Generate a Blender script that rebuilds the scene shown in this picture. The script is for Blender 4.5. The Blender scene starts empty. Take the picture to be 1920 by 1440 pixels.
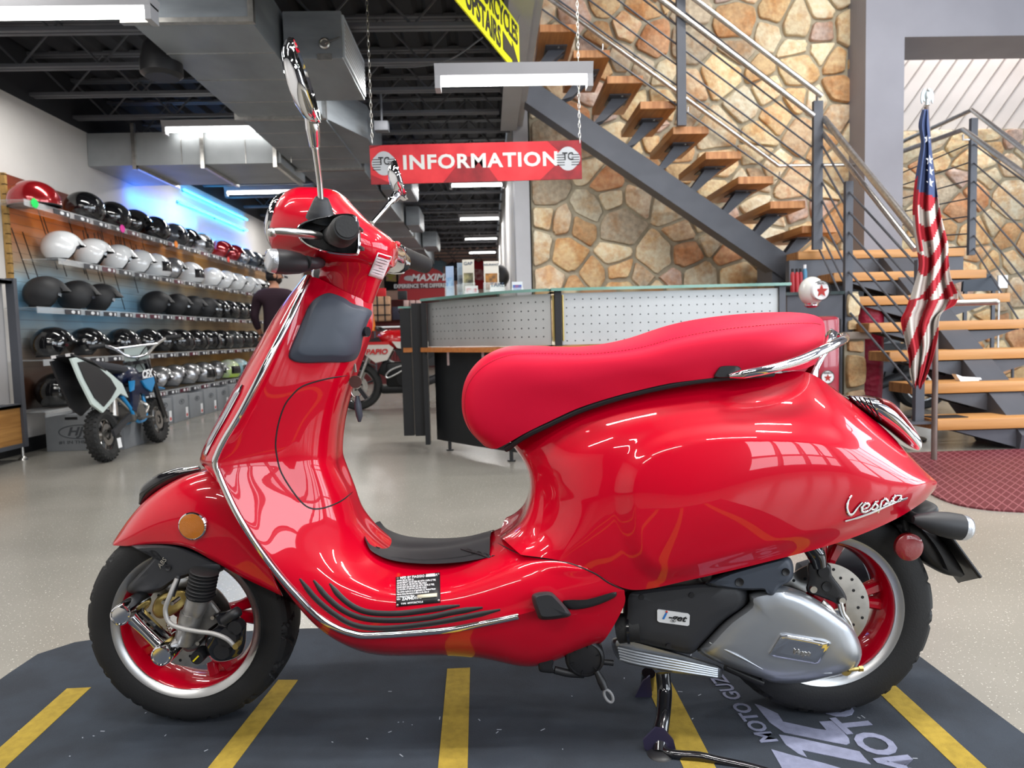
import bpy, bmesh, math, random
from mathutils import Vector, Matrix
from mathutils.bvhtree import BVHTree
random.seed(7)
PI = math.pi
COL = bpy.context.scene.collection
V = Vector

# ---------------------------------------------------------------- helpers
def lin(c):
    if isinstance(c, str):
        c = c.lstrip('#'); c = [int(c[i:i+2], 16)/255 for i in (0, 2, 4)]
        return tuple((x/12.92 if x <= .04045 else ((x+.055)/1.055)**2.4) for x in c)
    return tuple(c)

def mat(name, col, rough=.5, metal=0., coat=0., noise=0., nscale=20., bump=0., bscale=80., spec=.5,
        emit=None, estr=0., trans=0., ior=1.45, alpha=1., col2=None, stretch=None, crough=.03, obj=False):
    m = bpy.data.materials.new(name); m.use_nodes = True
    nt = m.node_tree; b = nt.nodes['Principled BSDF']; c = lin(col)
    b.inputs['Base Color'].default_value = (*c, 1)
    b.inputs['Roughness'].default_value = rough; b.inputs['Metallic'].default_value = metal
    b.inputs['Coat Weight'].default_value = coat; b.inputs['Coat Roughness'].default_value = crough
    b.inputs['Specular IOR Level'].default_value = spec
    b.inputs['Transmission Weight'].default_value = trans; b.inputs['IOR'].default_value = ior
    b.inputs['Alpha'].default_value = alpha
    if emit is not None:
        b.inputs['Emission Color'].default_value = (*lin(emit), 1); b.inputs['Emission Strength'].default_value = estr
    tc = nt.nodes.new('ShaderNodeTexCoord'); mp = nt.nodes.new('ShaderNodeMapping')
    nt.links.new(tc.outputs['Object'], mp.inputs[0])
    if stretch: mp.inputs['Scale'].default_value = stretch
    if noise > 0 or col2 is not None:
        n = nt.nodes.new('ShaderNodeTexNoise'); n.inputs['Scale'].default_value = nscale; n.inputs['Detail'].default_value = 4
        nt.links.new(mp.outputs[0], n.inputs['Vector'])
        r = nt.nodes.new('ShaderNodeValToRGB'); r.color_ramp.elements[0].position = .35; r.color_ramp.elements[1].position = .65
        c2 = lin(col2) if col2 is not None else tuple(min(1, x*(1+noise)) for x in c)
        c1 = c if col2 is not None else tuple(x*(1-noise) for x in c)
        r.color_ramp.elements[0].color = (*c1, 1); r.color_ramp.elements[1].color = (*c2, 1)
        nt.links.new(n.outputs['Fac'], r.inputs[0]); nt.links.new(r.outputs[0], b.inputs['Base Color'])
    if bump > 0:
        n = nt.nodes.new('ShaderNodeTexNoise'); n.inputs['Scale'].default_value = bscale; n.inputs['Detail'].default_value = 3
        nt.links.new(mp.outputs[0], n.inputs['Vector'])
        bp = nt.nodes.new('ShaderNodeBump'); bp.inputs['Strength'].default_value = bump; bp.inputs['Distance'].default_value = .002
        nt.links.new(n.outputs['Fac'], bp.inputs['Height']); nt.links.new(bp.outputs[0], b.inputs['Normal'])
    return m

def cr(p0, p1, p2, p3, t):
    return .5*((2*p1)+(-p0+p2)*t+(2*p0-5*p1+4*p2-p3)*t*t+(-p0+3*p1-3*p2+p3)*t**3)
def spline(pts, n, closed=False):
    pts = [V(p) for p in pts]; out = []; L = len(pts)
    if closed:
        for i in range(L):
            for k in range(n): out.append(cr(pts[i-1], pts[i], pts[(i+1) % L], pts[(i+2) % L], k/n))
        return out
    for i in range(L-1):
        a = pts[i-1] if i > 0 else 2*pts[0]-pts[1]; d = pts[i+2] if i+2 < L else 2*pts[-1]-pts[-2]
        for k in range(n): out.append(cr(a, pts[i], pts[i+1], d, k/n))
    out.append(pts[-1]); return out
def netgrid(rows, nu, nv):
    a = [spline(r, nv) for r in rows]
    cols = [spline([a[i][j] for i in range(len(a))], nu) for j in range(len(a[0]))]
    return [[cols[j][i] for j in range(len(cols))] for i in range(len(cols[0]))]

class MB:
    def __init__(s): s.v = []; s.f = []; s.m = []; s.c = []
    def add(s, vs, fs, mi=0):
        o = len(s.v); s.v += [V(p) for p in vs]; s.f += [tuple(i+o for i in f) for f in fs]; s.m += [mi]*len(fs); return s
    def box(s, c, d, R=None, bev=0, mi=0):
        c = V(c); x, y, z = [k/2 for k in d]
        if bev:
            bm = bmesh.new(); bmesh.ops.create_cube(bm, size=1)
            for w in bm.verts: w.co = V((w.co.x*d[0], w.co.y*d[1], w.co.z*d[2]))
            bmesh.ops.bevel(bm, geom=bm.edges[:], offset=bev, segments=2, affect='EDGES', profile=.5)
            bm.verts.index_update()
            vs = [w.co.copy() for w in bm.verts]; fs = [[w.index for w in f.verts] for f in bm.faces]; bm.free()
        else:
            vs = [V((i*x, j*y, k*z)) for i in (-1, 1) for j in (-1, 1) for k in (-1, 1)]
            fs = [(0, 1, 3, 2), (4, 6, 7, 5), (0, 4, 5, 1), (2, 3, 7, 6), (0, 2, 6, 4), (1, 5, 7, 3)]
        if R is not None: vs = [R @ p for p in vs]
        return s.add([p+c for p in vs], fs, mi)
    def bb(s, a, b, bev=0, mi=0):
        a = V(a); b = V(b); return s.box((a+b)/2, [abs(k) for k in (b-a)], None, bev, mi)
    def tube(s, path, r, n=10, closed=False, caps=True, mi=0, flat=1.0, up=None):
        P = [V(p) for p in path]; L = len(P); rr = r if isinstance(r, (list, tuple)) else [r]*L
        if L < 2: return s
        vs = []; prev = None
        for i in range(L):
            if closed: t = P[(i+1) % L]-P[i-1]
            else: t = P[min(i+1, L-1)]-P[max(i-1, 0)]
            if t.length < 1e-9: t = V((0, 0, 1))
            t.normalize()
            if prev is None:
                u = up.copy() if up is not None else (V((0, 0, 1)) if abs(t.z) < .9 else V((0, 1, 0)))
                prev = (u-u.dot(t)*t).normalized()
            else:
                q = prev-prev.dot(t)*t
                prev = q.normalized() if q.length > 1e-6 else prev
            b = t.cross(prev)
            for k in range(n):
                a = 2*PI*k/n; vs.append(P[i]+rr[i]*(math.cos(a)*prev*flat+math.sin(a)*b))
        fs = []
        for i in range(L if closed else L-1):
            j = (i+1) % L
            for k in range(n): fs.append((i*n+k, i*n+(k+1) % n, j*n+(k+1) % n, j*n+k))
        if caps and not closed:
            fs.append(tuple(range(n))[::-1]); fs.append(tuple((L-1)*n+k for k in range(n)))
        return s.add(vs, fs, mi)
    def cyl(s, a, b, r, r2=None, n=20, mi=0):
        return s.tube([a, b], [r, r if r2 is None else r2], n, mi=mi)
    def bar(s, a, b, w, h, up=(0, 0, 1), mi=0):
        a = V(a); b = V(b); t = (b-a).normalized(); u = V(up); u = (u-u.dot(t)*t).normalized(); q = t.cross(u)
        vs = [p+q*(i*w/2)+u*(j*h/2) for p in (a, b) for i, j in ((-1, -1), (1, -1), (1, 1), (-1, 1))]
        return s.add(vs, [(0, 3, 2, 1), (4, 5, 6, 7), (0, 1, 5, 4), (1, 2, 6, 5), (2, 3, 7, 6), (3, 0, 4, 7)], mi)
    def lathe(s, prof, o, ax, n=48, mi=0, ref=None):
        o = V(o); ax = V(ax).normalized(); u = V(ref) if ref else (V((0, 0, 1)) if abs(ax.z) < .9 else V((1, 0, 0)))
        u = (u-u.dot(ax)*ax).normalized(); w = ax.cross(u); L = len(prof)
        vs = [o+ax*h+r*(math.cos(2*PI*k/n)*u+math.sin(2*PI*k/n)*w) for r, h in prof for k in range(n)]
        fs = [(i*n+k, i*n+(k+1) % n, (i+1)*n+(k+1) % n, (i+1)*n+k) for i in range(L-1) for k in range(n)]
        return s.add(vs, fs, mi)
    def prism(s, pts, off, mi=0):
        P = [V(p) for p in pts]; o = V(off); n = len(P)
        fs = [tuple(range(n))[::-1], tuple(n+k for k in range(n))]+[(k, (k+1) % n, n+(k+1) % n, n+k) for k in range(n)]
        return s.add(P+[p+o for p in P], fs, mi)
    def grid(s, G, mi=0, flip=False):
        m = len(G[0]); vs = [p for r in G for p in r]
        fs = [(i*m+j, i*m+j+1, (i+1)*m+j+1, (i+1)*m+j) for i in range(len(G)-1) for j in range(m-1)]
        if flip: fs = [f[::-1] for f in fs]
        return s.add(vs, fs, mi)
    def ell(s, c, r, R=None, nu=20, nv=12, mi=0, lo=0., hi=1.):
        c = V(c); G = []
        for i in range(nv+1):
            t = PI*(lo+(hi-lo)*i/nv)
            row = []
            for k in range(nu+1):
                a = 2*PI*k/nu; p = V((r[0]*math.sin(t)*math.cos(a), r[1]*math.sin(t)*math.sin(a), r[2]*math.cos(t)))
                row.append((R @ p if R is not None else p)+c)
            G.append(row)
        return s.grid(G, mi)
    def build(s, name, m, parent=None, smooth=38, weld=0, recalc=True, solid=0):
        me = bpy.data.meshes.new(name); me.from_pydata([tuple(p) for p in s.v], [], s.f)
        ms = m if isinstance(m, (list, tuple)) else [m]
        for q in ms: me.materials.append(q)
        if len(ms) > 1: me.polygons.foreach_set('material_index', s.m)
        if s.c:
            ca = me.color_attributes.new('Col', 'FLOAT_COLOR', 'CORNER')
            k = 0
            for fi, p in enumerate(me.polygons):
                for _ in p.loop_indices: ca.data[k].color = (*s.c[fi], 1); k += 1
        if weld or recalc:
            bm = bmesh.new(); bm.from_mesh(me)
            if weld: bmesh.ops.remove_doubles(bm, verts=bm.verts[:], dist=weld)
            if recalc: bmesh.ops.recalc_face_normals(bm, faces=bm.faces[:])
            bm.to_mesh(me); bm.free()
        if smooth:
            me.polygons.foreach_set('use_smooth', [True]*len(me.polygons))
            if smooth < 180: me.set_sharp_from_angle(angle=math.radians(smooth))
        me.update()
        o = bpy.data.objects.new(name, me); COL.objects.link(o)
        if parent is not None:
            o.parent = parent; o.matrix_parent_inverse = WM(parent).inverted()
        if solid:
            md = o.modifiers.new('t', 'SOLIDIFY'); md.thickness = solid; md.offset = -1
        return o
def WM(o):
    M = Matrix.LocRotScale(o.location, o.rotation_euler, o.scale)
    if o.parent is not None: M = WM(o.parent) @ o.matrix_parent_inverse @ M
    return M
def tag(o, label=None, cat=None, group=None, kind=None):
    if label: o['label'] = label
    if cat: o['category'] = cat
    if group: o['group'] = group
    if kind: o['kind'] = kind
    return o
def thing(name, label, cat, loc=(0, 0, 0), group=None, rz=0):
    o = bpy.data.objects.new(name, None); COL.objects.link(o); o.location = loc; o.rotation_euler = (0, 0, rz)
    o.empty_display_size = .05
    return tag(o, label, cat, group)
def plabel(o, s): o['label'] = s; return o
def struct(name, mb, m, smooth=38, **k):
    o = mb.build(name, m, None, smooth, **k); o['kind'] = 'structure'; return o
def dup(o, parent=None, base=None):
    c = o.copy(); COL.objects.link(c)
    if parent is not None: c.parent = parent
    for ch in [k for k in bpy.data.objects if k.parent == o and k != c]: dup(ch, c)
    return c
def place(root, loc, rz=0, sc=1., label=None, rx=0, ry=0):
    root.location = loc; root.rotation_euler = (rx, ry, rz); root.scale = (sc,)*3 if not isinstance(sc, tuple) else sc
    if label: root['label'] = label
    return root
FONTC = {}
def text_geo(s, size=1., bold=0., shear=0., sx=1., align='CENTER', depth=0., spacing=1.):
    key = (s, bold, shear, align, depth, spacing)
    if key not in FONTC:
        cu = bpy.data.curves.new('t', 'FONT'); cu.body = s; cu.align_x = align; cu.align_y = 'CENTER'; cu.offset = bold
        cu.shear = shear; cu.extrude = depth; cu.space_character = spacing; cu.resolution_u = 3
        o = bpy.data.objects.new('t', cu); COL.objects.link(o)
        dg = bpy.context.evaluated_depsgraph_get(); me = bpy.data.meshes.new_from_object(o.evaluated_get(dg))
        FONTC[key] = ([v.co.copy() for v in me.vertices], [tuple(p.vertices) for p in me.polygons])
        bpy.data.objects.remove(o); bpy.data.curves.remove(cu); bpy.data.meshes.remove(me)
    vs, fs = FONTC[key]
    return [V((p.x*size*sx, p.y*size, p.z*size)) for p in vs], fs
def put_text(mb, s, o, xd, yd, size, bold=0., shear=0., sx=1., align='CENTER', depth=.001, spacing=1., mi=0):
    vs, fs = text_geo(s, 1., bold, shear, 1., align, .02, spacing)
    o = V(o); xd = V(xd).normalized(); yd = V(yd).normalized(); zd = xd.cross(yd)
    mb.add([o+xd*(p.x*size*sx)+yd*(p.y*size)+zd*((p.z/.02)*depth) for p in vs], fs, mi); return mb

# ---------------------------------------------------------------- camera (pinhole solved from the room's vanishing point)
W, H, F = 1920, 1440, 1331.
CAMZ = .85
_y = V((915-960, 720-628, F)).normalized()                # world +Y in camera (right, up, forward)
_r = V((1, .028, 0))
_z = V((-_r.y, _r.x, 0)); _z = (_z-_z.dot(_y)*_y).normalized()
_x = V((_z.y*_y.z-_z.z*_y.y, _z.z*_y.x-_z.x*_y.z, _z.x*_y.y-_z.y*_y.x))
if _x.x < 0: _x = -_x
CP = V((0, 0, CAMZ))
def ray(px, py):
    d = V((px-960, 720-py, F))
    return V((d.dot(_x), d.dot(_y), d.dot(_z)))
def at(px, py, Y): d = ray(px, py); return CP+d*(Y/d.y)
def onx(px, py, X): d = ray(px, py); return CP+d*(X/d.x)
def onz(px, py, Z=0.): d = ray(px, py); return CP+d*((Z-CAMZ)/d.z)
def proj(p):
    q = V(p)-CP; c = _x*q.x+_y*q.y+_z*q.z
    return (960+F*c.x/c.z, 720-F*c.y/c.z)
cam = bpy.data.cameras.new('camera'); camo = bpy.data.objects.new('camera', cam); COL.objects.link(camo)
right = V((_x.x, _y.x, _z.x)); up_ = V((_x.y, _y.y, _z.y)); fwd = V((_x.z, _y.z, _z.z))
R = Matrix((right, up_, -fwd)).transposed()
camo.matrix_world = Matrix.Translation(CP) @ R.to_4x4()
cam.sensor_width = 36; cam.lens = F/W*36; cam.clip_start = .05; cam.clip_end = 200
cam.dof.use_dof = True; cam.dof.focus_distance = 1.55; cam.dof.aperture_fstop = 6.5
sc = bpy.context.scene; sc.camera = camo
sc.view_settings.view_transform = 'Standard'; sc.view_settings.look = 'None'; sc.view_settings.exposure = 0; sc.view_settings.gamma = 1
sc.view_settings.use_curve_mapping = False
sc.cycles.use_denoising = True
sc.cycles.max_bounces = 8; sc.cycles.diffuse_bounces = 4; sc.cycles.glossy_bounces = 4; sc.cycles.transmission_bounces = 6
sc.cycles.transparent_max_bounces = 8; sc.cycles.caustics_reflective = False; sc.cycles.caustics_refractive = False
sc.cycles.sample_clamp_indirect = 4

# ---------------------------------------------------------------- materials
M = {}
M['red'] = mat('red gloss paint', (.52, .0, .015), .3, 0, 1, crough=.015, spec=.15)
M['seat'] = mat('red vinyl', (.68, .006, .040), .55, spec=.25, bump=.12, bscale=900)
M['chrome'] = mat('chrome', (.82, .82, .84), .06, 1)
M['steel'] = mat('brushed steel', (.62, .60, .57), .28, 1, noise=.12, nscale=30)
M['alu'] = mat('machined aluminium', (.66, .66, .66), .36, 1)
M['silver'] = mat('silver paint', (.42, .44, .47), .32, .75, .3)
M['rubber'] = mat('tyre rubber', (.012, .012, .013), .62, bump=.2, bscale=300)
M['blackp'] = mat('black plastic', (.014, .014, .016), .42, bump=.05, bscale=800)
M['blackg'] = mat('gloss black', (.008, .008, .01), .12, 0, 1)
M['greyp'] = mat('dark slate plastic', (.045, .055, .075), .5, bump=.05, bscale=800)
M['darkp'] = mat('charcoal plastic', (.025, .026, .03), .5, bump=.08, bscale=600)
M['amber'] = mat('amber reflector', '#b8690a', .12, 0, 1, bump=.6, bscale=900)
M['redlens'] = mat('red lens', '#8c0a12', .1, 0, 1, bump=.5, bscale=900)
M['clear'] = mat('clear lens', (.5, .52, .56), .12, .5, 1, bump=.3, bscale=400)
M['white'] = mat('white print', (.85, .86, .88), .5)
M['black'] = mat('black print', (.01, .01, .012), .5)
M['gold'] = mat('zinc yellow metal', '#b8a060', .35, .8)
M['wallw'] = mat('white painted wall', '#d3cfcb', .7, noise=.03, nscale=3)
M['dark'] = mat('dark ceiling paint', '#2b2c31', .8, noise=.1, nscale=2)
M['joist'] = mat('dark grey painted steel joist', '#5f6167', .55, noise=.08, nscale=5)
M['frame'] = mat('grey painted steel', '#54565d', .45, .2, noise=.05, nscale=6)
M['framelt'] = mat('light grey painted column', '#a7a7ab', .6, noise=.04, nscale=4)
M['pier'] = mat('violet grey painted pier', '#8a8a93', .6, noise=.04, nscale=3)
M['galv'] = mat('galvanised duct sheet', '#8f959b', .42, .45, noise=.2, nscale=2.5, stretch=(1, .5, 3))
M['woodend'] = mat('end grain oak', '#8a5a33', .45, col2='#b98351', nscale=9, stretch=(1, 9, 1))
M['tube'] = mat('fluorescent tube glass', (1, 1, 1), .3, emit=(1, 1, .97), estr=9)
M['neon'] = mat('blue neon tube', '#20a0ff', .3, emit=(.03, .45, 1.), estr=14)
M['glass'] = mat('green edged glass', '#9fd8cc', .08, trans=.55, ior=1.4, spec=.6)
M['clearp'] = mat('clear acrylic', (.9, .93, .95), .1, alpha=.25, spec=.6)
M['card'] = mat('grey cardboard', '#84878b', .7, noise=.05, nscale=8)
M['ochre'] = mat('orange varnished wood', '#b06a35', .35, .0, .3, col2='#c07a40', nscale=6, stretch=(1, 8, 8))
# ================================================================ SETTING
LX = -3.75                       # left wall
def stonemat(name):
    m = bpy.data.materials.new(name); m.use_nodes = True; nt = m.node_tree; b = nt.nodes['Principled BSDF']
    a = nt.nodes.new('ShaderNodeAttribute'); a.attribute_name = 'Col'
    tc = nt.nodes.new('ShaderNodeTexCoord')
    n = nt.nodes.new('ShaderNodeTexNoise'); n.inputs['Scale'].default_value = 5; n.inputs['Detail'].default_value = 8; n.inputs['Roughness'].default_value = .65
    n2 = nt.nodes.new('ShaderNodeTexNoise'); n2.inputs['Scale'].default_value = 22; n2.inputs['Detail'].default_value = 8
    nt.links.new(tc.outputs['Object'], n.inputs['Vector']); nt.links.new(tc.outputs['Object'], n2.inputs['Vector'])
    r = nt.nodes.new('ShaderNodeValToRGB'); e = r.color_ramp.elements
    e[0].position = .45; e[0].color = (0, 0, 0, 1); e[1].position = .64; e[1].color = (1, 1, 1, 1)
    nt.links.new(n.outputs['Fac'], r.inputs[0])
    mx = nt.nodes.new('ShaderNodeMix'); mx.data_type = 'RGBA'; mx.blend_type = 'MULTIPLY'
    mu = nt.nodes.new('ShaderNodeMath'); mu.operation = 'MULTIPLY'; mu.inputs[1].default_value = .75
    nt.links.new(r.outputs[0], mu.inputs[0]); nt.links.new(mu.outputs[0], mx.inputs[0])
    nt.links.new(a.outputs['Color'], mx.inputs[6]); mx.inputs[7].default_value = (.80, .50, .27, 1)
    mx2 = nt.nodes.new('ShaderNodeMix'); mx2.data_type = 'RGBA'; mx2.blend_type = 'OVERLAY'; mx2.inputs[0].default_value = .55
    nt.links.new(mx.outputs[2], mx2.inputs[6]); nt.links.new(n2.outputs['Fac'], mx2.inputs[7])
    nt.links.new(mx2.outputs[2], b.inputs['Base Color']); b.inputs['Roughness'].default_value = .75
    bp = nt.nodes.new('ShaderNodeBump'); bp.inputs['Strength'].default_value = .8; bp.inputs['Distance'].default_value = .016
    nt.links.new(n2.outputs['Fac'], bp.inputs['Height']); nt.links.new(bp.outputs[0], b.inputs['Normal'])
    return m
STONE = stonemat('split field stone'); MORT = mat('sand mortar', '#a59c88', .9, noise=.08, nscale=30, bump=.3, bscale=60)
SC = ['#e6cfa4', '#ead6b0', '#dcbb8c', '#e2c193', '#ddd2b8', '#c4b49c', '#d3a27a', '#e2c4a0', '#cdb4a6', '#ecdcba', '#c9a276', '#dcc8ac', '#e8d8b8']
def clip(poly, m, n):
    out = []
    for i in range(len(poly)):
        a = poly[i]; b = poly[(i+1) % len(poly)]; da = (a-m).dot(n); db = (b-m).dot(n)
        if da <= 0: out.append(a)
        if (da < 0 < db) or (db < 0 < da): out.append(a+(b-a)*(da/(da-db)))
    return out
def stones(w, h, seed, cell=.30):
    rnd = random.Random(seed); S = []
    for _ in range(int(w*h/cell**2*9)):
        p = V((rnd.uniform(0, w), rnd.uniform(0, h))); k = cell*rnd.choice((.42, .6, .85, 1.05, 1.3))
        if all(math.hypot((p.x-q.x)*.85, (p.y-q.y)) > (k+kk)/2 for q, kk in S): S.append((p, k))
    out = []
    for p, k in S:
        poly = [V((0, 0)), V((w, 0)), V((w, h)), V((0, h))]
        for q, kk in S:
            if q is p or (q-p).length > cell*3.4: continue
            d = q-p; t = .5+.5*(k*k-kk*kk)/(d.length_squared*3.5); poly = clip(poly, p+d*t, d)
            if len(poly) < 3: break
        if len(poly) < 3: continue
        c = sum(poly, V((0, 0)))/len(poly); g = []
        for q in poly:
            d = (q-c); l = d.length; g.append(c+d*max(.3, (l-.024)/l) if l > .03 else q)
        o = []
        for i in range(len(g)):
            a, b = g[i], g[(i+1) % len(g)]; o += [a*.91+b*.09, a*.5+b*.5+V((rnd.uniform(-1, 1), rnd.uniform(-1, 1)))*.009, a*.09+b*.91]
        out.append((c, o))
    return out
def stonewall(name, x0, x1, z0, z1, y, seed, cell=.30, nrm=(0, -1, 0), xd=(1, 0, 0), thick=.25):
    xd = V(xd); nrm = V(nrm); o = V((x0, y, z0)) if isinstance(x0, float) or isinstance(x0, int) else V(x0)
    w = (x1-x0) if not isinstance(x0, Vector) else x1; h = z1-z0
    mb = MB(); rnd = random.Random(seed+1); zd = V((0, 0, 1))
    def T(p, d): return o+xd*p.x+zd*p.y+nrm*d
    mb.prism([T(V(q), -thick) for q in ((0, 0), (w, 0), (w, h), (0, h))], nrm*thick, 1); mb.c = [(.35, .33, .28)]*6
    for c, poly in stones(w, h, seed, cell):
        d = rnd.uniform(.025, .05); n = len(poly); col = lin(rnd.choice(SC)); kk = rnd.uniform(.74, 1.06); col = tuple(k*kk for k in col)
        vs = [T(p, 0) for p in poly]+[T(p, d*.75) for p in poly]+[T(c+(p-c)*.93, d) for p in poly]
        nf = len(mb.f)
        mb.add(vs, [(k, (k+1) % n, n+(k+1) % n, n+k) for k in range(n)]+[(n+k, n+(k+1) % n, 2*n+(k+1) % n, 2*n+k) for k in range(n)]+[tuple(2*n+k for k in range(n))], 0)
        mb.c += [col]*(len(mb.f)-nf)
    return struct(name, mb, [STONE, MORT], 50, recalc=False)

SW = 7.35
sx0 = at(996, 400, SW).x; sx1 = at(1626, 300, SW).x
stonewall('wall_stone', sx0, sx1, 0., 5.2, SW, 3)
SW2 = 8.3
# right-hand stone wall seen past the landing, with slanted white boards above it
rx0 = at(1640, 400, SW2).x; zb = at(1800, 243, SW2).z
stonewall('wall_stone_right', rx0, rx0+4.2, 0., zb, SW2, 11)
WH = mat('white slanted boards', '#dad2cc', .6, noise=.02, nscale=3)
mb = MB(); mb.bb((rx0, SW2+.02, zb), (rx0+4.2, SW2+.2, 5.2))
struct('wall_boarded', mb, WH)
mb = MB()
for k in range(-6, 30):                                   # dark joints between the slanted boards
    x = rx0+k*.19; hh = 1.9
    a = V((x, SW2+.017, zb)); b = V((x+hh*.72, SW2+.017, zb+hh))
    if x < rx0: t = (rx0-x)/(hh*.72); a = a+(b-a)*t if t < 1 else b
    if x < rx0 and (rx0-x)/(hh*.72) >= 1: continue
    if b.x > rx0+4.2: b = a+(b-a)*((rx0+4.2-a.x)/(b.x-a.x))
    mb.bar(a, b, .008, .008, (0, 1, 0))
struct('trim_1', mb, mat('board joint', '#8f8781', .8), 0)
# pier and lintel
pw0 = at(1622, 250, 7.0).x; pw1 = at(1694, 250, 7.0).x
mb = MB(); mb.bb((pw0, 7.0, 0), (pw1, 7.6, 5.2)); struct('wall_pier', mb, M['pier'])
lz = at(1800, 68, 7.0).z
mb = MB(); mb.bb((pw1, 7.0, lz), (8.2, 7.6, 5.2)); struct('wall_lintel', mb, M['pier'])
# floor
fm = mat('polished speckled floor', '#b5b1a8', .22, noise=.0, spec=.45)
nt = fm.node_tree; b = nt.nodes['Principled BSDF']; tc = nt.nodes.new('ShaderNodeTexCoord')
def speck(scale, lo, hi, seed):
    n = nt.nodes.new('ShaderNodeTexNoise'); n.inputs['Scale'].default_value = scale; n.inputs['Detail'].default_value = 2
    mp = nt.nodes.new('ShaderNodeMapping'); mp.inputs['Location'].default_value = (seed, seed, 0)
    nt.links.new(tc.outputs['Object'], mp.inputs[0]); nt.links.new(mp.outputs[0], n.inputs['Vector'])
    r = nt.nodes.new('ShaderNodeValToRGB'); r.color_ramp.elements[0].position = lo; r.color_ramp.elements[1].position = hi
    r.color_ramp.elements[0].color = (0, 0, 0, 1); r.color_ramp.elements[1].color = (1, 1, 1, 1)
    nt.links.new(n.outputs['Fac'], r.inputs[0]); return r.outputs[0]
def mixc(fac, a, c):
    x = nt.nodes.new('ShaderNodeMix'); x.data_type = 'RGBA'; nt.links.new(fac, x.inputs[0])
    if isinstance(a, tuple): x.inputs[6].default_value = (*a, 1)
    else: nt.links.new(a, x.inputs[6])
    x.inputs[7].default_value = (*c, 1); return x.outputs[2]
o = mixc(speck(1.4, .3, .7, 0), lin('#86837b'), lin('#949088'))
o = mixc(speck(160, .66, .70, 3), o, lin('#dedad0'))
o = mixc(speck(130, .70, .74, 9), o, lin('#6f6a62'))
nt.links.new(o, b.inputs['Base Color'])
mb = MB(); mb.bb((-6.2, -4.4, -.1), (8.2, 20.3, 0)); struct('floor', mb, fm, 0)
# left wall: white up to 2.85 m, dark paint above; runs to a return 12.6 m away, then a deeper bay
mb = MB(); mb.bb((LX-.15, -4.4, 0), (LX, 12.9, 2.86)); struct('wall_left', mb, M['wallw'], 0)
mb = MB(); mb.bb((LX-.15, -4.4, 2.86), (LX, 12.9, 3.5)); struct('wall_left_upper', mb, M['dark'], 0)
mb = MB(); mb.bb((-6.2, 12.9, 0), (-3.3, 13.05, 3.5)); struct('wall_return', mb, M['wallw'], 0)
mb = MB(); mb.bb((LX, -4.3, 0), (LX+.015, 12.8, .115)); struct('baseboard_left', mb, M['black'], 0)
mb = MB(); mb.bb((-6.2, 20.2, 0), (8.2, 20.35, 3.5)); struct('wall_back', mb, mat('pale pink wall', '#d9b5a8', .7, noise=.03, nscale=2), 0)
mb = MB(); mb.bb((-6.2, 20.1, 0), (1.5, 20.2, 1.9)); struct('wall_back_panel', mb, mat('dark red slat panelling', '#5a2023', .7, noise=.15, nscale=3, stretch=(.3, 1, 12)), 0)
mb = MB(); mb.bb((-6.2, 13.05, 0), (-6.05, 20.2, 3.5)); struct('wall_far_left', mb, M['wallw'], 0)
mb = MB(); mb.bb((8.2, 4.1, 0), (8.35, 20.3, 5.35)); mb.bb((8.2, -4.4, 0), (8.35, 4.1, .5)); mb.bb((8.2, -4.4, 4.2), (8.35, 4.1, 5.35)); mb.bb((8.2, -4.4, .5), (8.35, -3.4, 4.2)); struct('wall_right', mb, M['pier'], 0)
# column and stone return
cx0 = at(966, 400, 7.2).x; cx1 = at(994, 400, 7.2).x
mb = MB(); mb.bb((cx0, 7.25, 0), (cx1, 7.6, 3.5)); struct('wall_column', mb, M['framelt'], 0)
mb = MB(); mb.bb((cx0, 7.6, 0), (cx0+.1, 20.2, 3.5)); struct('wall_partition', mb, M['wallw'], 0)
# low ceiling: corrugated dark deck over the shop floor, high white ceiling over the stair hall
CZ = 3.32
bx = at(1022, 60, 3.6).x                                  # beam that carries the low ceiling's edge
mb = MB(); G = []
for yy in (-4.4, 20.2):
    row = []
    x = -6.2; k = 0
    while x < bx:
        z = CZ+(.04 if k % 4 in (0, 1) else 0); row.append(V((x, yy, z))); x += .075 if k % 2 == 0 else .035; k += 1
    G.append(row)
mb.grid(G); struct('ceiling', mb, M['dark'], 0, solid=.05)
mb = MB(); mb.bb((bx, -4.4, 5.2), (8.2, 9, 5.35)); struct('ceiling_high', mb, mat('white high ceiling', '#8b8a90', .8), 0)
mb = MB(); mb.bb((bx, -4.4, 2.92), (bx+.08, 7.3, 5.2)); struct('wall_upper_edge', mb, M['framelt'], 0)
mb = MB()                                                  # grey steel edge beam (I section) along the low ceiling
b0 = at(1022, 130, 4.0)
mb.bb((bx-.14, -4.3, 2.88), (bx+.02, 7.25, 2.90)); mb.bb((bx-.07, -4.3, 2.9), (bx-.055, 7.25, 3.28)); mb.bb((bx-.14, -4.3, 3.26), (bx+.02, 7.25, 3.28))
struct('trim_2', mb, M['framelt'], 0)
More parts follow.
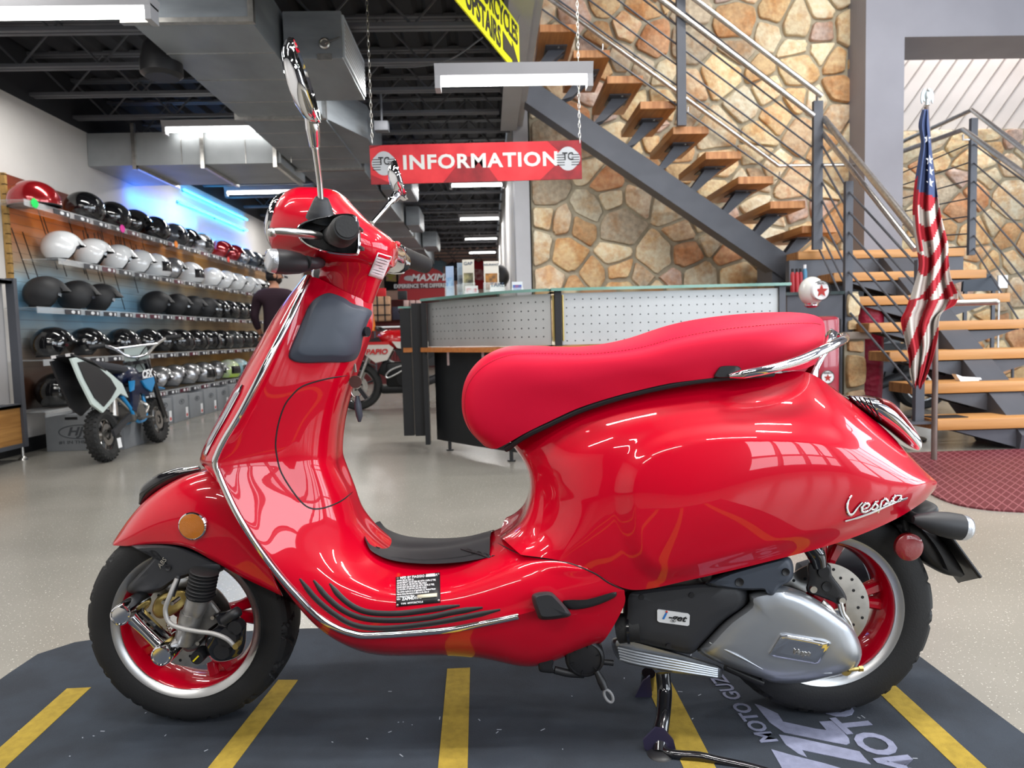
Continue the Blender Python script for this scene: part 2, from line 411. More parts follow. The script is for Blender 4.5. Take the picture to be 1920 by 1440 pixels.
# joists (bar joists across the shop)
JY = [1.26+.62*k for k in range(10)]+[7.46]+[8.2+.8*k for k in range(15)]
ceil_j = []
for i, y in enumerate(JY):
    mb = MB(); x0 = (LX if y < 12.9 else -6.0); x1 = bx-.16 if y < 7.2 else cx0-.02
    mb.bb((x0, y-.045, 2.93), (x1, y-.008, 2.955)); mb.bb((x0, y+.008, 2.93), (x1, y+.045, 2.955))
    mb.bb((x0, y-.045, 3.26), (x1, y-.008, 3.285)); mb.bb((x0, y+.008, 3.26), (x1, y+.045, 3.285))
    x = x0; s = 0
    while x+.3 < x1:
        mb.cyl((x, y, 2.95 if s else 3.27), (x+.3, y, 3.27 if s else 2.95), .009, n=6); x += .3; s = 1-s
    tag(mb.build('ceiling_joist', M['joist']), 'dark steel bar joist crossing under the corrugated ceiling', 'joist', 'steel joists under the low ceiling')
# storefront behind the camera and window wall on the right (out of view, they light the room)
FR = mat('aluminium storefront frame', '#5c6068', .4, .5)
WX = [2.2, 3.6, 5.0, 6.4]
mb = MB(); mb.bb((-6.2, -4.45, 0), (WX[0], -4.3, 3.5)); mb.bb((bx, -4.45, 3.5), (WX[0], -4.3, 5.35)); mb.bb((WX[0], -4.45, 4.6), (8.2, -4.3, 5.35)); mb.bb((WX[0], -4.45, 0), (8.2, -4.3, .7)); mb.bb((7.8, -4.45, .7), (8.2, -4.3, 4.6))
struct('wall_front', mb, mat('grey front wall', '#3c3b40', .8, noise=.1, nscale=2), 0)
WN = 0
def frame_win(a, b, fixed, axis, z0, z1):
    global WN; WN += 1; mb = MB()
    def bx_(u0, u1, w0, w1):
        if axis == 'x': mb.bb((u0, fixed-.04, w0), (u1, fixed+.04, w1))
        else: mb.bb((fixed-.04, u0, w0), (fixed+.04, u1, w1))
    bx_(a, a+.06, z0, z1); bx_(b-.06, b, z0, z1); bx_(a, b, z0, z0+.06); bx_(a, b, z1-.06, z1); bx_(a, b, 2.1, 2.18); struct('window_%d' % WN, mb, FR, 0)
for x in WX: frame_win(x, x+1.4, -4.37, 'x', .7, 4.6)
WY = [-3.4, -1.9, -.4, 1.1, 2.6]
for y in WY: frame_win(y, y+1.5, 8.27, 'y', .5, 4.2)
# ---------------------------------------------------------------- lights
wd = bpy.data.worlds.new('sky'); sc.world = wd; wd.use_nodes = True
wd.node_tree.nodes['Background'].inputs[0].default_value = (.75, .86, 1, 1); wd.node_tree.nodes['Background'].inputs[1].default_value = .6
def area(name, loc, rot, sx, sy, e, col=(1, 1, 1)):
    l = bpy.data.lights.new(name, 'AREA'); l.shape = 'RECTANGLE'; l.size = sx; l.size_y = sy; l.energy = e; l.color = col
    o = bpy.data.objects.new(name, l); COL.objects.link(o); o.location = loc; o.rotation_euler = rot; return o
for x in WX: area('window_daylight', (x+.7, -4.55, 3.4), (math.radians(84), 0, 0), 1.2, 2.2, 60, (.86, .93, 1)); area('window_daylight', (x+.7, -4.55, 1.4), (math.radians(90), 0, 0), 1.2, 1.2, 22, (.86, .93, 1))
for y in WY: area('window_daylight', (8.5, y+.75, 2.4), (0, math.radians(88), 0), 3.4, 1.35, 115, (.84, .92, 1))
def fluo(x0, x1, y, z, label, n=2, body=True, w=.085, strength=None):
    t = thing('ceiling_light', label, 'light', ((x0+x1)/2, y, z), 'fluorescent lights under the low ceiling')
    if body:
        mb = MB(); mb.prism([(x0, y-w*.75, z+.075), (x0, y+w*.75, z+.075), (x0, y+w*.5, z+.02), (x0, y-w*.5, z+.02)], (x1-x0, 0, 0)); mb.build('housing', M['framelt'], t, 0)
        for q, d in ((x0, 1), (x1, -1)): mb = MB(); mb.bb((q, y-w*.5, z-.045), (q+d*.03, y+w*.5, z+.03)); mb.build('end_cap', M['framelt'], t, 0)
    for k in range(n):
        yy = y+(k-(n-1)/2)*.036
        mb = MB(); mb.cyl((x0+.03, yy, z-.005), (x1-.03, yy, z-.005), .0135, n=10); mb.build('fluorescent_tube', M['tube'], t)
    return t
a = at(816, 150, 3.9); b_ = at(1110, 150, 3.9); zz = at(960, 152, 3.9).z
fluo(a.x, b_.x, 3.9, zz, 'bright fluorescent fixture hanging beside the yellow hanging sign')
a = at(-60, 27, 3.6); b_ = at(290, 22, 3.6)
fluo(a.x, b_.x, 3.6, at(150, 26, 3.6).z, 'long fluorescent tube at the upper left over the shop')
a = at(316, 250, 7.0); b_ = at(520, 248, 7.0)
fluo(a.x, b_.x, 6.9, a.z, 'fluorescent tube glowing in front of the pale cross duct')
for px, py, Y, w_ in ((843, 348, 9.8, 'nearest'), (860, 411, 12.8, 'second'), (870, 448, 15.7, 'third'), (878, 474, 18.6, 'farthest')):
    p = at(px, py, Y); x1 = p.x+1.22 if Y < 11 else p.x+1.25
    fluo(p.x, min(x1, cx0-.03), Y, p.z, w_+' of the four fluorescent tubes in a row below the information sign')
for k, (x, y) in enumerate(((-2.9, 9.9), (-2.9, 12.2), (-1.4, 1.4), (-2.9, 16))):   # more of the shop's own tubes, hidden by ducts or outside the frame
    fluo(x-.6, x+.6, y, 2.86, ['tube light behind the big duct', 'tube light far behind the big duct', 'tube light near the window', 'tube light in the back bay'][k])
# tubes over the stair hall (high ceiling)
for x, y in ((2.0, 1.0), (4.5, 3.5), (3.0, 5.0), (6, 1.5)):
    area('hall_light_and_fill', (x, y, 5.1), (0, 0, 0), 1.2, .2, 95, (1, .97, .92))
area('hall_light_and_fill', (5.6, 7.95, 5.05), (0, 0, 0), 2.4, .2, 90, (1, .97, .94))  # unseen fill light added behind the lintel to brighten the slanted boards
for x, y in ((-2.7, 3.2), (-2.7, 5.6), (-.35, 5.8), (-2.75, 8.8), (-.25, 9.8), (-2.75, 11.6), (-.25, 12.8), (-.25, 16), (-3, 17)):
    area('shop_tube_light', (x, y, 2.82), (0, 0, 0), 1.2, .12, (46 if x > -1 else 24), (1, .98, .94))
for x, y in ((-1.9, -.6), (-.2, -1.6), (-.3, .9), (-2.2, 1.0), (-1.5, -2.6)):
    area('shop_tube_light', (x, y, 2.84), (0, 0, 0), 1.2, .08, 30, (1, .98, .94))
for x, y in ((1.6, -1.5), (2.6, .2), (1.4, .9)):
    area('hall_light_and_fill', (x, y, 4.6), (0, 0, 0), 1.2, .12, 50, (1, .98, .94))
# ================================================================ SCOOTER (rear points to image right, its left side faces the camera)
k_ = 1/math.sqrt(1+.0539**2)
UH = V((k_, -.0539*k_, 0)); NH = V((.0539*k_, k_, 0)); O0 = V((0, 1.5517, 0)); ZH = V((0, 0, 1))
def S(px, py, v):
    d = ray(px, py); t = (v-NH.dot(CP-O0))/NH.dot(d); return CP+d*t
def mir(p): return p-2*NH.dot(p-O0)*NH
def vof(p): return NH.dot(p-O0)
SR = thing('motor_scooter', 'glossy red motor scooter with red seat and chrome trim parked on the dark mat', 'scooter', (O0.x+.03, O0.y, 0))
BV = {}
def snet(name, rows, m, nu=10, nv=8, mirror=True, weld=3e-4, parent=None, disp=None, solid=0, reg=None, smooth=60, relax=24):
    R3 = [[S(*q) for q in r] for r in rows]; a0 = mirror and all(abs(r[0][2]) < 1e-6 for r in rows); a1 = mirror and all(abs(r[-1][2]) < 1e-6 for r in rows)
    R3 = [([mir(r[1])] if a0 else [])+r+([mir(r[-2])] if a1 else []) for r in R3]
    G = netgrid(R3, nu, nv)
    G = [r[(nv if a0 else 0):(len(r)-nv if a1 else len(r))] for r in G]
    nr, nc = len(G), len(G[0])
    for _ in range(relax):
        N_ = [list(r) for r in G]
        for i in range(1, nr-1):
            a, b, c = G[i-1], G[i], G[i+1]
            for j in range(nc):
                if j == 0 or j == nc-1:
                    if (j == 0 and a0) or (j == nc-1 and a1): q = b[1] if j == 0 else b[nc-2]; N_[i][j] = b[j]*.5+(a[j]+c[j]+q+mir(q))*.125
                    continue
                N_[i][j] = b[j]*.5+(a[j]+c[j]+b[j-1]+b[j+1])*.125
        G = N_
    if disp: G = [[disp(p) for p in r] for r in G]
    mb = MB(); mb.grid(G)
    if mirror: mb.grid([[mir(p) for p in r] for r in G], flip=True)
    o = mb.build(name, m, parent or SR, smooth, weld=weld, solid=solid)
    if reg:
        b = MB(); b.grid(G); BV.setdefault(reg, []).append(BVHTree.FromPolygons([tuple(p) for p in b.v], b.f))
    return o
def hit(px, py, reg, fallback=-.1):
    d = ray(px, py).normalized(); best = None
    for b in BV[reg]:
        h = b.ray_cast(CP, d)
        if h[0] is not None and (best is None or h[3] < best[3]): best = h
    if best is None: return S(px, py, fallback), -NH
    n = best[1]
    if n.dot(d) > 0: n = -n
    return best[0], n
def px_strip(mb, pts, reg, r, n=6, flat=.5, lift=0., seg=8, rl=None, fb=-.1):
    P = [q.to_3d() if False else q for q in spline([V((p[0], p[1], 0)) for p in pts], seg)]
    L = []; up = None
    for q in P:
        h, nn = hit(q.x, q.y, reg, fb); L.append((h+nn*lift, nn))
    # oriented flattened tube following the surface normal
    vs = []; m = len(L)
    for i in range(m):
        t = (L[min(i+1, m-1)][0]-L[max(i-1, 0)][0])
        t = t.normalized() if t.length > 1e-9 else ZH
        nn = L[i][1]; nn = (nn-nn.dot(t)*t).normalized(); b = t.cross(nn)
        rr = r if rl is None else r*rl[min(i*len(rl)//m, len(rl)-1)]
        if rl is None and len(pts) > 2: rr = r*min(1, .35+1.2*min(i, m-1-i)/max(1, seg))
        for k in range(n):
            a = 2*PI*k/n; vs.append(L[i][0]+nn*(rr*flat*math.sin(a))+b*(rr*math.cos(a)))
    fs = [(i*n+k, i*n+(k+1) % n, (i+1)*n+(k+1) % n, (i+1)*n+k) for i in range(m-1) for k in range(n)]
    fs += [tuple(range(n)), tuple((m-1)*n+k for k in range(n))]
    mb.add(vs, fs); return mb
def pad(name, out, reg, prof, m, parent=None, seg=4, fb=-.05):
    """cushion on a surface: outline in pixels, prof = [(scale to centroid, lift)]"""
    P = spline([V((p[0], p[1], 0)) for p in out], seg, closed=True); c = sum(P, V((0, 0, 0)))/len(P); mb = MB(); G = []
    for s, h in prof:
        row = []
        for q in P:
            w = c+(q-c)*s; l, n = hit(w.x, w.y, reg, fb); row.append(l+n*h)
        G.append(row+[row[0]])
    l, n = hit(c.x, c.y, reg, fb); G.append([l+n*prof[-1][1]]*len(G[0]))
    mb.grid(G); return mb.build(name, m, parent or SR, 50, weld=1e-5)
def slab(name, out, v0, v1, m, parent=None, bev=.05, seg=3, mirror=False, crown=0., closed_spline=True, rings=((1, 0), (.97, .6), (.92, .88), (.82, 1), (.5, 1.0))):
    """thick moulded part: outline in pixels at plane v0 (far) rising to v1 (near) with a rounded edge"""
    P = spline([V((p[0], p[1], 0)) for p in out], seg, closed=True) if closed_spline else [V((p[0], p[1], 0)) for p in out]
    c = sum(P, V((0, 0, 0)))/len(P); G = [[S(q.x, q.y, v0) for q in P]]
    for s, h in rings:
        G.append([S(c.x+(q.x-c.x)*s, c.y+(q.y-c.y)*s, v0+(v1-v0)*(.45+.55*h)) for q in P])
    G = [r+[r[0]] for r in G]; G.append([S(c.x, c.y, v1-crown)]*len(G[0]))
    mb = MB(); mb.grid(G); mb.add(G[0][:-1], [tuple(range(len(P)))])
    if mirror:
        H_ = [[mir(p) for p in r] for r in G]; mb.grid(H_); mb.add(H_[0][:-1], [tuple(range(len(P)))])
    return mb.build(name, m, parent or SR, 40, weld=1e-5)
def loft(name, secs, m, parent=None, n=28, e=2.3, seg=6, caps=True):
    """secs: (top px,py, bottom px,py, half width, v centre)"""
    A = [[S(s[0], s[1], s[5] if len(s) > 5 else 0) for s in secs], [S(s[2], s[3], s[5] if len(s) > 5 else 0) for s in secs]]
    A = [spline(a, seg) for a in A]; Wd = spline([V((s[4], 0, 0)) for s in secs], seg); G = []
    for t, b, w in zip(A[0], A[1], Wd):
        c = (t+b)/2; h = (t-b)/2; row = []
        for k in range(n+1):
            a = 2*PI*k/n; ca, sa = math.cos(a), math.sin(a)
            row.append(c+h*math.copysign(abs(ca)**(2/e), ca)+NH*(w.x*math.copysign(abs(sa)**(2/e), sa)))
        G.append(row)
    mb = MB(); mb.grid(G)
    if caps: mb.add(G[0][:-1], [tuple(range(n))]); mb.add(G[-1][:-1], [tuple(range(n))])
    return mb.build(name, m, parent or SR, 50, weld=1e-5)
def T(mb, pts, r, n=12, seg=6, **k):
    P = spline([S(*p) for p in pts], seg)
    if isinstance(r, (list, tuple)):
        rr = []
        for i in range(len(r)-1): rr += [r[i]+(r[i+1]-r[i])*j/seg for j in range(seg)]
        rr.append(r[-1]); r = rr
    return mb.tube(P, r, n, **k)
def disc(mb, px, py, v, r, th, n=28, ax=None, dome=.0, bev=.12):
    a = ax or -NH; c = S(px, py, v)
    mb.lathe([(1e-5, -th), (r, -th), (r, -bev*th*2), (r*.97, -.0), (r*.8, dome*.5), (1e-5, dome)], c, a, n); return mb

# ---------------- wheels
def wheel(c, R_, wd, name, lab):
    w = wheelroot = None
    mb = MB(); n = 300; prof = []
    hw = wd/2
    for h, r in ((-.86, .160), (-.90, .1655), (-.97, .176), (-1., .190), (-.985, .203), (-.93, R_-.018), (-.80, R_-.008), (-.55, R_-.0025), (-.25, R_-.0005), (0, R_)):
        prof.append((r, h*hw))
    prof = prof+[(r, -h) for r, h in prof[:-1][::-1]]
    fine = []
    for i in range(len(prof)-1):
        k = 5 if prof[i][0] > R_-.02 and prof[i+1][0] > R_-.02 else 2
        for j in range(k): fine.append((prof[i][0]+(prof[i+1][0]-prof[i][0])*j/k, prof[i][1]+(prof[i+1][1]-prof[i][1])*j/k))
    fine.append(prof[-1]); G = []
    for k in range(n+1):
        a = 2*PI*(k % n)/n; d = UH*math.cos(a)+ZH*math.sin(a); row = []
        for r, h in fine:
            t = abs(h)/hw; g = 0
            if r > R_-.017:
                ph = (k % 20)-10+math.copysign(1, h)*0
                s = ph-(t-.5)*9
                if abs(s) < 1.1 and t > .12: g = .0045
                s2 = ((k+10) % 20)-10+(t-.6)*7
                if abs(s2) < 1.0 and .35 < t < .93: g = .004
            row.append(c+d*(r-g)+NH*h)
        G.append(row)
    mb.grid(G); ty = mb.build('tyre', M['rubber'], SR, 28, weld=1e-5)
    plabel(ty, 'black %s tyre with angled tread grooves' % lab)
    mb = MB(); L = .86*hw
    for s in (-1, 1):
        mb.lathe([(.166, s*(L+.003)), (.1655, s*(L+.006)), (.150, s*(L+.001)), (.1485, s*(L-.004)), (.151, s*(L-.012))], c, NH, 96)
    rl = mb.build('rim_lip', M['alu'], SR, 60); plabel(rl, 'machined silver rim lip')
    mb = MB()
    mb.lathe([(.1495, -L+.002), (.146, -L+.006), (.138, -.02), (.135, 0), (.138, .02), (.146, L-.006), (.1495, L-.002)], c, NH, 96)
    mb.build('rim', M['red'], SR, 50)
    for i in range(5):
        a0 = math.radians(6+72*i)
        for sgn in (-1, 1):
            mb = MB(); pr = []
            for rr, off, ww, hh in ((.028, .10, .013, .016), (.06, .07, .011, .014), (.10, .11, .010, .012), (.142, .15, .013, .013)):
                pr.append((rr, a0+sgn*off*(1 if rr > .03 else 2.5), ww, hh))
            G = []
            for rr, aa, ww, hh in pr:
                d = UH*math.cos(aa)+ZH*math.sin(aa); q = -UH*math.sin(aa)+ZH*math.cos(aa)
                G.append([c+d*rr+q*(i_*ww)+NH*(j_*hh-.004) for i_, j_ in ((-1, 1), (-1, -.6), (-.6, -1), (.6, -1), (1, -.6), (1, 1), (-1, 1))])
            mb.grid(G); mb.build('spoke', M['red'], SR, 40)
    mb = MB(); mb.lathe([(1e-4, -.032), (.03, -.032), (.036, -.02), (.036, .03), (1e-4, .03)], c, NH, 40); mb.build('wheel_hub', M['red'], SR)
    mb = MB(); mb.lathe([(.05, -.036), (.10, -.036), (.10, -.040), (.05, -.040), (.05, -.036)], c, NH, 72); dk = mb.build('brake_disc', M['steel'], SR); plabel(dk, 'steel brake disc')
    mb = MB()
    for i in range(24):
        a = 2*PI*i/24; r = .088 if i % 2 else .076; mb.lathe([(1e-4, -.0404), (.0035, -.0404)], c+(UH*math.cos(a)+ZH*math.sin(a))*r, NH, 8)
    mb.build('disc_holes', M['black'], dk)
    mb = MB()
    return ty
FC = S(351, 1183, -.047); FC = FC-NH*vof(FC); FC.z = .2345
RC = S(1546, 1161, -.05); RC = RC-NH*vof(RC); RC.z = .2425
wheel(FC, .2295, .112, 'front_wheel', 'front'); wheel(RC, .2375, .124, 'rear_wheel', 'rear')

# ---------------- painted body
red = M['red']
fend = [
 [(212, 1017, 0), (211, 1018, -.02), (211, 1020, -.035), (212, 1023, -.04)],
 [(238, 976, 0), (242, 980, -.045), (240, 1003, -.072), (243, 1024, -.07)],
 [(272, 937, 0), (279, 940, -.06), (286, 975, -.092), (296, 1020, -.09)],
 [(318, 905, 0), (325, 908, -.066), (338, 958, -.102), (350, 1026, -.098)],
 [(368, 887, 0), (372, 888, -.066), (388, 955, -.102), (402, 1053, -.10)],
 [(412, 882, 0), (420, 886, -.06), (436, 975, -.098), (456, 1083, -.10)],
 [(450, 905, 0), (462, 925, -.055), (485, 1020, -.09), (530, 1118, -.10)]]
snet('front_fender', fend, red, reg='fend', solid=.002)
outer = [
 [(580, 519, -.055), (575, 516, -.045), (572, 516, -.02), (574, 516, 0)],
 [(547, 590, -.12), (533, 586, -.105), (524, 580, -.055), (526, 578, 0)],
 [(507, 668, -.165), (484, 670, -.14), (471, 667, -.07), (478, 664, 0)],
 [(453, 772, -.187), (429, 774, -.16), (414, 772, -.08), (425, 770, 0)],
 [(410, 848, -.192), (386, 856, -.16), (372, 858, -.08), (385, 858, 0)],
 [(406, 880, -.19), (394, 885, -.15), (390, 882, -.08), (402, 885, 0)],
 [(438, 950, -.187), (442, 952, -.12), (452, 952, -.06), (462, 960, 0)],
 [(491, 1035, -.182), (502, 1042, -.12), (520, 1042, -.06), (530, 1040, 0)],
 [(562, 1120, -.18), (575, 1130, -.12), (592, 1132, -.06), (600, 1130, 0)]]
snet('front_shield', outer, red, reg='outer')
inner = [
 [(580, 519, -.055), (597, 522, -.052), (630, 538, -.055), (665, 555, -.05), (690, 565, -.02), (699, 569, 0)],
 [(547, 590, -.12), (560, 597, -.105), (602, 600, -.088), (655, 608, -.072), (687, 618, -.035), (695, 622, 0)],
 [(507, 668, -.165), (522, 675, -.14), (575, 680, -.11), (632, 686, -.085), (660, 692, -.04), (667, 692, 0)],
 [(453, 772, -.187), (476, 778, -.155), (538, 775, -.118), (598, 772, -.09), (632, 778, -.045), (640, 780, 0)],
 [(410, 848, -.192), (448, 858, -.16), (518, 855, -.122), (585, 850, -.095), (624, 855, -.045), (634, 858, 0)],
 [(406, 880, -.19), (452, 885, -.162), (528, 884, -.123), (594, 882, -.095), (630, 884, -.045), (641, 886, 0)],
 [(438, 950, -.187), (480, 945, -.162), (548, 940, -.125), (612, 932, -.092), (652, 930, -.04), (664, 930, 0)],
 [(491, 1035, -.182), (525, 1020, -.162), (585, 1004, -.132), (640, 988, -.09), (672, 985, -.04), (684, 985, 0)],
 [(562, 1120, -.18), (590, 1088, -.172), (640, 1062, -.145), (692, 1042, -.085), (730, 1034, -.035), (742, 1034, 0)],
 [(625, 1172, -.188), (645, 1120, -.178), (690, 1090, -.155), (740, 1062, -.085), (785, 1043, -.035), (795, 1040, 0)],
 [(700, 1190, -.19), (715, 1138, -.183), (745, 1105, -.16), (790, 1068, -.088), (825, 1046, -.035), (835, 1040, 0)],
 [(830, 1181, -.19), (838, 1135, -.183), (848, 1100, -.16), (860, 1064, -.09), (868, 1042, -.035), (870, 1034, 0)],
 [(972, 1153, -.19), (974, 1115, -.184), (968, 1075, -.17), (955, 1042, -.13), (945, 1018, -.06), (940, 1006, 0)],
 [(1062, 1129, -.18), (1060, 1106, -.18), (1052, 1080, -.175), (1042, 1052, -.167), (1020, 1010, -.10), (1000, 985, 0)],
 [(1171, 1107, -.182), (1150, 1095, -.181), (1122, 1078, -.178), (1098, 1062, -.172), (1080, 1030, -.12), (1060, 985, 0)]]
snet('leg_shield', inner, red, nu=8, reg='inner')
lower = [
 [(491, 1035, -.182), (497, 1058, -.15), (520, 1072, -.08), (540, 1080, 0)],
 [(562, 1120, -.18), (560, 1142, -.16), (582, 1160, -.1), (600, 1160, 0)],
 [(625, 1172, -.188), (620, 1195, -.17), (645, 1210, -.12), (655, 1204, 0)],
 [(700, 1190, -.19), (700, 1212, -.178), (715, 1230, -.13), (722, 1222, 0)],
 [(830, 1181, -.19), (830, 1208, -.178), (830, 1228, -.13), (830, 1220, 0)],
 [(905, 1168, -.19), (908, 1200, -.178), (915, 1236, -.13), (915, 1225, 0)],
 [(972, 1153, -.19), (980, 1200, -.172), (992, 1254, -.13), (990, 1240, 0)],
 [(1062, 1129, -.18), (1066, 1168, -.172), (1058, 1232, -.14), (1050, 1225, 0)],
 [(1171, 1107, -.182), (1169, 1138, -.172), (1131, 1202, -.14), (1110, 1195, 0)]]
snet('floorboard_underside', lower, red, nu=8, reg='lower')
front_col = [
 [(954, 826, 0), (956, 828, -.03), (966, 831, -.052)],
 [(983, 864, 0), (984, 865, -.06), (1002, 872, -.09)],
 [(994, 900, 0), (996, 902, -.07), (1015, 905, -.10)],
 [(991, 942, 0), (994, 945, -.075), (1019, 950, -.107)],
 [(974, 978, 0), (978, 985, -.085), (1010, 1000, -.125)],
 [(938, 1003, 0), (945, 1012, -.09), (976, 1040, -.152)]]
snet('seat_column_front', front_col, red, nu=6, reg='col')
EMB = [V((p[0], p[1], 0)) for p in ((1165, 940), (1172, 885), (1205, 838), (1275, 810), (1380, 799), (1500, 801), (1580, 815), (1650, 845), (1715, 884), (1742, 902), (1715, 935), (1640, 975), (1560, 1005), (1400, 1048), (1265, 1080), (1215, 1072), (1182, 1030))]
EMB = spline(EMB, 5, closed=True)
def embd(px, py):
    inside = False; best = 1e9; n = len(EMB)
    for i in range(n):
        a = EMB[i]; b = EMB[(i+1) % n]
        if (a.y > py) != (b.y > py) and px < (b.x-a.x)*(py-a.y)/(b.y-a.y)+a.x: inside = not inside
        t = max(0, min(1, ((px-a.x)*(b.x-a.x)+(py-a.y)*(b.y-a.y))/max(1e-9, (b-a).length_squared)))
        best = min(best, math.hypot(px-a.x-(b.x-a.x)*t, py-a.y-(b.y-a.y)*t))
    return best if inside else -best
def emboss(p):
    x, y = proj(p); d = embd(x, y)
    t = max(0, min(1, (d+14)/40)); t = t*t*(3-2*t); return p-NH*(.011*t)
cowl = [
 [(966, 831, -.052), (1002, 872, -.09), (1015, 905, -.10), (1019, 950, -.107), (1010, 1000, -.125), (976, 1040, -.152)],
 [(1010, 798, -.075), (1045, 860, -.13), (1060, 900, -.147), (1066, 950, -.155), (1062, 1010, -.163), (1052, 1052, -.165)],
 [(1080, 768, -.095), (1112, 830, -.155), (1126, 890, -.175), (1130, 960, -.183), (1126, 1030, -.183), (1118, 1077, -.176)],
 [(1170, 742, -.105), (1188, 800, -.165), (1200, 880, -.193), (1206, 970, -.20), (1200, 1050, -.197), (1188, 1106, -.183)],
 [(1300, 717, -.11), (1305, 790, -.172), (1310, 870, -.202), (1310, 960, -.21), (1306, 1040, -.20), (1300, 1086, -.183)],
 [(1430, 705, -.105), (1440, 775, -.165), (1448, 850, -.198), (1450, 930, -.203), (1446, 1005, -.194), (1440, 1053, -.178)],
 [(1513, 698, -.075), (1547, 770, -.14), (1566, 845, -.175), (1578, 910, -.180), (1576, 970, -.173), (1570, 1018, -.162)],
 [(1586, 748, -.05), (1624, 806, -.105), (1650, 860, -.135), (1672, 905, -.142), (1674, 945, -.137), (1668, 979, -.128)],
 [(1668, 813, -.03), (1700, 854, -.065), (1718, 882, -.085), (1736, 903, -.09), (1738, 922, -.087), (1728, 943, -.08)],
 [(1738, 893, -.01), (1750, 898, -.025), (1755, 902, -.033), (1757, 906, -.035), (1755, 914, -.035), (1750, 922, -.03)]]
snet('side_cowl', cowl, red, nu=16, nv=16, reg='cowl', disp=emboss)
top = [[(c[0][0], c[0][1], c[0][2]), (c[0][0]-1, c[0][1]-3, c[0][2]*.5), (c[0][0]-1, c[0][1]-4, 0)] for c in cowl]
snet('tail_top', top, red, nu=8, nv=4)
# seams on the paint
mb = MB()
px_strip(mb, [(662, 922), (640, 939), (612, 951), (588, 954), (569, 945), (548, 920), (527, 885), (519, 854), (517, 829), (522, 795), (533, 762), (547, 742), (568, 724), (610, 711), (652, 704)], 'inner', .0016, flat=.6)
px_strip(mb, [(976, 1040), (1010, 1046), (1052, 1052), (1085, 1062), (1118, 1077), (1140, 1092), (1168, 1106)], 'inner', .0016, flat=.6)
px_strip(mb, [(933, 1018), (955, 1030), (976, 1040)], 'inner', .0014, flat=.6)
mb.build('panel_seam', M['black'], SR)
# chrome trims
trim_path = [(580, 519, -.057), (568, 545, -.085), (547, 590, -.122), (507, 668, -.167), (453, 772, -.189), (424, 820, -.193), (409, 850, -.195), (404, 868, -.195), (412, 893, -.192), (438, 950, -.189), (464, 995, -.186), (491, 1035, -.184), (527, 1082, -.182), (562, 1121, -.182), (592, 1152, -.186), (625, 1174, -.19), (660, 1187, -.192), (700, 1191, -.192), (830, 1182, -.192), (905, 1169, -.192), (972, 1155, -.191)]
mb = MB(); T(mb, trim_path, .0068, n=10); mb.tube([mir(p) for p in spline([S(*p) for p in trim_path], 6)], .0068, 10)
plabel(mb.build('edge_trim', M['chrome'], SR, 60), 'chrome strip along the leg shield edge')
# front light strip in a chrome bezel
mb = MB(); px_strip(mb, [(456, 722), (444, 745), (425, 780), (405, 815), (390, 845), (388, 853)], 'outer', .0085, flat=.5, lift=.002, fb=-.15); b_ = mb.build('indicator_bezel', M['chrome'], SR)
mb = MB(); px_strip(mb, [(453, 729), (442, 749), (423, 784), (404, 818), (391, 843)], 'outer', .006, flat=.6, lift=.005, fb=-.15); mb.build('lens', M['clear'], b_)
# fender crest
mb = MB(); T(mb, [(263, 945, 0), (277, 921, 0), (303, 902, 0), (335, 889, 0), (375, 880, 0)], [.004, .016, .017, .014, .005], n=14)
cr_ = mb.build('fender_crest', M['blackg'], SR); mb = MB(); T(mb, [(281, 914, -.003), (303, 897, -.003), (335, 884, -.003), (373, 876, -.003)], [.003, .005, .005, .003]); mb.build('crest_strip', M['chrome'], cr_)
# reflectors
mb = MB(); a_, n_ = hit(363, 985, 'fend'); mb.lathe([(1e-4, -.004), (.0295, -.004), (.0295, .006), (.027, .008), (1e-4, .008)], a_, -NH, 32); rf = mb.build('side_reflector', M['chrome'], SR)
mb = MB(); mb.lathe([(.0265, .007), (.0262, .0095), (.02, .0105), (1e-4, .011)], a_, -NH, 32); plabel(mb.build('reflector_lens', M['amber'], rf), 'round amber reflector')
# floor strips
for k, pth in enumerate(([(562, 1085), (590, 1120), (625, 1150), (665, 1172), (720, 1178), (800, 1170), (870, 1158), (938, 1143)],
                         [(588, 1088), (612, 1118), (645, 1145), (685, 1160), (740, 1163), (800, 1158), (850, 1148), (905, 1139)],
                         [(618, 1094), (640, 1120), (668, 1140), (700, 1149), (750, 1150), (800, 1144), (862, 1135)])):
    mb = MB(); px_strip(mb, pth, 'inner', .0055, flat=.45, lift=.0005, seg=8); mb.build('floor_strip', M['blackp'], SR)
# tunnel mat
tm = [[(686, 997, 0), (684, 1000, -.03), (684, 1007, -.06), (685, 1012, -.075)],
      [(704, 1015, 0), (699, 1017, -.03), (696, 1026, -.07), (698, 1034, -.085)],
      [(742, 1029, 0), (735, 1030, -.03), (735, 1043, -.072), (738, 1051, -.09)],
      [(800, 1030, 0), (795, 1031, -.03), (797, 1049, -.075), (800, 1057, -.093)],
      [(860, 1023, 0), (858, 1025, -.03), (860, 1047, -.078), (862, 1054, -.095)],
      [(912, 1009, 0), (912, 1011, -.03), (914, 1036, -.085), (915, 1045, -.1)],
      [(919, 1008, 0), (919, 1010, -.03), (918, 1035, -.085), (917, 1044, -.1)]]
tmo = snet('tunnel_mat', tm, M['darkp'], nu=8, nv=6, reg='tmat')
mb = MB()
for q in ((708, 1026), (888, 1036)):
    l, n_ = hit(*q, 'tmat'); mb.lathe([(1e-4, .001), (.004, .001), (.0055, .0015), (.0055, 0)], l, n_, 14)
mb.build('screw', M['black'], tmo)
mb = MB(); px_strip(mb, [(732, 1044), (790, 1050), (850, 1046), (905, 1037)], 'tmat', .0015, flat=1); mb.build('mat_rib', M['blackp'], tmo)
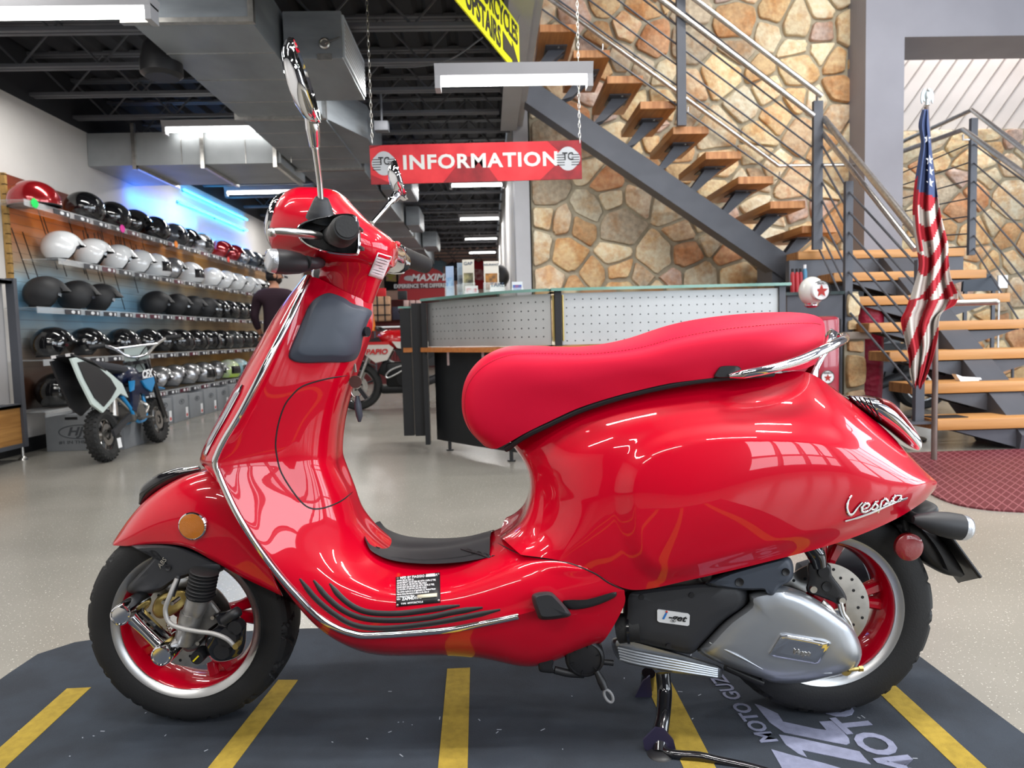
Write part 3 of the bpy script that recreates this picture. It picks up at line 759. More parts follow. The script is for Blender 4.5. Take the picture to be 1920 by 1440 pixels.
def pxtext(s, ox, oy, xd, yd, size, reg, depth=.0015, bold=0., shear=0., m=None, name='lettering', parent=None, align='CENTER', sx=1., spacing=1., fb=-.1):
    vs, fs = text_geo(s, 1., bold, shear, 1., align, .02, spacing); out = []
    for p in vs:
        x = ox+(xd[0]*p.x*sx+yd[0]*p.y)*size; y = oy+(xd[1]*p.x*sx+yd[1]*p.y)*size
        l, n_ = hit(x, y, reg, fb); out.append(l+n_*(depth*(.5+.5*p.z/.02)+.0002))
    mb = MB(); mb.add(out, fs); return mb.build(name, m, parent or SR, 0)
def script(strokes, f, reg, r, m, name, parent=None, lift=.0022):
    mb = MB()
    for st in strokes: px_strip(mb, [f(*p) for p in st], reg, r, n=8, flat=.6, lift=lift, seg=5, rl=[.7, 1, 1.1, 1, .8])
    return mb.build(name, m, parent or SR)
VES = [[(722, 1064), (700, 1100), (690, 1150), (706, 1196), (730, 1190), (760, 1150), (795, 1112)], [(795, 1160), (828, 1150), (842, 1128), (818, 1120), (792, 1146), (797, 1178), (832, 1172), (866, 1146)],
       [(905, 1103), (880, 1116), (898, 1136), (888, 1158), (858, 1162)], [(930, 1098), (918, 1140), (905, 1182)], [(928, 1104), (955, 1088), (970, 1112), (938, 1136)],
       [(1062, 1064), (1022, 1068), (1004, 1098), (1028, 1110), (1062, 1068)], [(1066, 1064), (1060, 1092), (1092, 1084)], [(1062, 1066), (1060, 1092), (1105, 1080)],
       [(676, 1242), (760, 1218), (870, 1178), (985, 1128), (1100, 1086)], [(970, 1125), (995, 1105), (1004, 1098)], [(862, 1150), (880, 1116)]]
script(VES, lambda x, y: (1400+x/3.692, 640+y/3.692), 'cowl', .0026, M['chrome'], 'badge_script')
script(VES, lambda x, y: (958-(1400+x/3.692-1586)*.83, 1040-(640+y/3.692-925)*-.32-(x-676)*.028), 'tmat', .0016, M['blackp'], 'mat_script', tmo)
# dark panel on the glovebox
PANEL = [(541, 663), (547, 676), (568, 681), (610, 680), (655, 678), (672, 663), (680, 628), (690, 600), (696, 586), (688, 578), (662, 570), (647, 560), (631, 553), (614, 550), (593, 559), (579, 574), (568, 597), (556, 625)]
pad('glovebox_panel', PANEL, 'inner', [(1.0, -.001), (.99, .003), (.95, .006), (.88, .0075), (.82, .012), (.76, .0135), (.5, .014), (.2, .014)], M['greyp'], seg=4)
mb = MB(); px_strip(mb, PANEL+[PANEL[0]], 'inner', .0012, flat=1, seg=4); mb.build('panel_edge', M['red'], SR)
# ignition and keys
kb = thing('key_bunch', 'bunch of keys with brown round tag and black fob hanging from the scooter ignition', 'keys', tuple(S(664, 700, -.02)))
mb = MB(); disc(mb, 690, 622, -.045, .011, .012, ax=(UH-NH*.4).normalized()); mb.build('ignition_lock', M['blackg'], SR)
mb = MB(); mb.bar(S(664, 676, -.03), S(667, 698, -.03), .003, .010, NH); mb.build('key', M['steel'], kb)
mb = MB(); c = S(668, 735, -.03); mb.tube([c+UH*.011*math.cos(a)+ZH*.011*math.sin(a) for a in [i*PI/10 for i in range(20)]], .001, 6, closed=True); mb.build('key_ring', M['steel'], kb)
mb = MB(); disc(mb, 666, 716, -.034, .0135, .003); mb.build('round_tag', mat('brown leather', '#4a302c', .6), kb)
mb = MB(); mb.bar(S(674, 728, -.034), S(688, 747, -.034), .008, .010, NH); mb.build('key_head', M['blackp'], kb)
mb = MB(); mb.tube([S(670, 742, -.03), S(671, 760, -.03), S(674, 780, -.03), S(674, 791, -.03)], [.004, .008, .0075, .003], 12); mb.build('fob', M['greyp'], kb)
# steering head + headset
loft('steering_head', [(588, 440, 742, 455, .085), (597, 480, 742, 470, .085), (600, 500, 733, 498, .075), (602, 510, 716, 524, .062), (600, 518, 706, 548, .056), (600, 526, 698, 570, .052)], red, e=2.2)
hs = loft('headset', [(548, 364, 519, 470, .082), (560, 358, 530, 486, .098), (582, 355, 556, 492, .115), (635, 361, 600, 500, .128), (660, 384, 640, 505, .125), (690, 414, 680, 508, .105), (722, 438, 712, 508, .085), (741, 454, 735, 500, .05)], red, e=2.4)
loft('headlight_rim', [(553, 360, 524, 474, .088), (540, 364, 517, 468, .088), (532, 376, 513, 455, .078)], M['chrome'], e=2.2)
loft('headlight_lens', [(534, 374, 514, 457, .076), (526, 386, 511, 448, .06), (520, 400, 510, 436, .03)], M['clear'], e=2.2)
hb = BVHTree.FromObject(hs, bpy.context.evaluated_depsgraph_get()) if False else None
me = hs.data; BV['head'] = [BVHTree.FromPolygons([tuple(WM(hs) @ v.co) for v in me.vertices], [tuple(p.vertices) for p in me.polygons])]
sh = [o for o in bpy.data.objects if o.name == 'steering_head'][0]; me = sh.data
BV['head'].append(BVHTree.FromPolygons([tuple(WM(sh) @ v.co) for v in me.vertices], [tuple(p.vertices) for p in me.polygons]))
# warning sticker
def quadpad(name, q, reg, m, parent=None, lift=.001, n=6, fb=-.1):
    G = []
    for i in range(n+1):
        a = V(q[0]).lerp(V(q[3]), i/n); b = V(q[1]).lerp(V(q[2]), i/n); row = []
        for j in range(n+1):
            p = a.lerp(b, j/n); l, nn = hit(p.x, p.y, reg, fb); row.append(l+nn*lift)
        G.append(row)
    mb = MB(); mb.grid(G); return mb.build(name, m, parent or SR, 60, solid=.0006)
st = quadpad('warning_sticker', [(708, 473), (734, 481), (716, 524), (690, 516)], 'head', M['white'], lift=.0012)
quadpad('sticker_header', [(709, 475), (732, 482), (730, 487), (707, 480)], 'head', red, st, lift=.002)
for k in range(6):
    f = .24+k*.115; a = V((708, 473)).lerp(V((690, 516)), f); b = V((734, 481)).lerp(V((716, 524)), f)
    a = a.lerp(b, .1); b = a.lerp(b, .88)
    mb = MB(); px_strip(mb, [tuple(a), tuple((a+b)/2), tuple(b)], 'head', .0007, flat=.5, lift=.0018, seg=3); mb.build('text_line', M['black'], st)
# handlebar controls (near side)
HO = [(556, 428), (566, 418), (585, 411), (627, 402), (658, 401), (671, 411), (676, 440), (674, 473), (664, 479), (618, 475), (577, 461), (560, 446)]
P = spline([V((p[0], p[1], 0)) for p in HO], 4, closed=True); c = sum(P, V((0, 0, 0)))/len(P); G = []
for s, v, dx in ((.55, -.09, 10), (.85, -.15, 4), (1., -.20, 0), (1., -.232, 0), (.93, -.236, 0), (.9, -.225, 0), (.85, -.2, 0), (.3, -.2, 0)):
    G.append([S(c.x+dx+(q.x-c.x)*s, c.y+(q.y-c.y)*s, v) for q in P]); G[-1].append(G[-1][0])
mb = MB(); mb.grid(G[:6]); ch = mb.build('control_housing', M['chrome'], SR, 50)
mb = MB(); mb.grid(G[5:]); mb.build('housing_inside', M['blackp'], ch, 50)
mb = MB(); T(mb, [(622, 441, -.2), (634, 441, -.26), (640, 438, -.31), (646, 431, -.345), (649, 427, -.36)], [.018, .0205, .0245, .0245, .0205], n=28); mb.lathe([(1e-4, .0005), (.0185, .0005), (.0190, -.002), (.0195, -.01)], S(650.5, 424.5, -.362), (S(650, 425, -.37)-S(640, 438, -.31)).normalized(), 30)
mb.build('handgrip', M['rubber'], SR, 50)
mb = MB(); T(mb, [(600, 443, -.235), (582, 440, -.26), (555, 436, -.285), (530, 434, -.295), (514, 434, -.298)], [.007, .0085, .0075, .007, .006], n=12); mb.ell(S(510.5, 436, -.298), (.0085, .0085, .0085)); mb.build('brake_lever', mat('cast lever alloy', (.6, .6, .6), .3, 1), SR)
mb = MB(); mb.bb(S(667, 424, -.235), S(682, 436, -.20), .002); mb.build('switch', M['blackp'], SR)
mb = MB(); mb.bb(S(668, 460, -.235), S(684, 471, -.20), .002); mb.build('switch', M['blackp'], SR)
# far side grip
mb = MB(); T(mb, [(742, 474, .17), (757, 479, .24), (775, 488, .30), (790, 494, .345), (799, 498, .365)], [.02, .0215, .023, .023, .021], n=20); mb.build('handgrip', M['rubber'], SR)
mb = MB(); T(mb, [(722, 478, .10), (738, 486, .16), (752, 492, .20)], [.03, .034, .026], n=16); mb.build('control_housing', M['chrome'], SR)
mb = MB(); mb.ell(S(748, 470, .19), (.02, .014, .014)); mb.build('switch', M['blackg'], SR)
mb = MB(); mb.ell(S(752, 499, .19), (.02, .012, .012)); mb.build('switch', M['blackg'], SR)
mb = MB(); T(mb, [(722, 508, .2), (738, 511, .25), (756, 510, .28)], .005); mb.build('brake_lever', M['chrome'], SR)
mb = MB(); mb.ell(S(744, 458, .1), (.009, .009, .007)); mb.build('start_button', red, SR)
# mirrors
def mirror_(cx, cy, v, r, stem, rs, boot):
    N = (UH*.95+ZH*.25+NH*.10).normalized(); c = S(cx, cy, v); u = (ZH-ZH.dot(N)*N).normalized(); w = N.cross(u)
    mb = MB(); pr = [(1., 0), (1.03, -.004), (.98, -.012), (.8, -.022), (.5, -.029), (1e-3, -.032)]
    G = [[c+N*h+(u*math.cos(a)*1.0+w*math.sin(a)*.82)*r*k for a in [2*PI*i/36 for i in range(37)]] for k, h in pr]
    mb.grid(G); m1 = mb.build('rearview_mirror', M['chrome'], SR, 50)
    mb = MB(); G = [[c+N*h+(u*math.cos(a)*1.0+w*math.sin(a)*.82)*r*k for a in [2*PI*i/36 for i in range(37)]] for k, h in ((1., 0), (1., .002), (.955, .002), (.95, -.001))]
    mb.grid(G); mb.build('mirror_rim', M['chrome'], m1)
    mb = MB(); mb.add([c-N*.0005+(u*math.cos(a)+w*math.sin(a)*.82)*r*.955 for a in [2*PI*i/36 for i in range(36)]], [tuple(range(36))]); mb.build('mirror_glass', mat('mirror glass', (.9, .9, .9), .01, 1), m1, 0)
    mb = MB(); T(mb, stem, rs, n=16); mb.build('mirror_stem', M['chrome'], m1)
    if boot: mb = MB(); T(mb, boot[0], boot[1], n=20); mb.build('stem_boot', M['darkp'], m1)
    return m1
plabel(mirror_(574, 152, -.30, .071, [(603, 392, -.20), (599, 340, -.22), (592, 285, -.25), (590, 272, -.255), (586, 240, -.275), (580, 215, -.29)], [.0055, .0055, .006, .0095, .0125, .009],
        [[(600, 412, -.19), (602, 400, -.195), (603, 380, -.2), (604, 371, -.203)], [.027, .0245, .0165, .012]]), 'larger chrome mirror at the upper left')
plabel(mirror_(753, 338, .30, .052, [(698, 418, .2), (712, 402, .22), (731, 380, .25), (735, 375, .26), (744, 365, .28), (752, 350, .295)], [.006, .006, .0065, .0105, .013, .008], None), 'smaller looking chrome mirror on the far side')
# front indicator (near and far)
def indic(a, b, r, name='turn_signal', far=False):
    A = S(*a); B = S(*b)
    if far: A = mir(A); B = mir(B)
    ax = (B-A).normalized(); L = (B-A).length
    mb = MB(); mb.lathe([(.25*r, 0), (.5*r, .10*L), (.85*r, .35*L), (1.*r, .62*L), (1.*r, .84*L)], A, ax, 28); mb.lathe([(1e-4, 0), (.25*r, 0)], A, ax, 28); i = mb.build(name, M['darkp'], SR, 60)
    mb = MB(); mb.lathe([(1.*r, .84*L), (.98*r, .92*L), (.85*r, .985*L), (.5*r, L), (1e-4, L)], A, ax, 28); mb.build('lens', M['clear'], i, 60); return i
indic((592, 497, -.11), (500, 488, -.17), .0245)
indic((592, 497, -.11), (500, 488, -.17), .0245, far=True)
mb = MB(); T(mb, [(600, 492, -.07), (590, 494, -.11), (575, 492, -.13)], [.012, .012, .014]); mb.build('signal_stem', M['darkp'], SR)
# ---------------- front suspension, hub, brake
slab('inner_fender', [(245, 1022), (290, 1019), (330, 1022), (372, 1037), (405, 1052), (420, 1058), (418, 1070), (395, 1076), (360, 1079), (325, 1092), (298, 1110), (262, 1114), (240, 1110), (243, 1095), (275, 1060), (292, 1035), (280, 1025), (262, 1028)], -.01, -.098, M['darkp'])
mb = MB(); 
for q, r_ in (((316, 1064, -.1), .006), ):
    mb.lathe([(1e-4, .001), (r_*.5, .001), (r_, .003), (r_*1.1, 0)], S(*q), -NH, 20)
mb.build('fender_screw', M['black'], SR)
mb = MB(); put_text(mb, 'ABS', S(304, 1056, -.1005), (UH*.62+ZH*.78), (-UH*.78+ZH*.62), .014, align='CENTER', shear=.2); mb.build('abs_lettering', M['steel'], SR, 0)
mb = MB(); ax0 = S(384, 1070, -.115); ax1 = S(374, 1120, -.115); P = []
for i in range(60):
    t = i/59; P.append(.026+.0035*math.sin(t*2*PI*8))
mb.tube([ax0.lerp(ax1, i/59) for i in range(60)], P, 24); mb.build('shock_boot', M['rubber'], SR, 60)
mb = MB(); T(mb, [(373, 1118, -.115), (366, 1140, -.115), (360, 1150, -.115)], [.023, .023, .021], n=20); T(mb, [(360, 1148, -.115), (352, 1180, -.115), (345, 1205, -.115)], [.023, .022, .020], n=20); fk = mb.build('shock_body', mat('cast fork alloy', (.34, .33, .32), .4, .8, noise=.2, nscale=30), SR)
slab('hub_bracket', [(372, 1133), (392, 1122), (410, 1140), (420, 1160), (405, 1172), (390, 1185), (372, 1215), (350, 1222), (338, 1205), (352, 1170)], -.055, -.10, mat('grey cast bracket', (.22, .21, .2), .5, .6, noise=.2, nscale=30))
mb = MB()
for q in ((350, 1150), (339, 1172), (398, 1159), (370, 1207), (322, 1132), (306, 1130), (380, 1137)): disc(mb, q[0], q[1], -.122, .0045, .03, n=8)
mb.build('bolt', M['steel'], SR)
slab('caliper_bracket', [(296, 1118), (330, 1106), (352, 1110), (350, 1130), (330, 1150), (300, 1160), (285, 1145)], -.05, -.075, M['gold'])
# chrome swing arm with round end caps
mb = MB(); A = S(243, 1142, -.13); B = S(318, 1216, -.135); d = (B-A).normalized(); q = d.cross(NH).normalized(); G = []
for i in range(13):
    t = i/12; w_ = .0165*(1-.25*math.sin(PI*t)); dd = .026*(1-.1*math.sin(PI*t)); p = A.lerp(B, t)
    G.append([p+q*(w_*math.copysign(abs(math.cos(a))**.7, math.cos(a)))+NH*(dd*math.copysign(abs(math.sin(a))**.8, math.sin(a))) for a in [2*PI*k/24 for k in range(25)]])
mb.grid(G); ar = mb.build('suspension_arm', M['chrome'], SR, 50)
for q in (A, B):
    mb = MB(); mb.lathe([(.019, .05), (.0215, .04), (.0215, -.032), (.020, -.036), (.0175, -.037), (.0165, -.035), (1e-4, -.035)], q, NH, 40); mb.build('end_cap', M['chrome'], ar, 40)
mb = MB(); mb.bar(S(262, 1148, -.162), S(308, 1190, -.166), .004, .008, NH); mb.build('arm_rib', M['blackg'], ar)
# caliper
slab('brake_caliper', [(400, 1150), (420, 1145), (445, 1143), (452, 1158), (462, 1166), (462, 1190), (460, 1210), (452, 1228), (430, 1240), (405, 1242), (388, 1228), (384, 1205), (392, 1185), (408, 1170)], -.06, -.125, M['blackg'])
mb = MB()
for q, r_ in (((425, 1198), .02), ((415, 1222), .017), ((440, 1178), .015)): disc(mb, q[0], q[1], -.138, r_, .02)
mb.build('caliper_piston_cover', M['blackp'], SR)
mb = MB(); T(mb, [(420, 1165, -.13), (438, 1152, -.13), (447, 1146, -.12)], .011); T(mb, [(335, 1080, -.1), (328, 1100, -.11), (322, 1118, -.12)], .006); mb.build('rubber_hose', M['blackp'], SR)
mb = MB(); T(mb, [(332, 1085, -.11), (318, 1118, -.125), (310, 1145, -.13), (318, 1168, -.135), (340, 1178, -.14), (370, 1184, -.14), (400, 1188, -.142), (425, 1198, -.142), (440, 1212, -.138)], .0048); plabel(mb.build('brake_hose', mat('grey braided hose', (.35, .34, .33), .4, .3), SR), 'grey brake hose')
mb = MB(); mb.lathe([(1e-4, .0), (.006, 0), (.006, .02)], S(441, 1213, -.145), NH, 12); mb.build('hose_bolt', M['gold'], SR)
mb = MB(); disc(mb, 369, 1234, -.12, .014, .03); sn = mb.build('wheel_sensor', M['blackp'], SR); mb = MB(); mb.bar(S(362, 1240, -.123), S(372, 1230, -.123), .003, .002, NH); mb.build('yellow_mark', mat('yellow paint mark', '#e6d21e', .5), sn)
mb = MB()
for i in range(40):
    a = 2*PI*i/40; d = UH*math.cos(a)+ZH*math.sin(a); mb.bar(FC+d*.040-NH*.045, FC+d*.048-NH*.045, .003, .004, NH)
mb.build('tone_ring', M['steel'], SR)
# ---------------- seat
seat = [
 [(905, 832, 0), (912, 838, -.045), (922, 841, -.07), (932, 841, -.085)],
 [(881, 806, 0), (884, 808, -.085), (912, 818, -.105), (952, 831, -.10)],
 [(868, 768, 0), (870, 770, -.10), (915, 785, -.122), (985, 812, -.115)],
 [(873, 715, 0), (876, 718, -.11), (935, 748, -.135), (1030, 790, -.125)],
 [(900, 675, 0), (906, 679, -.12), (970, 725, -.145), (1085, 765, -.132)],
 [(942, 652, 0), (950, 660, -.128), (1020, 712, -.152), (1150, 744, -.142)],
 [(1000, 648, 0), (1010, 659, -.132), (1080, 703, -.156), (1205, 730, -.146)],
 [(1090, 651, 0), (1100, 660, -.137), (1150, 692, -.16), (1255, 719, -.15)],
 [(1180, 635, 0), (1190, 650, -.142), (1230, 682, -.165), (1300, 713, -.153)],
 [(1260, 607, 0), (1272, 628, -.147), (1300, 665, -.168), (1332, 709, -.153)],
 [(1350, 591, 0), (1362, 613, -.147), (1378, 652, -.166), (1385, 702, -.150)],
 [(1450, 584, 0), (1455, 604, -.135), (1462, 650, -.155), (1450, 697, -.138)],
 [(1512, 587, 0), (1517, 602, -.09), (1518, 650, -.115), (1505, 692, -.10)],
 [(1540, 598, 0), (1544, 612, -.05), (1543, 650, -.06), (1530, 682, -.055)],
 [(1546, 620, 0), (1547, 630, -.02), (1545, 655, -.03), (1532, 683, -.03)]]
seat_o = snet('seat', seat, M['seat'], nu=10, nv=12, reg='seat', smooth=80)
plabel(seat_o, 'red vinyl seat with stitched edge')
SEAM = [(922, 839), (898, 822), (881, 800), (872, 765), (877, 722), (905, 686), (952, 664), (1010, 660), (1100, 661), (1190, 651), (1272, 630), (1362, 614), (1455, 605), (1520, 603), (1540, 606)]
P = spline([V((p[0], p[1], 0)) for p in SEAM], 28); mb = MB()
for i in range(0, len(P)-2, 2):
    a, na = hit(P[i].x, P[i].y+3, 'seat', -.12); b, nb = hit(P[i+1].x, P[i+1].y+3, 'seat', -.12)
    if (b-a).length < .02: mb.bar(a+na*.0003, b+nb*.0003, .0012, .0012, na)
mb.build('stitching', mat('dark red thread', (.30, .01, .02), .6), seat_o)
mb = MB(); P = spline([S(*p) for p in [(948, 843, -.085), (985, 818, -.108), (1030, 796, -.118), (1085, 771, -.125), (1150, 749, -.135), (1220, 731, -.14), (1300, 716, -.147), (1385, 706, -.145), (1450, 701, -.13)]], 6)
mb.tube(P, .006, 8); mb.tube([mir(p) for p in P], .006, 8); mb.build('seat_gasket', M['black'], SR)
slab('seat_notch', [(1338, 708), (1345, 692), (1352, 686), (1372, 685), (1388, 688), (1392, 704), (1362, 709)], -.13, -.162, M['blackp'])
# grab rail
G_ = [(1368, 705, -.165), (1400, 700, -.175), (1450, 690, -.178), (1500, 675, -.17), (1545, 655, -.15), (1572, 642, -.11), (1583, 636, -.06), (1584, 632, 0)]
P = spline([S(*p) for p in G_], 8); P = P+[mir(p) for p in P[:-1][::-1]]
rr = [.0095 if 6 < i < len(P)-7 else .0045+.0008*min(i, len(P)-1-i) for i in range(len(P))]
mb = MB(); mb.tube(P, rr, 16); gr = mb.build('grab_rail', M['chrome'], SR, 60)
mb = MB(); T(mb, [(1560, 628, .0), (1556, 640, -.03), (1540, 668, -.05), (1527, 690, -.055), (1520, 706, -.055)], [.012, .011, .008, .010, .016], n=14); T(mb, [(1556, 622, .03), (1572, 632, .03), (1580, 640, .0)], .008); mb.build('rail_bracket', M['chrome'], gr)
# tail light
tl = loft('tail_light', [(1583, 741, 1600, 762, .035), (1615, 742, 1632, 783, .05), (1650, 750, 1662, 806, .055), (1685, 785, 1692, 832, .052), (1712, 817, 1707, 842, .04), (1717, 828, 1712, 843, .02)], M['chrome'], e=3)
loft('brake_light_lens', [(1632, 742, 1640, 760, .05), (1655, 750, 1658, 775, .0565), (1686, 784, 1684, 805, .053), (1708, 812, 1700, 826, .042)], M['redlens'], tl, e=3)
mb = MB()
for k in range(5): mb.tube([S(1592+k*9, 742+k*1.0, -.05), S(1612+k*10, 760+k*7, -.052)], .0015, 6)
mb.build('light_grooves', M['blackg'], tl)
# rear mudguard, plate holder, rear signals
loft('rear_mudguard', [(1650, 965, 1668, 990, .055), (1700, 968, 1690, 1010, .062), (1745, 1000, 1712, 1042, .06), (1778, 1045, 1745, 1064, .055), (1786, 1062, 1772, 1070, .05)], M['blackp'], e=4)
mb = MB()
q = [S(1722, 990, .085), S(1799, 1091, .085), S(1838, 1082, -.085), S(1772, 992, -.085)]; nn = (q[1]-q[0]).cross(q[3]-q[0]).normalized()
mb.prism(q, nn*.004); mb.tube([q[0], q[1]], .004, 8); mb.tube([q[3], q[2]], .004, 8); mb.build('plate_holder', M['blackp'], SR)
loft('plate_bracket', [(1672, 955, 1680, 975, .04), (1715, 944, 1720, 980, .05), (1738, 938, 1735, 975, .045), (1742, 950, 1738, 970, .03)], M['darkp'], e=4)
mb = MB(); T(mb, [(1700, 965, -.05), (1715, 972, -.09), (1735, 978, -.12)], [.012, .012, .013]); mb.build('signal_stem', M['darkp'], SR)
indic((1712, 974, -.12), (1817, 991, -.12), .0265)
indic((1712, 974, -.12), (1817, 991, -.12), .0265, far=True)
mb = MB(); a_ = S(1703, 1025, -.095); mb.lathe([(1e-4, -.004), (.0285, -.004), (.0285, .005), (.026, .007), (.018, .009), (1e-4, .0095)], a_, -NH, 36); plabel(mb.build('rear_reflector', M['redlens'], SR), 'round red reflector')
mb = MB(); T(mb, [(1703, 1025, -.09), (1700, 1000, -.06), (1695, 975, -.05)], .008); mb.build('reflector_bracket', M['blackp'], SR)
# ---------------- engine and drive
slab('transmission_case', [(1403, 1111), (1430, 1103), (1461, 1097), (1496, 1106), (1530, 1123), (1564, 1145), (1595, 1172), (1611, 1202), (1616, 1228), (1606, 1251), (1585, 1263), (1544, 1273), (1496, 1281), (1454, 1280), (1427, 1272), (1392, 1260), (1350, 1244), (1308, 1222), (1320, 1203), (1358, 1163), (1401, 1131)], -.05, -.158, M['silver'],
     rings=((1, 0), (.985, .35), (.96, .62), (.92, .8), (.86, .92), (.75, .98), (.55, 1), (.3, 1)))
slab('engine_side_cover', [(1171, 1112), (1195, 1104), (1250, 1097), (1330, 1090), (1380, 1092), (1402, 1106), (1401, 1133), (1360, 1163), (1322, 1203), (1303, 1222), (1288, 1226), (1250, 1218), (1200, 1206), (1165, 1195), (1168, 1150)], -.06, -.150, M['darkp'])
slab('air_box', [(1320, 1094), (1360, 1075), (1410, 1060), (1455, 1048), (1478, 1044), (1487, 1058), (1487, 1080), (1478, 1092), (1462, 1100), (1452, 1117), (1440, 1117), (1433, 1107), (1400, 1107), (1358, 1104)], -.08, -.165, M['greyp'])
mb = MB(); disc(mb, 1387, 1092, -.1675, .0085, .01, dome=-.002); disc(mb, 1474, 1073, -.168, .0075, .01, dome=-.002); mb.build('box_hole', M['black'], SR)
mb = MB()
for q in ((1203, 1120), (1297, 1116), (1254, 1212)): disc(mb, q[0], q[1], -.152, .0055, .008)
mb.build('cover_screw', M['black'], SR)
# badge plate "i-get"
def plate(name, q, v, th, m, parent=None):
    P = [S(a, b, v) for a, b in q]; mb = MB(); mb.prism(P, -NH*th); return mb.build(name, m, parent or SR, 0)
bp = plate('engine_badge', [(1234, 1142), (1290, 1150), (1293, 1153), (1292, 1171), (1289, 1173), (1236, 1166), (1232, 1163), (1232, 1144)], -.151, .002, mat('brushed badge', (.75, .76, .78), .4, .2))
def vtext(s, a, b, v, size, m, name, parent, **k):
    p = S(*a, v); q = S(*b, v); xd = (q-p).normalized(); yd = NH.cross(xd)*-1
    if yd.z < 0: yd = -yd
    mb = MB(); put_text(mb, s, (p+q)/2, xd, yd, size, **k); return mb.build(name, m, parent, 0)
vtext('i', (1242, 1153), (1248, 1154), -.1535, .024, mat('blue print', '#2a6fb8', .5), 'lettering_i', bp, bold=.03, shear=.3)
vtext('-get', (1252, 1156), (1286, 1161), -.1535, .018, M['black'], 'lettering_get', bp, bold=.02, shear=.3, sx=1.25)
mb = MB(); mb.ell(S(1250, 1147, -.1545), (.0022, .0012, .0022)); mb.build('red_dot', mat('red print', '#d83a20', .5), bp)
# chrome badge on the transmission case
cb = slab('case_badge', [(1440, 1227), (1463, 1190), (1475, 1189), (1557, 1203), (1559, 1207), (1537, 1245), (1530, 1246), (1450, 1232)], -.150, -.166, M['chrome'], closed_spline=False, rings=((1, 0), (.93, .8), (.85, .9), (.5, .75)))
vtext('Vespa', (1475, 1221), (1530, 1228), -.1672, .015, M['steel'], 'lettering', cb, shear=.4, bold=.01, depth=.0008)
mb = MB(); T(mb, [(1330, 1205, -.15), (1380, 1228, -.158), (1430, 1255, -.155)], [.001, .003, .001]); T(mb, [(1455, 1255, -.15), (1500, 1262, -.152), (1560, 1262, -.148)], [.001, .0025, .001]); mb.build('case_ridge', M['silver'], SR)
cc = slab('crankcase', [(1148, 1198), (1175, 1197), (1230, 1212), (1300, 1232), (1352, 1250), (1355, 1262), (1345, 1272), (1290, 1266), (1200, 1250), (1165, 1240), (1150, 1222)], -.03, -.115, M['silver'])
for k in range(5):
    mb = MB(); T(mb, [(1158+k*1, 1214+k*5.2, -.116), (1200, 1224+k*5.2, -.122), (1280, 1240+k*4.6, -.122), (1345, 1254+k*3.6, -.118)], .0032, n=8); mb.build('cooling_fin', M['silver'], cc)
mb = MB(); T(mb, [(1160, 1178, -.12), (1175, 1177, -.125), (1200, 1177, -.13)], [.030, .029, .027], n=24); hsn = mb.build('intake_hose', M['rubber'], SR); mb = MB(); T(mb, [(1176, 1177, -.125), (1181, 1177, -.126)], .033, n=24); mb.build('hose_clamp', M['blackg'], hsn)
# horn / round black cover
mb = MB(); c = S(1097, 1236, -.13); mb.lathe([(1e-4, .05), (.040, .05), (.041, .006), (.038, 0), (.034, -.002), (.033, .002), (.02, -.001), (1e-4, -.001)], c, NH, 44); hr = mb.build('horn', M['blackp'], SR, 40)
mb = MB()
for i in range(6):
    a = i*PI/3+.3; d = UH*math.cos(a)+ZH*math.sin(a); mb.bar(c+d*.024-NH*.002, c+d*.032-NH*.002, .0015, .002, NH)
mb.build('horn_rib', M['black'], hr)
slab('stand_bracket', [(1010, 1232), (1020, 1227), (1032, 1230), (1038, 1240), (1036, 1252), (1040, 1262), (1020, 1261), (1010, 1256)], -.10, -.13, M['blackp'])
mb = MB(); T(mb, [(1040, 1256, -.12), (1065, 1262, -.12), (1095, 1264, -.12)], .008); T(mb, [(1120, 1240, -.11), (1150, 1243, -.11)], .006); mb.build('stand_link', M['blackp'], SR)
mb = MB(); T(mb, [(1118, 1258, -.13), (1128, 1278, -.135), (1134, 1292, -.14)], [.006, .009, .008]); kp = mb.build('kick_lever', M['blackp'], SR)
mb = MB(); c = S(1141, 1305, -.14); mb.tube([c+(UH*.35+ZH*-1).normalized()*.014*math.cos(a)+(UH).normalized()*.008*math.sin(a) for a in [i*PI/9 for i in range(18)]], .003, 8, closed=True); mb.build('lever_loop', mat('grey plastic', (.25, .25, .26), .5), kp)
fp = slab('foot_peg', [(997, 1122), (1003, 1112), (1030, 1109), (1045, 1120), (1067, 1145), (1069, 1155), (1050, 1160), (1015, 1162), (1006, 1150)], -.185, -.235, M['darkp'], rings=((1, 0), (.9, .8), (.75, 1)))
slab('peg_arm', [(1055, 1126), (1100, 1124), (1150, 1110), (1157, 1113), (1150, 1122), (1110, 1138), (1068, 1143)], -.17, -.188, M['blackp'], fp)
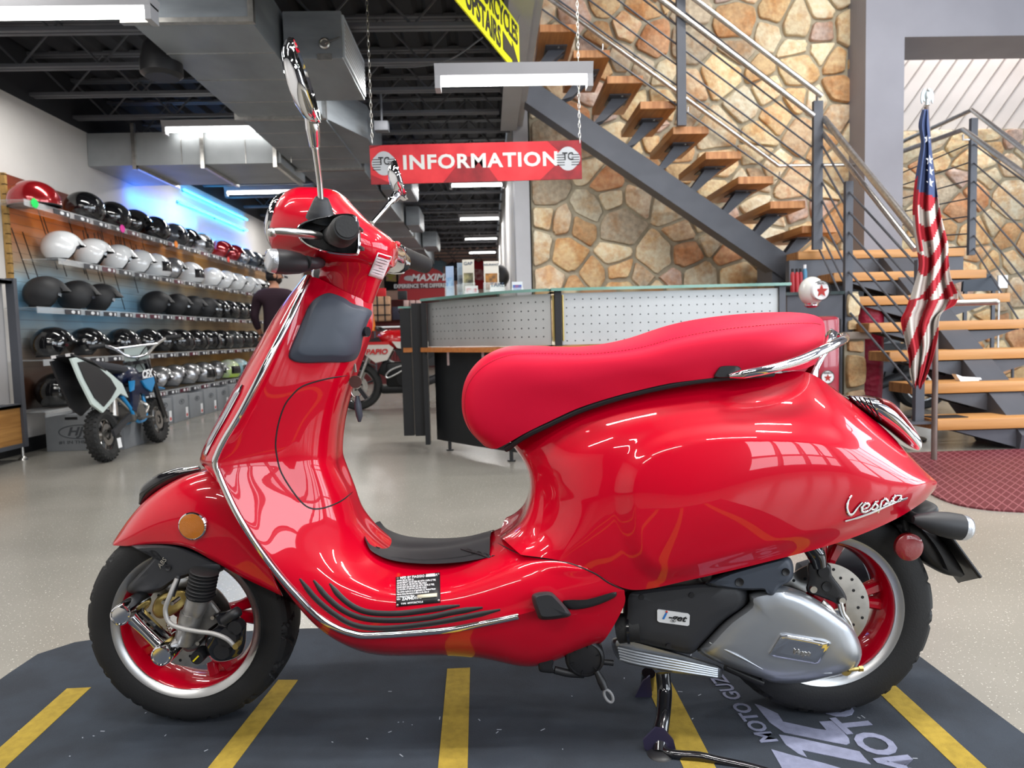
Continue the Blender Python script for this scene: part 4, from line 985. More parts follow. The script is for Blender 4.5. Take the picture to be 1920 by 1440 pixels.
# rear shock, bracket, far muffler
mb = MB(); T(mb, [(1515, 1020, -.09), (1530, 1040, -.09), (1536, 1062, -.09)], [.017, .019, .015], n=18); mb.build('rear_shock', M['blackg'], SR)
slab('shock_bracket', [(1515, 1056), (1540, 1052), (1557, 1060), (1560, 1078), (1580, 1105), (1588, 1124), (1578, 1136), (1560, 1128), (1535, 1118), (1512, 1108), (1515, 1085)], -.07, -.095, M['blackp'])
mb = MB(); disc(mb, 1551, 1100, -.0975, .0105, .005, dome=-.001); disc(mb, 1545, 1073, -.1, .012, .008); mb.build('bracket_bore', M['black'], SR)
mb = MB(); disc(mb, 1526, 1106, -.102, .0075, .01, n=14); disc(mb, 1580, 1127, -.102, .007, .01, n=14); mb.build('bracket_bolt', M['steel'], SR)
mb = MB(); disc(mb, 1587, 1258, -.13, .011, .05, n=16); T(mb, [(1590, 1256, -.13), (1612, 1254, -.13)], .004); mb.lathe([(1e-4, 0), (.006, 0), (.006, .008), (1e-4, .008)], S(1610, 1254, -.13), UH, 6); mb.build('axle_bolt', M['gold'], SR)
mb = MB(); T(mb, [(1540, 1130, -.12), (1552, 1140, -.125), (1562, 1152, -.12)], .008); T(mb, [(1575, 1130, -.1), (1580, 1150, -.1), (1590, 1165, -.1), (1600, 1190, -.09)], .006); mb.build('brake_cable', M['steel'], SR)
mb = MB(); A = S(1500, 1100, .16); B = S(1620, 1062, .16); mb.tube([A, A.lerp(B, .1), A.lerp(B, .9), B], [.03, .055, .055, .035], 24); mb.build('muffler', M['greyp'], SR)
mb = MB(); T(mb, [(1360, 1250, -.1), (1400, 1268, -.1), (1430, 1280, -.1)], .008); disc(mb, 1434, 1272, -.11, .007, .01); mb.build('lower_bracket', M['blackp'], SR)
# rear wheel arch liner
mb = MB(); P = [RC+(UH*math.cos(a)+ZH*math.sin(a))*.262 for a in [math.radians(20+i*7) for i in range(22)]]
G = [[p+NH*v for v in (-.075, -.07, 0, .07, .075)] for p in P]; mb.grid(G); mb.build('wheel_arch', M['blackp'], SR)
mb = MB(); mb.bb(S(1090, 1130, -.08), S(1400, 1060, .08)); mb.build('engine_block', M['blackp'], SR)
# centre stand
mb = MB(); T(mb, [(1243, 1262, -.06), (1246, 1300, -.075), (1243, 1345, -.12), (1238, 1375, -.145), (1236, 1412, -.178)], [.016, .016, .015, .017, .013], n=16)
T(mb, [(1238, 1370, -.145), (1244, 1402, -.172), (1262, 1414, -.19), (1310, 1418, -.20), (1345, 1426, -.208), (1400, 1438, -.222), (1440, 1449, -.235)], [.008, .009, .009, .009, .009, .009, .009], n=12); cs = mb.build('centre_stand', M['blackg'], SR)
mb = MB(); T(mb, [(1216, 1262, .06), (1213, 1290, .08), (1212, 1308, .1)], .016); mb.build('far_stand_leg', M['blackg'], SR)
mb = MB(); mb.ell(S(1238, 1422, -.178)+ZH*.006, (.028, .03, .012)); mb.ell(S(1212, 1312, .1), (.02, .03, .02)); mb.build('stand_foot', M['blackp'], cs)
mb = MB(); mb.prism([S(a, b, -.165) for a, b in ((1205, 1385), (1228, 1362), (1245, 1365), (1262, 1385), (1268, 1410), (1255, 1430), (1236, 1432), (1222, 1412), (1207, 1400))], -NH*.006); mb.prism([S(a, b, .05) for a, b in ((1190, 1305), (1205, 1275), (1218, 1265), (1222, 1300), (1216, 1318), (1200, 1316))], -NH*.006); mb.build('stand_plate', mat('dark violet metal', '#3d3852', .4, .5), cs)
# data plate
dp = quadpad('data_plate', [(742, 1083), (825, 1074), (826, 1130), (743, 1138)], 'inner', M['black'], lift=.0012)
def ptext(s, x, y, size, sx=1., al='LEFT', bold=.01):
    return pxtext(s, x, y, (1, -.09), (0, -1), size, 'inner', depth=.0022, bold=bold, m=M['white'], name='plate_text', parent=dp, align=al, sx=sx)
ptext('MFD BY PIAGGIO & C. SPA', 750, 1085.5, 6.0)
for i, s in enumerate(('GVWR 330 KG (727 LB)', 'GAWR FRONT 130 KG (286 LB) WITH 110/70-12 TIRE,', '3.5-10.0 RIM, AT 180 KPA (26.1 PSI) COLD', 'GAWR REAR 220 KG (485 LB) WITH 120/70-12 TIRE,', '3.5-10.0 RIM, AT 250 KPA (36.2 PSI) COLD', 'This vehicle conforms to all applicable U.S. Federal Motor', 'Vehicle Safety Standards in effect on the date of', 'manufacture shown above')):
    ptext(s, 744, 1091+i*4.15, 4.0, sx=.78)
ptext('VIN', 744, 1124.5, 4.2); ptext('ZAPMD18G', 754, 1124, 7.2, bold=.02); ptext('TYPE  MOTORCYCLE', 752, 1132.5, 4.4)
quadpad('blank_patch', [(799, 1078.5), (816, 1077), (816, 1082.5), (799, 1084)], 'inner', M['white'], dp, lift=.003, n=2)
quadpad('blank_patch', [(783, 1117), (820, 1113.5), (820, 1119.5), (783, 1123)], 'inner', mat('cream patch', '#cfcbb5', .6), dp, lift=.003, n=2)
mb = MB()
for q in ((745.5, 1086), (822, 1078), (823, 1126), (746, 1134.5)):
    l, n_ = hit(*q, 'inner'); mb.lathe([(1e-4, .0045), (.002, .004), (.0026, .002)], l, n_, 10)
mb.build('rivet', M['steel'], dp)
# ================================================================ LEFT WALL: slatwall display, shelves, helmets, boxes
m = bpy.data.materials.new('printed slatwall'); m.use_nodes = True; nt = m.node_tree; b = nt.nodes['Principled BSDF']; b.inputs['Roughness'].default_value = .3
tc = nt.nodes.new('ShaderNodeTexCoord'); sp = nt.nodes.new('ShaderNodeSeparateXYZ'); nt.links.new(tc.outputs['Object'], sp.inputs[0])
mp = nt.nodes.new('ShaderNodeMapping'); mp.inputs['Scale'].default_value = (1, .5, 1.2); nt.links.new(tc.outputs['Object'], mp.inputs[0])
n = nt.nodes.new('ShaderNodeTexNoise'); n.inputs['Scale'].default_value = 1.6; n.inputs['Detail'].default_value = 6; nt.links.new(mp.outputs[0], n.inputs['Vector'])
def mth(op, a, c=None, v=0.):
    x = nt.nodes.new('ShaderNodeMath'); x.operation = op
    nt.links.new(a, x.inputs[0])
    if c is not None: nt.links.new(c, x.inputs[1])
    else: x.inputs[1].default_value = v
    return x.outputs[0]
zz_ = mth('ADD', mth('DIVIDE', sp.outputs['Z'], v=2.25), mth('MULTIPLY', mth('SUBTRACT', n.outputs['Fac'], v=.5), v=.22))
r = nt.nodes.new('ShaderNodeValToRGB'); nt.links.new(zz_, r.inputs[0]); e = r.color_ramp.elements
e[0].position = .12; e[0].color = (*lin('#241814'), 1); e[1].position = 1.; e[1].color = (*lin('#6a2c1c'), 1)
for ps, c in ((.30, '#4a2f22'), (.36, '#7a6a5c'), (.42, '#8d999c'), (.52, '#6a9cbc'), (.62, '#8fb4c8'), (.69, '#a89a86'), (.76, '#b8661c'), (.86, '#bf5f1c'), (.93, '#8e3818')):
    q = e.new(ps); q.color = (*lin(c), 1)
# farther along the wall the print turns golden
yr = nt.nodes.new('ShaderNodeValToRGB'); nt.links.new(mth('DIVIDE', mth('SUBTRACT', sp.outputs['Y'], v=5.5), v=7.5), yr.inputs[0])
yr.color_ramp.elements[0].position = .22; yr.color_ramp.elements[0].color = (0, 0, 0, 1); yr.color_ramp.elements[1].position = .5; yr.color_ramp.elements[1].color = (.8, .8, .8, 1)
mx = nt.nodes.new('ShaderNodeMix'); mx.data_type = 'RGBA'; nt.links.new(yr.outputs[0], mx.inputs[0]); nt.links.new(r.outputs[0], mx.inputs[6])
r2 = nt.nodes.new('ShaderNodeValToRGB'); nt.links.new(n.outputs['Fac'], r2.inputs[0]); r2.color_ramp.elements[0].position = .35; r2.color_ramp.elements[0].color = (*lin('#6b5a35'), 1); r2.color_ramp.elements[1].position = .65; r2.color_ramp.elements[1].color = (*lin('#b58a3c'), 1)
nt.links.new(r2.outputs[0], mx.inputs[7])
# slat grooves
md = mth('FRACT', mth('DIVIDE', sp.outputs['Z'], v=.076)); g = mth('LESS_THAN', md, v=.06)
mx2 = nt.nodes.new('ShaderNodeMix'); mx2.data_type = 'RGBA'; nt.links.new(mth('MULTIPLY', g, v=.55), mx2.inputs[0]); nt.links.new(mx.outputs[2], mx2.inputs[6]); mx2.inputs[7].default_value = (.05, .03, .02, 1)
nt.links.new(mx2.outputs[2], b.inputs['Base Color'])
PY0, PY1 = onx(9, 330, LX+.03).y, 12.6
sl = thing('slatwall_display', 'long slatwall panel printed in orange, blue and brown behind the helmet shelves', 'display wall', (LX+.02, PY0, .32))
mb = MB(); mb.bb((LX+.004, PY0, .32), (LX+.03, PY1, 2.2)); mb.build('panel', m, sl, 0)
mb = MB(); mb.bb((LX+.004, PY0-.03, .32), (LX+.045, PY0-.001, 2.2)); mb.build('edge_strip', mat('raw plywood edge', '#b08a4e', .7, noise=.15, nscale=30), sl, 0)
mb = MB()
for k in range(25): mb.bb((LX+.02, PY0-.032, .36+k*.076), (LX+.047, PY0-.0005, .368+k*.076))
mb.build('slat_notch', mat('notch shadow brown', '#4a3416', .8), sl, 0)
mb = MB(); rnd = random.Random(4)
for k in range(16):                                         # printed dark slashes
    y = PY0+.05+k*.14+rnd.uniform(-.04, .04); z = rnd.uniform(1.75, 2.1); L = rnd.uniform(.25, .6)
    z0 = max(.5, z-L); mb.bar((LX+.031, y, z), (LX+.031, y+(z-z0)*.45, z0), .012, .002, (1, 0, 0))
for k in range(22):
    y = PY0+1.05+k*.06+rnd.uniform(-.02, .02); z = 1.92+rnd.uniform(-.1, .05); mb.bar((LX+.031, y, z), (LX+.031, y+.05, z-rnd.uniform(.15, .3)), .014, .002, (1, 0, 0))
mb.build('printed_slashes', mat('dark slash print', '#1c120c', .4), sl, 0)
# helmets ---------------------------------------------------------
HM = {'black': (mat('gloss black shell', (.006, .006, .007), .08, 0, 1), 'gloss black'), 'matte': (mat('matte black shell', (.014, .014, .016), .55), 'matte black'),
      'white': (mat('gloss white shell', (.74, .75, .76), .15, 0, 1), 'gloss white'), 'red': (mat('candy red shell', (.30, .008, .012), .18, .5, 1), 'candy red'),
      'silver': (mat('silver shell', (.36, .36, .37), .25, .85, .6), 'silver'), 'grey': (mat('graphite shell', (.06, .065, .07), .25, .4, .8), 'graphite grey'),
      'lime': (mat('white lime graphic shell', (.62, .66, .6), .2, 0, 1, col2=(.55, .8, .1), nscale=7), 'white and lime'), 'aqua': (mat('aqua graphic shell', (.62, .72, .74), .2, 0, 1, col2=(.08, .45, .6), nscale=6), 'white and aqua')}
LIN = mat('black helmet lining', (.012, .012, .013), .9); VIS = mat('dark visor', (.01, .01, .012), .05, 0, 1)
PROTO = {}
def helmet_proto(kind, col):
    if (kind, col) in PROTO: return PROTO[(kind, col)], False
    t = thing('motorcycle_helmet', 'x', 'helmet', (0, 0, 0)); PROTO[(kind, col)] = t
    mb = MB(); G = []; n = 32; mrows = 14
    def rad(a, th):
        x = .150*math.cos(a)*math.sin(th); y = .122*math.sin(a)*math.sin(th); z = .135*math.cos(th)
        if math.cos(th) < 0: z *= .95; x *= (1+.06*max(0, math.cos(a))*-math.cos(th)*(3 if kind == 'full' else 0))
        return x, y, z
    for i in range(mrows+1):
        row = []
        for k in range(n+1):
            a = 2*PI*k/n; f = math.cos(a)
            if kind == 'half': lim = math.radians(98+8*(f < -.2)*-f)
            elif kind == 'open': lim = math.radians(132) if f < .25 else math.radians(132-52*min(1, (f-.25)/.35))
            else: lim = math.radians(137)
            th = lim*i/mrows+1e-4; x, y, z = rad(a, th); row.append(V((x, y, z+(.105 if kind != 'half' else .03))))
        G.append(row)
    mb.grid(G); mb.build('shell', HM[col][0], t, 60, weld=1e-5)
    mb = MB(); mb.grid([[V((p.x*.93, p.y*.93, (p.z-.1)*.93+.1)) for p in r] for r in G]); 
    mb.tube([G[-1][k]*.985 for k in range(n)], .006, 6, closed=True); mb.build('lining', LIN, t, 60, weld=1e-5)
    if kind == 'full':
        mb = MB(); mb.grid([[V((rad(a, th)[0]*1.012, rad(a, th)[1]*1.012, rad(a, th)[2]*1.0+.105)) for a in [math.radians(-78+156*k/16) for k in range(17)]] for th in [math.radians(68+42*i/6) for i in range(7)]])
        mb.build('visor', VIS, t, 60)
    elif kind == 'open':
        mb = MB(); mb.grid([[V((.15*math.cos(a)*math.sin(th)*s, .125*math.sin(a)*math.sin(th)*s, .135*math.cos(th)+.105+dz)) for a in [math.radians(-50+100*k/12) for k in range(13)]] for th, s, dz in ((math.radians(66), 1.015, 0), (math.radians(78), 1.10, .0), (math.radians(80), 1.12, -.004), (math.radians(78), 1.0, -.006))])
        mb.build('peak', HM[col][0] if col != 'white' else HM['white'][0], t, 50)
        mb = MB()
        for s in (-1, 1): mb.cyl((.085, s*.104, .10), (.085, s*.118, .10), .012, n=12)
        mb.build('snap_button', VIS, t)
    return t, True
def on_shelf(row, z, lst, X=-3.545):
    N = ['first', 'second', 'third', 'fourth', 'fifth', 'sixth', 'seventh', 'eighth', 'ninth', 'tenth', 'eleventh', 'twelfth', 'thirteenth', 'fourteenth', 'fifteenth', 'sixteenth']
    for i, it in enumerate(lst):
        px, kind, col = it[:3]; y = onx(px, 600, X).y; t, new = helmet_proto(kind, col)
        if not new: t = dup(t)
        place(t, (X, y, z), rz=math.radians(random.uniform(26, 42)), sc=(it[3] if len(it) > 3 else 1.)*1.08)
        t['label'] = '%s %s helmet, %s from the left on the %s shelf' % (HM[col][1], {'full': 'full-face', 'open': 'open-face', 'half': 'half'}[kind], N[i], row)
        t['group'] = 'helmets on the %s shelf' % row
SHZ = {'top': 1.945, 'second': 1.55, 'third': 1.15, 'fourth': .745, 'bottom': .348}
on_shelf('top', SHZ['top']+.004, [(80, 'half', 'red', 1.15), (172, 'full', 'black'), (223, 'full', 'black'), (262, 'open', 'black'), (298, 'full', 'black'), (334, 'full', 'grey'), (359, 'open', 'black'), (383, 'full', 'silver'), (421, 'open', 'red'), (443, 'open', 'red'), (463, 'open', 'silver'), (482, 'open', 'grey'), (498, 'open', 'black')])
on_shelf('second', SHZ['second']+.004, [(127, 'open', 'white'), (184, 'open', 'white'), (230, 'open', 'white'), (268, 'open', 'white'), (297, 'full', 'white'), (328, 'open', 'silver'), (361, 'full', 'white'), (402, 'open', 'white'), (426, 'open', 'white'), (447, 'open', 'white'), (468, 'open', 'white'), (485, 'full', 'white'), (500, 'full', 'black')])
on_shelf('third', SHZ['third']+.004, [(90, 'open', 'matte'), (150, 'open', 'matte'), (194, 'open', 'matte'), (296, 'open', 'matte'), (334, 'open', 'matte'), (363, 'open', 'matte'), (389, 'open', 'matte'), (409, 'open', 'black'), (427, 'full', 'black'), (445, 'full', 'black'), (461, 'open', 'black')])
on_shelf('fourth', SHZ['fourth']+.004, [(96, 'open', 'black'), (161, 'open', 'black'), (227, 'full', 'black'), (273, 'open', 'black'), (306, 'open', 'black'), (335, 'full', 'black'), (363, 'full', 'black'), (388, 'full', 'black'), (411, 'full', 'black'), (432, 'full', 'grey'), (452, 'full', 'black'), (470, 'full', 'black')])
on_shelf('bottom', SHZ['bottom']+.004, [(102, 'full', 'black', 1.1), (262, 'open', 'silver'), (291, 'open', 'silver'), (320, 'open', 'silver'), (349, 'open', 'silver'), (374, 'full', 'silver'), (399, 'open', 'silver'), (422, 'full', 'lime'), (441, 'full', 'aqua')])
# acrylic shelves with printed label holders
LBL = mat('dark printed label', (.035, .035, .045), .35); LBLR = mat('maroon printed label', (.10, .02, .035), .35)
rnd = random.Random(9)
for nm, z in SHZ.items():
    y0 = onx({'top': 40, 'second': 98, 'third': 50, 'fourth': 55, 'bottom': 52}[nm], 600, -3.5).y
    t = thing('acrylic_shelf', 'clear acrylic %s shelf running along the helmet wall' % nm, 'shelf', (-3.6, y0, z), 'acrylic helmet shelves')
    mb = MB(); mb.bb((LX+.049, y0, z-.006), (-3.42, PY1-.1, z)); mb.build('shelf_board', M['clearp'], t, 0)
    mb = MB(); mb.bb((-3.42, y0, z-.045), (-3.415, PY1-.1, z+.004)); mb.build('shelf_lip', M['clearp'], t, 0)
    y = y0+.35
    while y < PY1-.3:
        mb = MB(); mb.bb((-3.414, y, z-.044), (-3.410, y+.22, z-.006)); lb = mb.build('shelf_label', LBLR if rnd.random() < .12 else LBL, t, 0)
        if y < 11:
            mb = MB(); mb.ell((-3.4095, y+.11, z-.025), (.0015, .028, .014), nu=16, nv=8); mb.bb((-3.41, y+.175, z-.038), (-3.409, y+.20, z-.012)); mb.build('label_print', M['white'], lb, 0)
        y += .29
for px, row, c, nm in ((80, 'top', '#20d860', 'green'), (240, 'top', '#ff2fb0', 'pink'), (338, 'top', '#ff9020', 'orange'), (434, 'top', '#ff5040', 'red orange')):
    z = SHZ[row]; y = onx(px, 600, -3.41).y; mb = MB(); P = []
    for k in range(20): a = 2*PI*k/20; rr_ = .05 if k % 2 else .038; P.append((-3.408, y+rr_*math.cos(a), z-.01+rr_*.8*math.sin(a)))
    mb.prism(P, (.002, 0, 0)); o = mb.build('price_tag', mat('neon %s card' % nm, c, .5), bpy.data.objects['acrylic_shelf'], 0); plabel(o, 'neon %s price tag' % nm)
# cartons along the wall
def oval_logo(mb, c, xd, yd, w, h, th=.006):
    P = [c+xd*(w*math.cos(a))+yd*(h*math.sin(a)) for a in [2*PI*k/36 for k in range(36)]]; mb.tube(P, th, 6, closed=True); return mb
DG = mat('grey carton print', '#4c4f54', .7)
bx0 = onz(88, 847); t = thing('helmet_carton', 'large grey carton with an oval HJC logo, nearest along the wall', 'box', (bx0.x+.25, bx0.y+.25, 0))
y = bx0.y; mb = MB(); mb.bb((bx0.x, y, 0), (bx0.x+.62, y+.5, .296), .004); mb.build('carton', M['card'], t, 30)
mb = MB(); cc_ = V((bx0.x+.27, y-.001, .155)); oval_logo(mb, cc_, V((1, 0, 0)), V((0, 0, 1)), .165, .055, .004); put_text(mb, 'HJC', cc_, (1, 0, 0), (0, 0, 1), .095, bold=.03, shear=.3, sx=1.25)
put_text(mb, '#1 IN THE WORLD', cc_+V((.03, 0, -.085)), (1, 0, 0), (0, 0, 1), .036, bold=.02, sx=1.3); mb.build('logo_print', DG, t, 0)
mb = MB(); mb.box((bx0.x+.21, y-.001, .265), (.10, .004, .022), bev=.0015); mb.build('hand_hole', M['black'], t, 0)
by = y+1.0; k = 0
while by < 11.6:
    zt = .275 if k % 2 else .292
    t = thing('helmet_carton', 'grey carton under the bottom shelf, number %s along the wall' % (['two', 'three', 'four', 'five', 'six', 'seven', 'eight', 'nine', 'ten', 'eleven', 'twelve', 'thirteen', 'fourteen'][k]), 'box', (-3.5, by+.2, 0), 'cartons along the helmet wall')
    t['label'] = 'grey helmet carton, %s one after the HJC carton along the wall' % (['first', 'second', 'third', 'fourth', 'fifth', 'sixth', 'seventh', 'eighth', 'ninth', 'tenth', 'eleventh', 'twelfth', 'thirteenth', 'fourteenth'][k])
    mb = MB(); mb.bb((LX+.02, by, 0), (-3.36, by+.37, zt), .004); mb.build('carton', M['card'], t, 30)
    mb = MB(); oval_logo(mb, V((-3.359, by+.20, .21)), V((0, 1, 0)), V((0, 0, 1)), .06, .026, .003); put_text(mb, 'HJC', (-3.359, by+.2, .21), (0, 1, 0), (0, 0, 1), .035, bold=.02); mb.build('logo_print', DG, t, 0)
    mb = MB(); mb.bb((-3.359, by+.29, .03), (-3.357, by+.345, .14)); s_ = mb.build('shipping_label', M['white'], t, 0)
    mb = MB(); mb.cyl((-3.3575, by+.317, .055), (-3.356, by+.317, .055), .019, n=14); mb.build('red_spot', mat('red spot', '#c83a30', .6), s_)
    by += .41; k += 1
mb = MB(); mb.tube(spline([(-3.2, y-.02, .35), (-3.17, y-.025, .2), (-3.16, y-.03, .05), (-3.1, y-.05, .006), (-2.98, y-.1, .006)], 6), .004, 6); tag(mb.build('power_cord', M['black'], None), 'thin black cord hanging beside the nearest carton', 'cord')
# rack at the far left
t = thing('display_rack', 'dark steel rack with wood panel cut by the left frame edge', 'rack', (-3.6, 4.9, 0))
ry = onz(27, 862).y; mb = MB()
for yy in (4.2, ry-.03): mb.bb((-3.56, yy, .10), (-3.50, yy+.04, 1.36)); mb.bb((-3.73, yy, .10), (-3.69, yy+.04, 1.36))
for z in (.10, .40, 1.32): mb.bb((-3.55, 4.2, z), (-3.51, ry, z+.03))
for z in (.40, 1.32): mb.bb((-3.72, 4.2, z), (-3.51, ry, z+.02))
mb.build('frame', M['frame'], t, 0)
mb = MB(); mb.bb((-3.545, 4.25, .13), (-3.52, ry-.03, .40)); mb.build('wood_panel', mat('varnished board', '#9a6a35', .5, col2='#b58347', nscale=5, stretch=(1, .6, 9)), t, 0)
mb = MB(); mb.bb((-3.60, 4.25, .43), (-3.585, ry-.03, 1.32)); mb.build('back_panel', mat('grey fabric panel', '#a9a6a6', .8), t, 0)
mb = MB(); mb.lathe([(.035, 0), (.03, .012), (.012, .03), (.010, .10)], (-3.53, ry-.02, 0), (0, 0, 1), 16); mb.build('levelling_foot', M['steel'], t)

# ================================================================ CEILING SERVICES
G = M['galv']
main = thing('air_duct', 'wide galvanised main duct running away under the joists', 'duct', (-1.57, 4, 2.6))
mb = MB(); mb.bb((-1.90, 4.02, 2.60), (-1.25, 17.5, 2.925)); mb.build('duct_body', G, main, 0)
mb = MB(); mb.bb((-1.90, 2.2, 2.79), (-1.25, 4.02, 2.926)); mb.build('raised_section', G, main, 0)
for yy in (4.03, 5.76, 7.5, 9.2, 10.9, 12.6, 14.3):
    mb = MB(); mb.bb((-1.93, yy-.02, 2.575), (-1.22, yy+.02, 2.60)); mb.bb((-1.93, yy-.02, 2.6), (-1.90, yy+.02, 2.92)); mb.bb((-1.25, yy-.02, 2.6), (-1.22, yy+.02, 2.92)); mb.build('flange', M['steel'], main, 0)
mb = MB()
for yy in (4.5, 4.95, 5.4, 6.2, 6.65, 7.1, 8, 8.6, 9.8): mb.bb((-1.90, yy, 2.597), (-1.25, yy+.008, 2.60))
mb.build('seam', M['steel'], main, 0)
mb = MB(); mb.prism([(-1.25, 5.9, 2.62), (-1.25, 7.4, 2.62), (-1.02, 7.4, 2.62), (-1.02, 6.5, 2.62)], (0, 0, .29)); mb.build('side_transition', G, main, 0)
for i, (x1, y0_, y1_, z0, lab) in enumerate(((-.86, 4.6, 5.4, 2.6, 'large galvanised branch box with white register beside the main duct'), (-.86, 8.6, 9.4, 2.6, 'branch box with register just below the information sign'), (-1.02, 11.2, 12.0, 2.58, 'middle branch box with register far along the duct'), (-.95, 14.0, 14.9, 2.6, 'farthest branch box with register on the duct'))):
    t = thing('duct_branch', lab, 'duct', (-1.05, y0_, z0), 'branch boxes on the main duct')
    mb = MB(); mb.bb((-1.219, y0_, z0), (x1, y1_, z0+.285)); mb.build('duct_box', G, t, 0)
    mb = MB(); mb.bb((x1, y0_+.02, z0+.015), (x1+.012, y1_-.02, z0+.27)); rg = mb.build('register', mat('pale register', '#b9c2cb', .5), t, 0)
    mb = MB()
    for k in range(8): mb.bb((x1+.012, y0_+.05, z0+.04+k*.027), (x1+.016, y1_-.05, z0+.047+k*.027))
    mb.build('louvre', M['framelt'], rg, 0)
    if i == 0:
        mb = MB(); c = at(609, 82, y0_-.005); mb.lathe([(.034, 0), (.034, .012), (.026, .016), (.024, .006), (1e-4, .006)], c, (0, -1, 0), 24); mb.bar(c+V((0, -.012, 0)), c+V((.095, -.012, .035)), .008, .006, (0, 1, 0)); mb.bb(c+V((-.05, -.004, -.10)), c+V((.04, 0, -.06))); mb.build('damper_handle', M['steel'], t)
t = thing('air_duct', 'pale galvanised cross duct between the left wall and main duct', 'duct', (-2.8, 7, 2.54))
mb = MB(); mb.bb((LX+.005, 7.0, 2.545), (-1.935, 7.9, 2.85)); mb.build('duct_body', mat('pale galvanised sheet', '#a9adaf', .45, .35, noise=.08, nscale=4), t, 0)
for px in (248, 376, 512):
    x = at(px, 300, 6.97).x; mb = MB(); mb.bb((x, 6.965, 2.50), (x+.035, 6.998, 2.93)); mb.bb((x, 6.97, 2.515), (x+.035, 7.93, 2.543)); mb.build('hanger_strap', M['steel'], t, 0)
mb = MB()
for px in (340, 460, 545): x = at(px, 300, 6.99).x; mb.bb((x, 6.994, 2.545), (x+.006, 7.0, 2.85))
mb.build('seam', M['steel'], t, 0)
# speaker under the joists
c = at(302, 112, 4.65); t = thing('ceiling_speaker', 'black loudspeaker hanging under the ceiling left of the duct', 'speaker', c)
mb = MB(); mb.lathe([(1e-4, -.11), (.10, -.11), (.125, -.09), (.125, -.02), (.10, .08), (.07, .12), (1e-4, .12)], c, (0, 0, 1), 28); mb.build('cabinet', M['blackp'], t)
mb = MB(); mb.lathe([(1e-4, -.112), (.095, -.112), (.095, -.108)], c, (0, 0, 1), 28); mb.build('grille', M['darkp'], t); mb = MB(); mb.cyl(c+V((0, 0, .1)), (c.x, c.y, 2.94), .012); mb.build('bracket', M['blackp'], t)
# neon tubes on the left wall
for a, b_, lab in (((345, 358), (463, 410), 'upper'), ((335, 378), (463, 431), 'lower')):
    A = onx(*a, LX+.04); B = onx(*b_, LX+.04); A.z = B.z = (A.z+B.z)/2
    t = thing('neon_tube', '%s of two blue neon tubes glowing on the left wall' % lab, 'neon light', A, 'blue neon tubes on the wall')
    mb = MB(); mb.tube([A, B], .012, 10); mb.build('neon_glass', M['neon'], t)
    for f in (.02, .5, .98):
        p = A.lerp(B, f); mb = MB(); mb.bb((LX+.001, p.y-.02, p.z-.012), (LX+.03, p.y+.02, p.z+.012)); mb.build('clip', M['framelt'], t, 0)
for py_, zz in ((8.6, 2.50), (10.6, 2.30)): area('neon_glow', (LX+.10, py_, zz-.1), (0, math.radians(90), 0), .12, 1.8, 9, (.0, .16, 1))
# second neon beyond the return bay
A = at(400, 386, 12.6)
# ---------------- hanging signs
SY = 4.15
q = [at(693, 272, SY), at(1090, 262, SY), at(1091, 336, SY), at(696, 345, SY)]
sgn = thing('hanging_sign', 'red hanging INFORMATION sign with round emblems at both ends', 'sign', (q[0]+q[2])/2)
RS = mat('red sign print', '#c8202c', .45, noise=.08, nscale=6, col2='#e0363c')
xd = (q[1]-q[0]).normalized(); yd = V((0, 0, 1)); yd = (yd-yd.dot(xd)*xd).normalized(); wS = (q[1]-q[0]).length; hS = (q[0]-q[3]).length; cS = (q[0]+q[2])/2
cor = [cS+xd*(i*wS/2)+yd*(j*hS/2) for i, j in ((-1, 1), (1, 1), (1, -1), (-1, -1))]
mb = MB(); mb.prism(cor, (0, .012, 0)); mb.build('sign_board', RS, sgn, 0)
SHD = mat('dark red print', '#8f1c24', .5, noise=.25, nscale=14)
def onS(x, y, d=.0): return cS+xd*(x*wS)+yd*(y*hS)+V((0, -.0015-d, 0))
for pl in ([(-.40, -.5), (-.5, -.25), (-.5, .42), (-.44, .5), (-.5, .5), (-.5, -.5)], [(-.16, -.5), (.1, -.5), (.02, .15), (-.06, .15)], [(.3, -.5), (.42, .1), (.34, .5), (.5, .5), (.5, -.5)]):
    mb = MB(); mb.prism([onS(*p) for p in pl], (0, .0015, 0)); mb.build('dark_shard_print', SHD, sgn, 0)
mb = MB(); put_text(mb, 'INFORMATION', onS(.02, .02), xd, yd, hS*.50, bold=.03, sx=1.12, spacing=1.1); it = mb.build('lettering', mat('pale sign lettering', '#d9dad6', .5), sgn, 0)
for s in (-1, 1):
    c = onS(s*.435, .03, .0005); mb = MB(); mb.add([c+xd*(hS*.38*math.cos(a)*.85)+yd*(hS*.26*math.sin(a)) for a in [2*PI*k/32 for k in range(32)]], [tuple(range(32))]); mb.add([c+V((0, -.0003, 0))+xd*(hS*.27*math.cos(a))+yd*(hS*.31*math.sin(a)) for a in [2*PI*k/32 for k in range(32)]], [tuple(range(32))]); em = mb.build('emblem', mat('silver print', '#b9bcc0', .4), sgn, 0, recalc=False)
    mb = MB()
    for k in range(5): mb.bar(c+V((0, -.001, 0))+yd*(hS*(-.16+k*.065))-xd*hS*.3, c+V((0, -.001, 0))+yd*(hS*(-.16+k*.065))-xd*hS*.09, .004, .001, (0, 1, 0)); mb.bar(c+V((0, -.001, 0))+yd*(hS*(-.16+k*.065))+xd*hS*.3, c+V((0, -.001, 0))+yd*(hS*(-.16+k*.065))+xd*hS*.09, .004, .001, (0, 1, 0))
    put_text(mb, 'TC', c+yd*hS*.05+V((0, -.001, 0)), xd, yd, hS*.28, sx=.8, bold=.02); mb.build('emblem_lines', M['black'], em, 0)
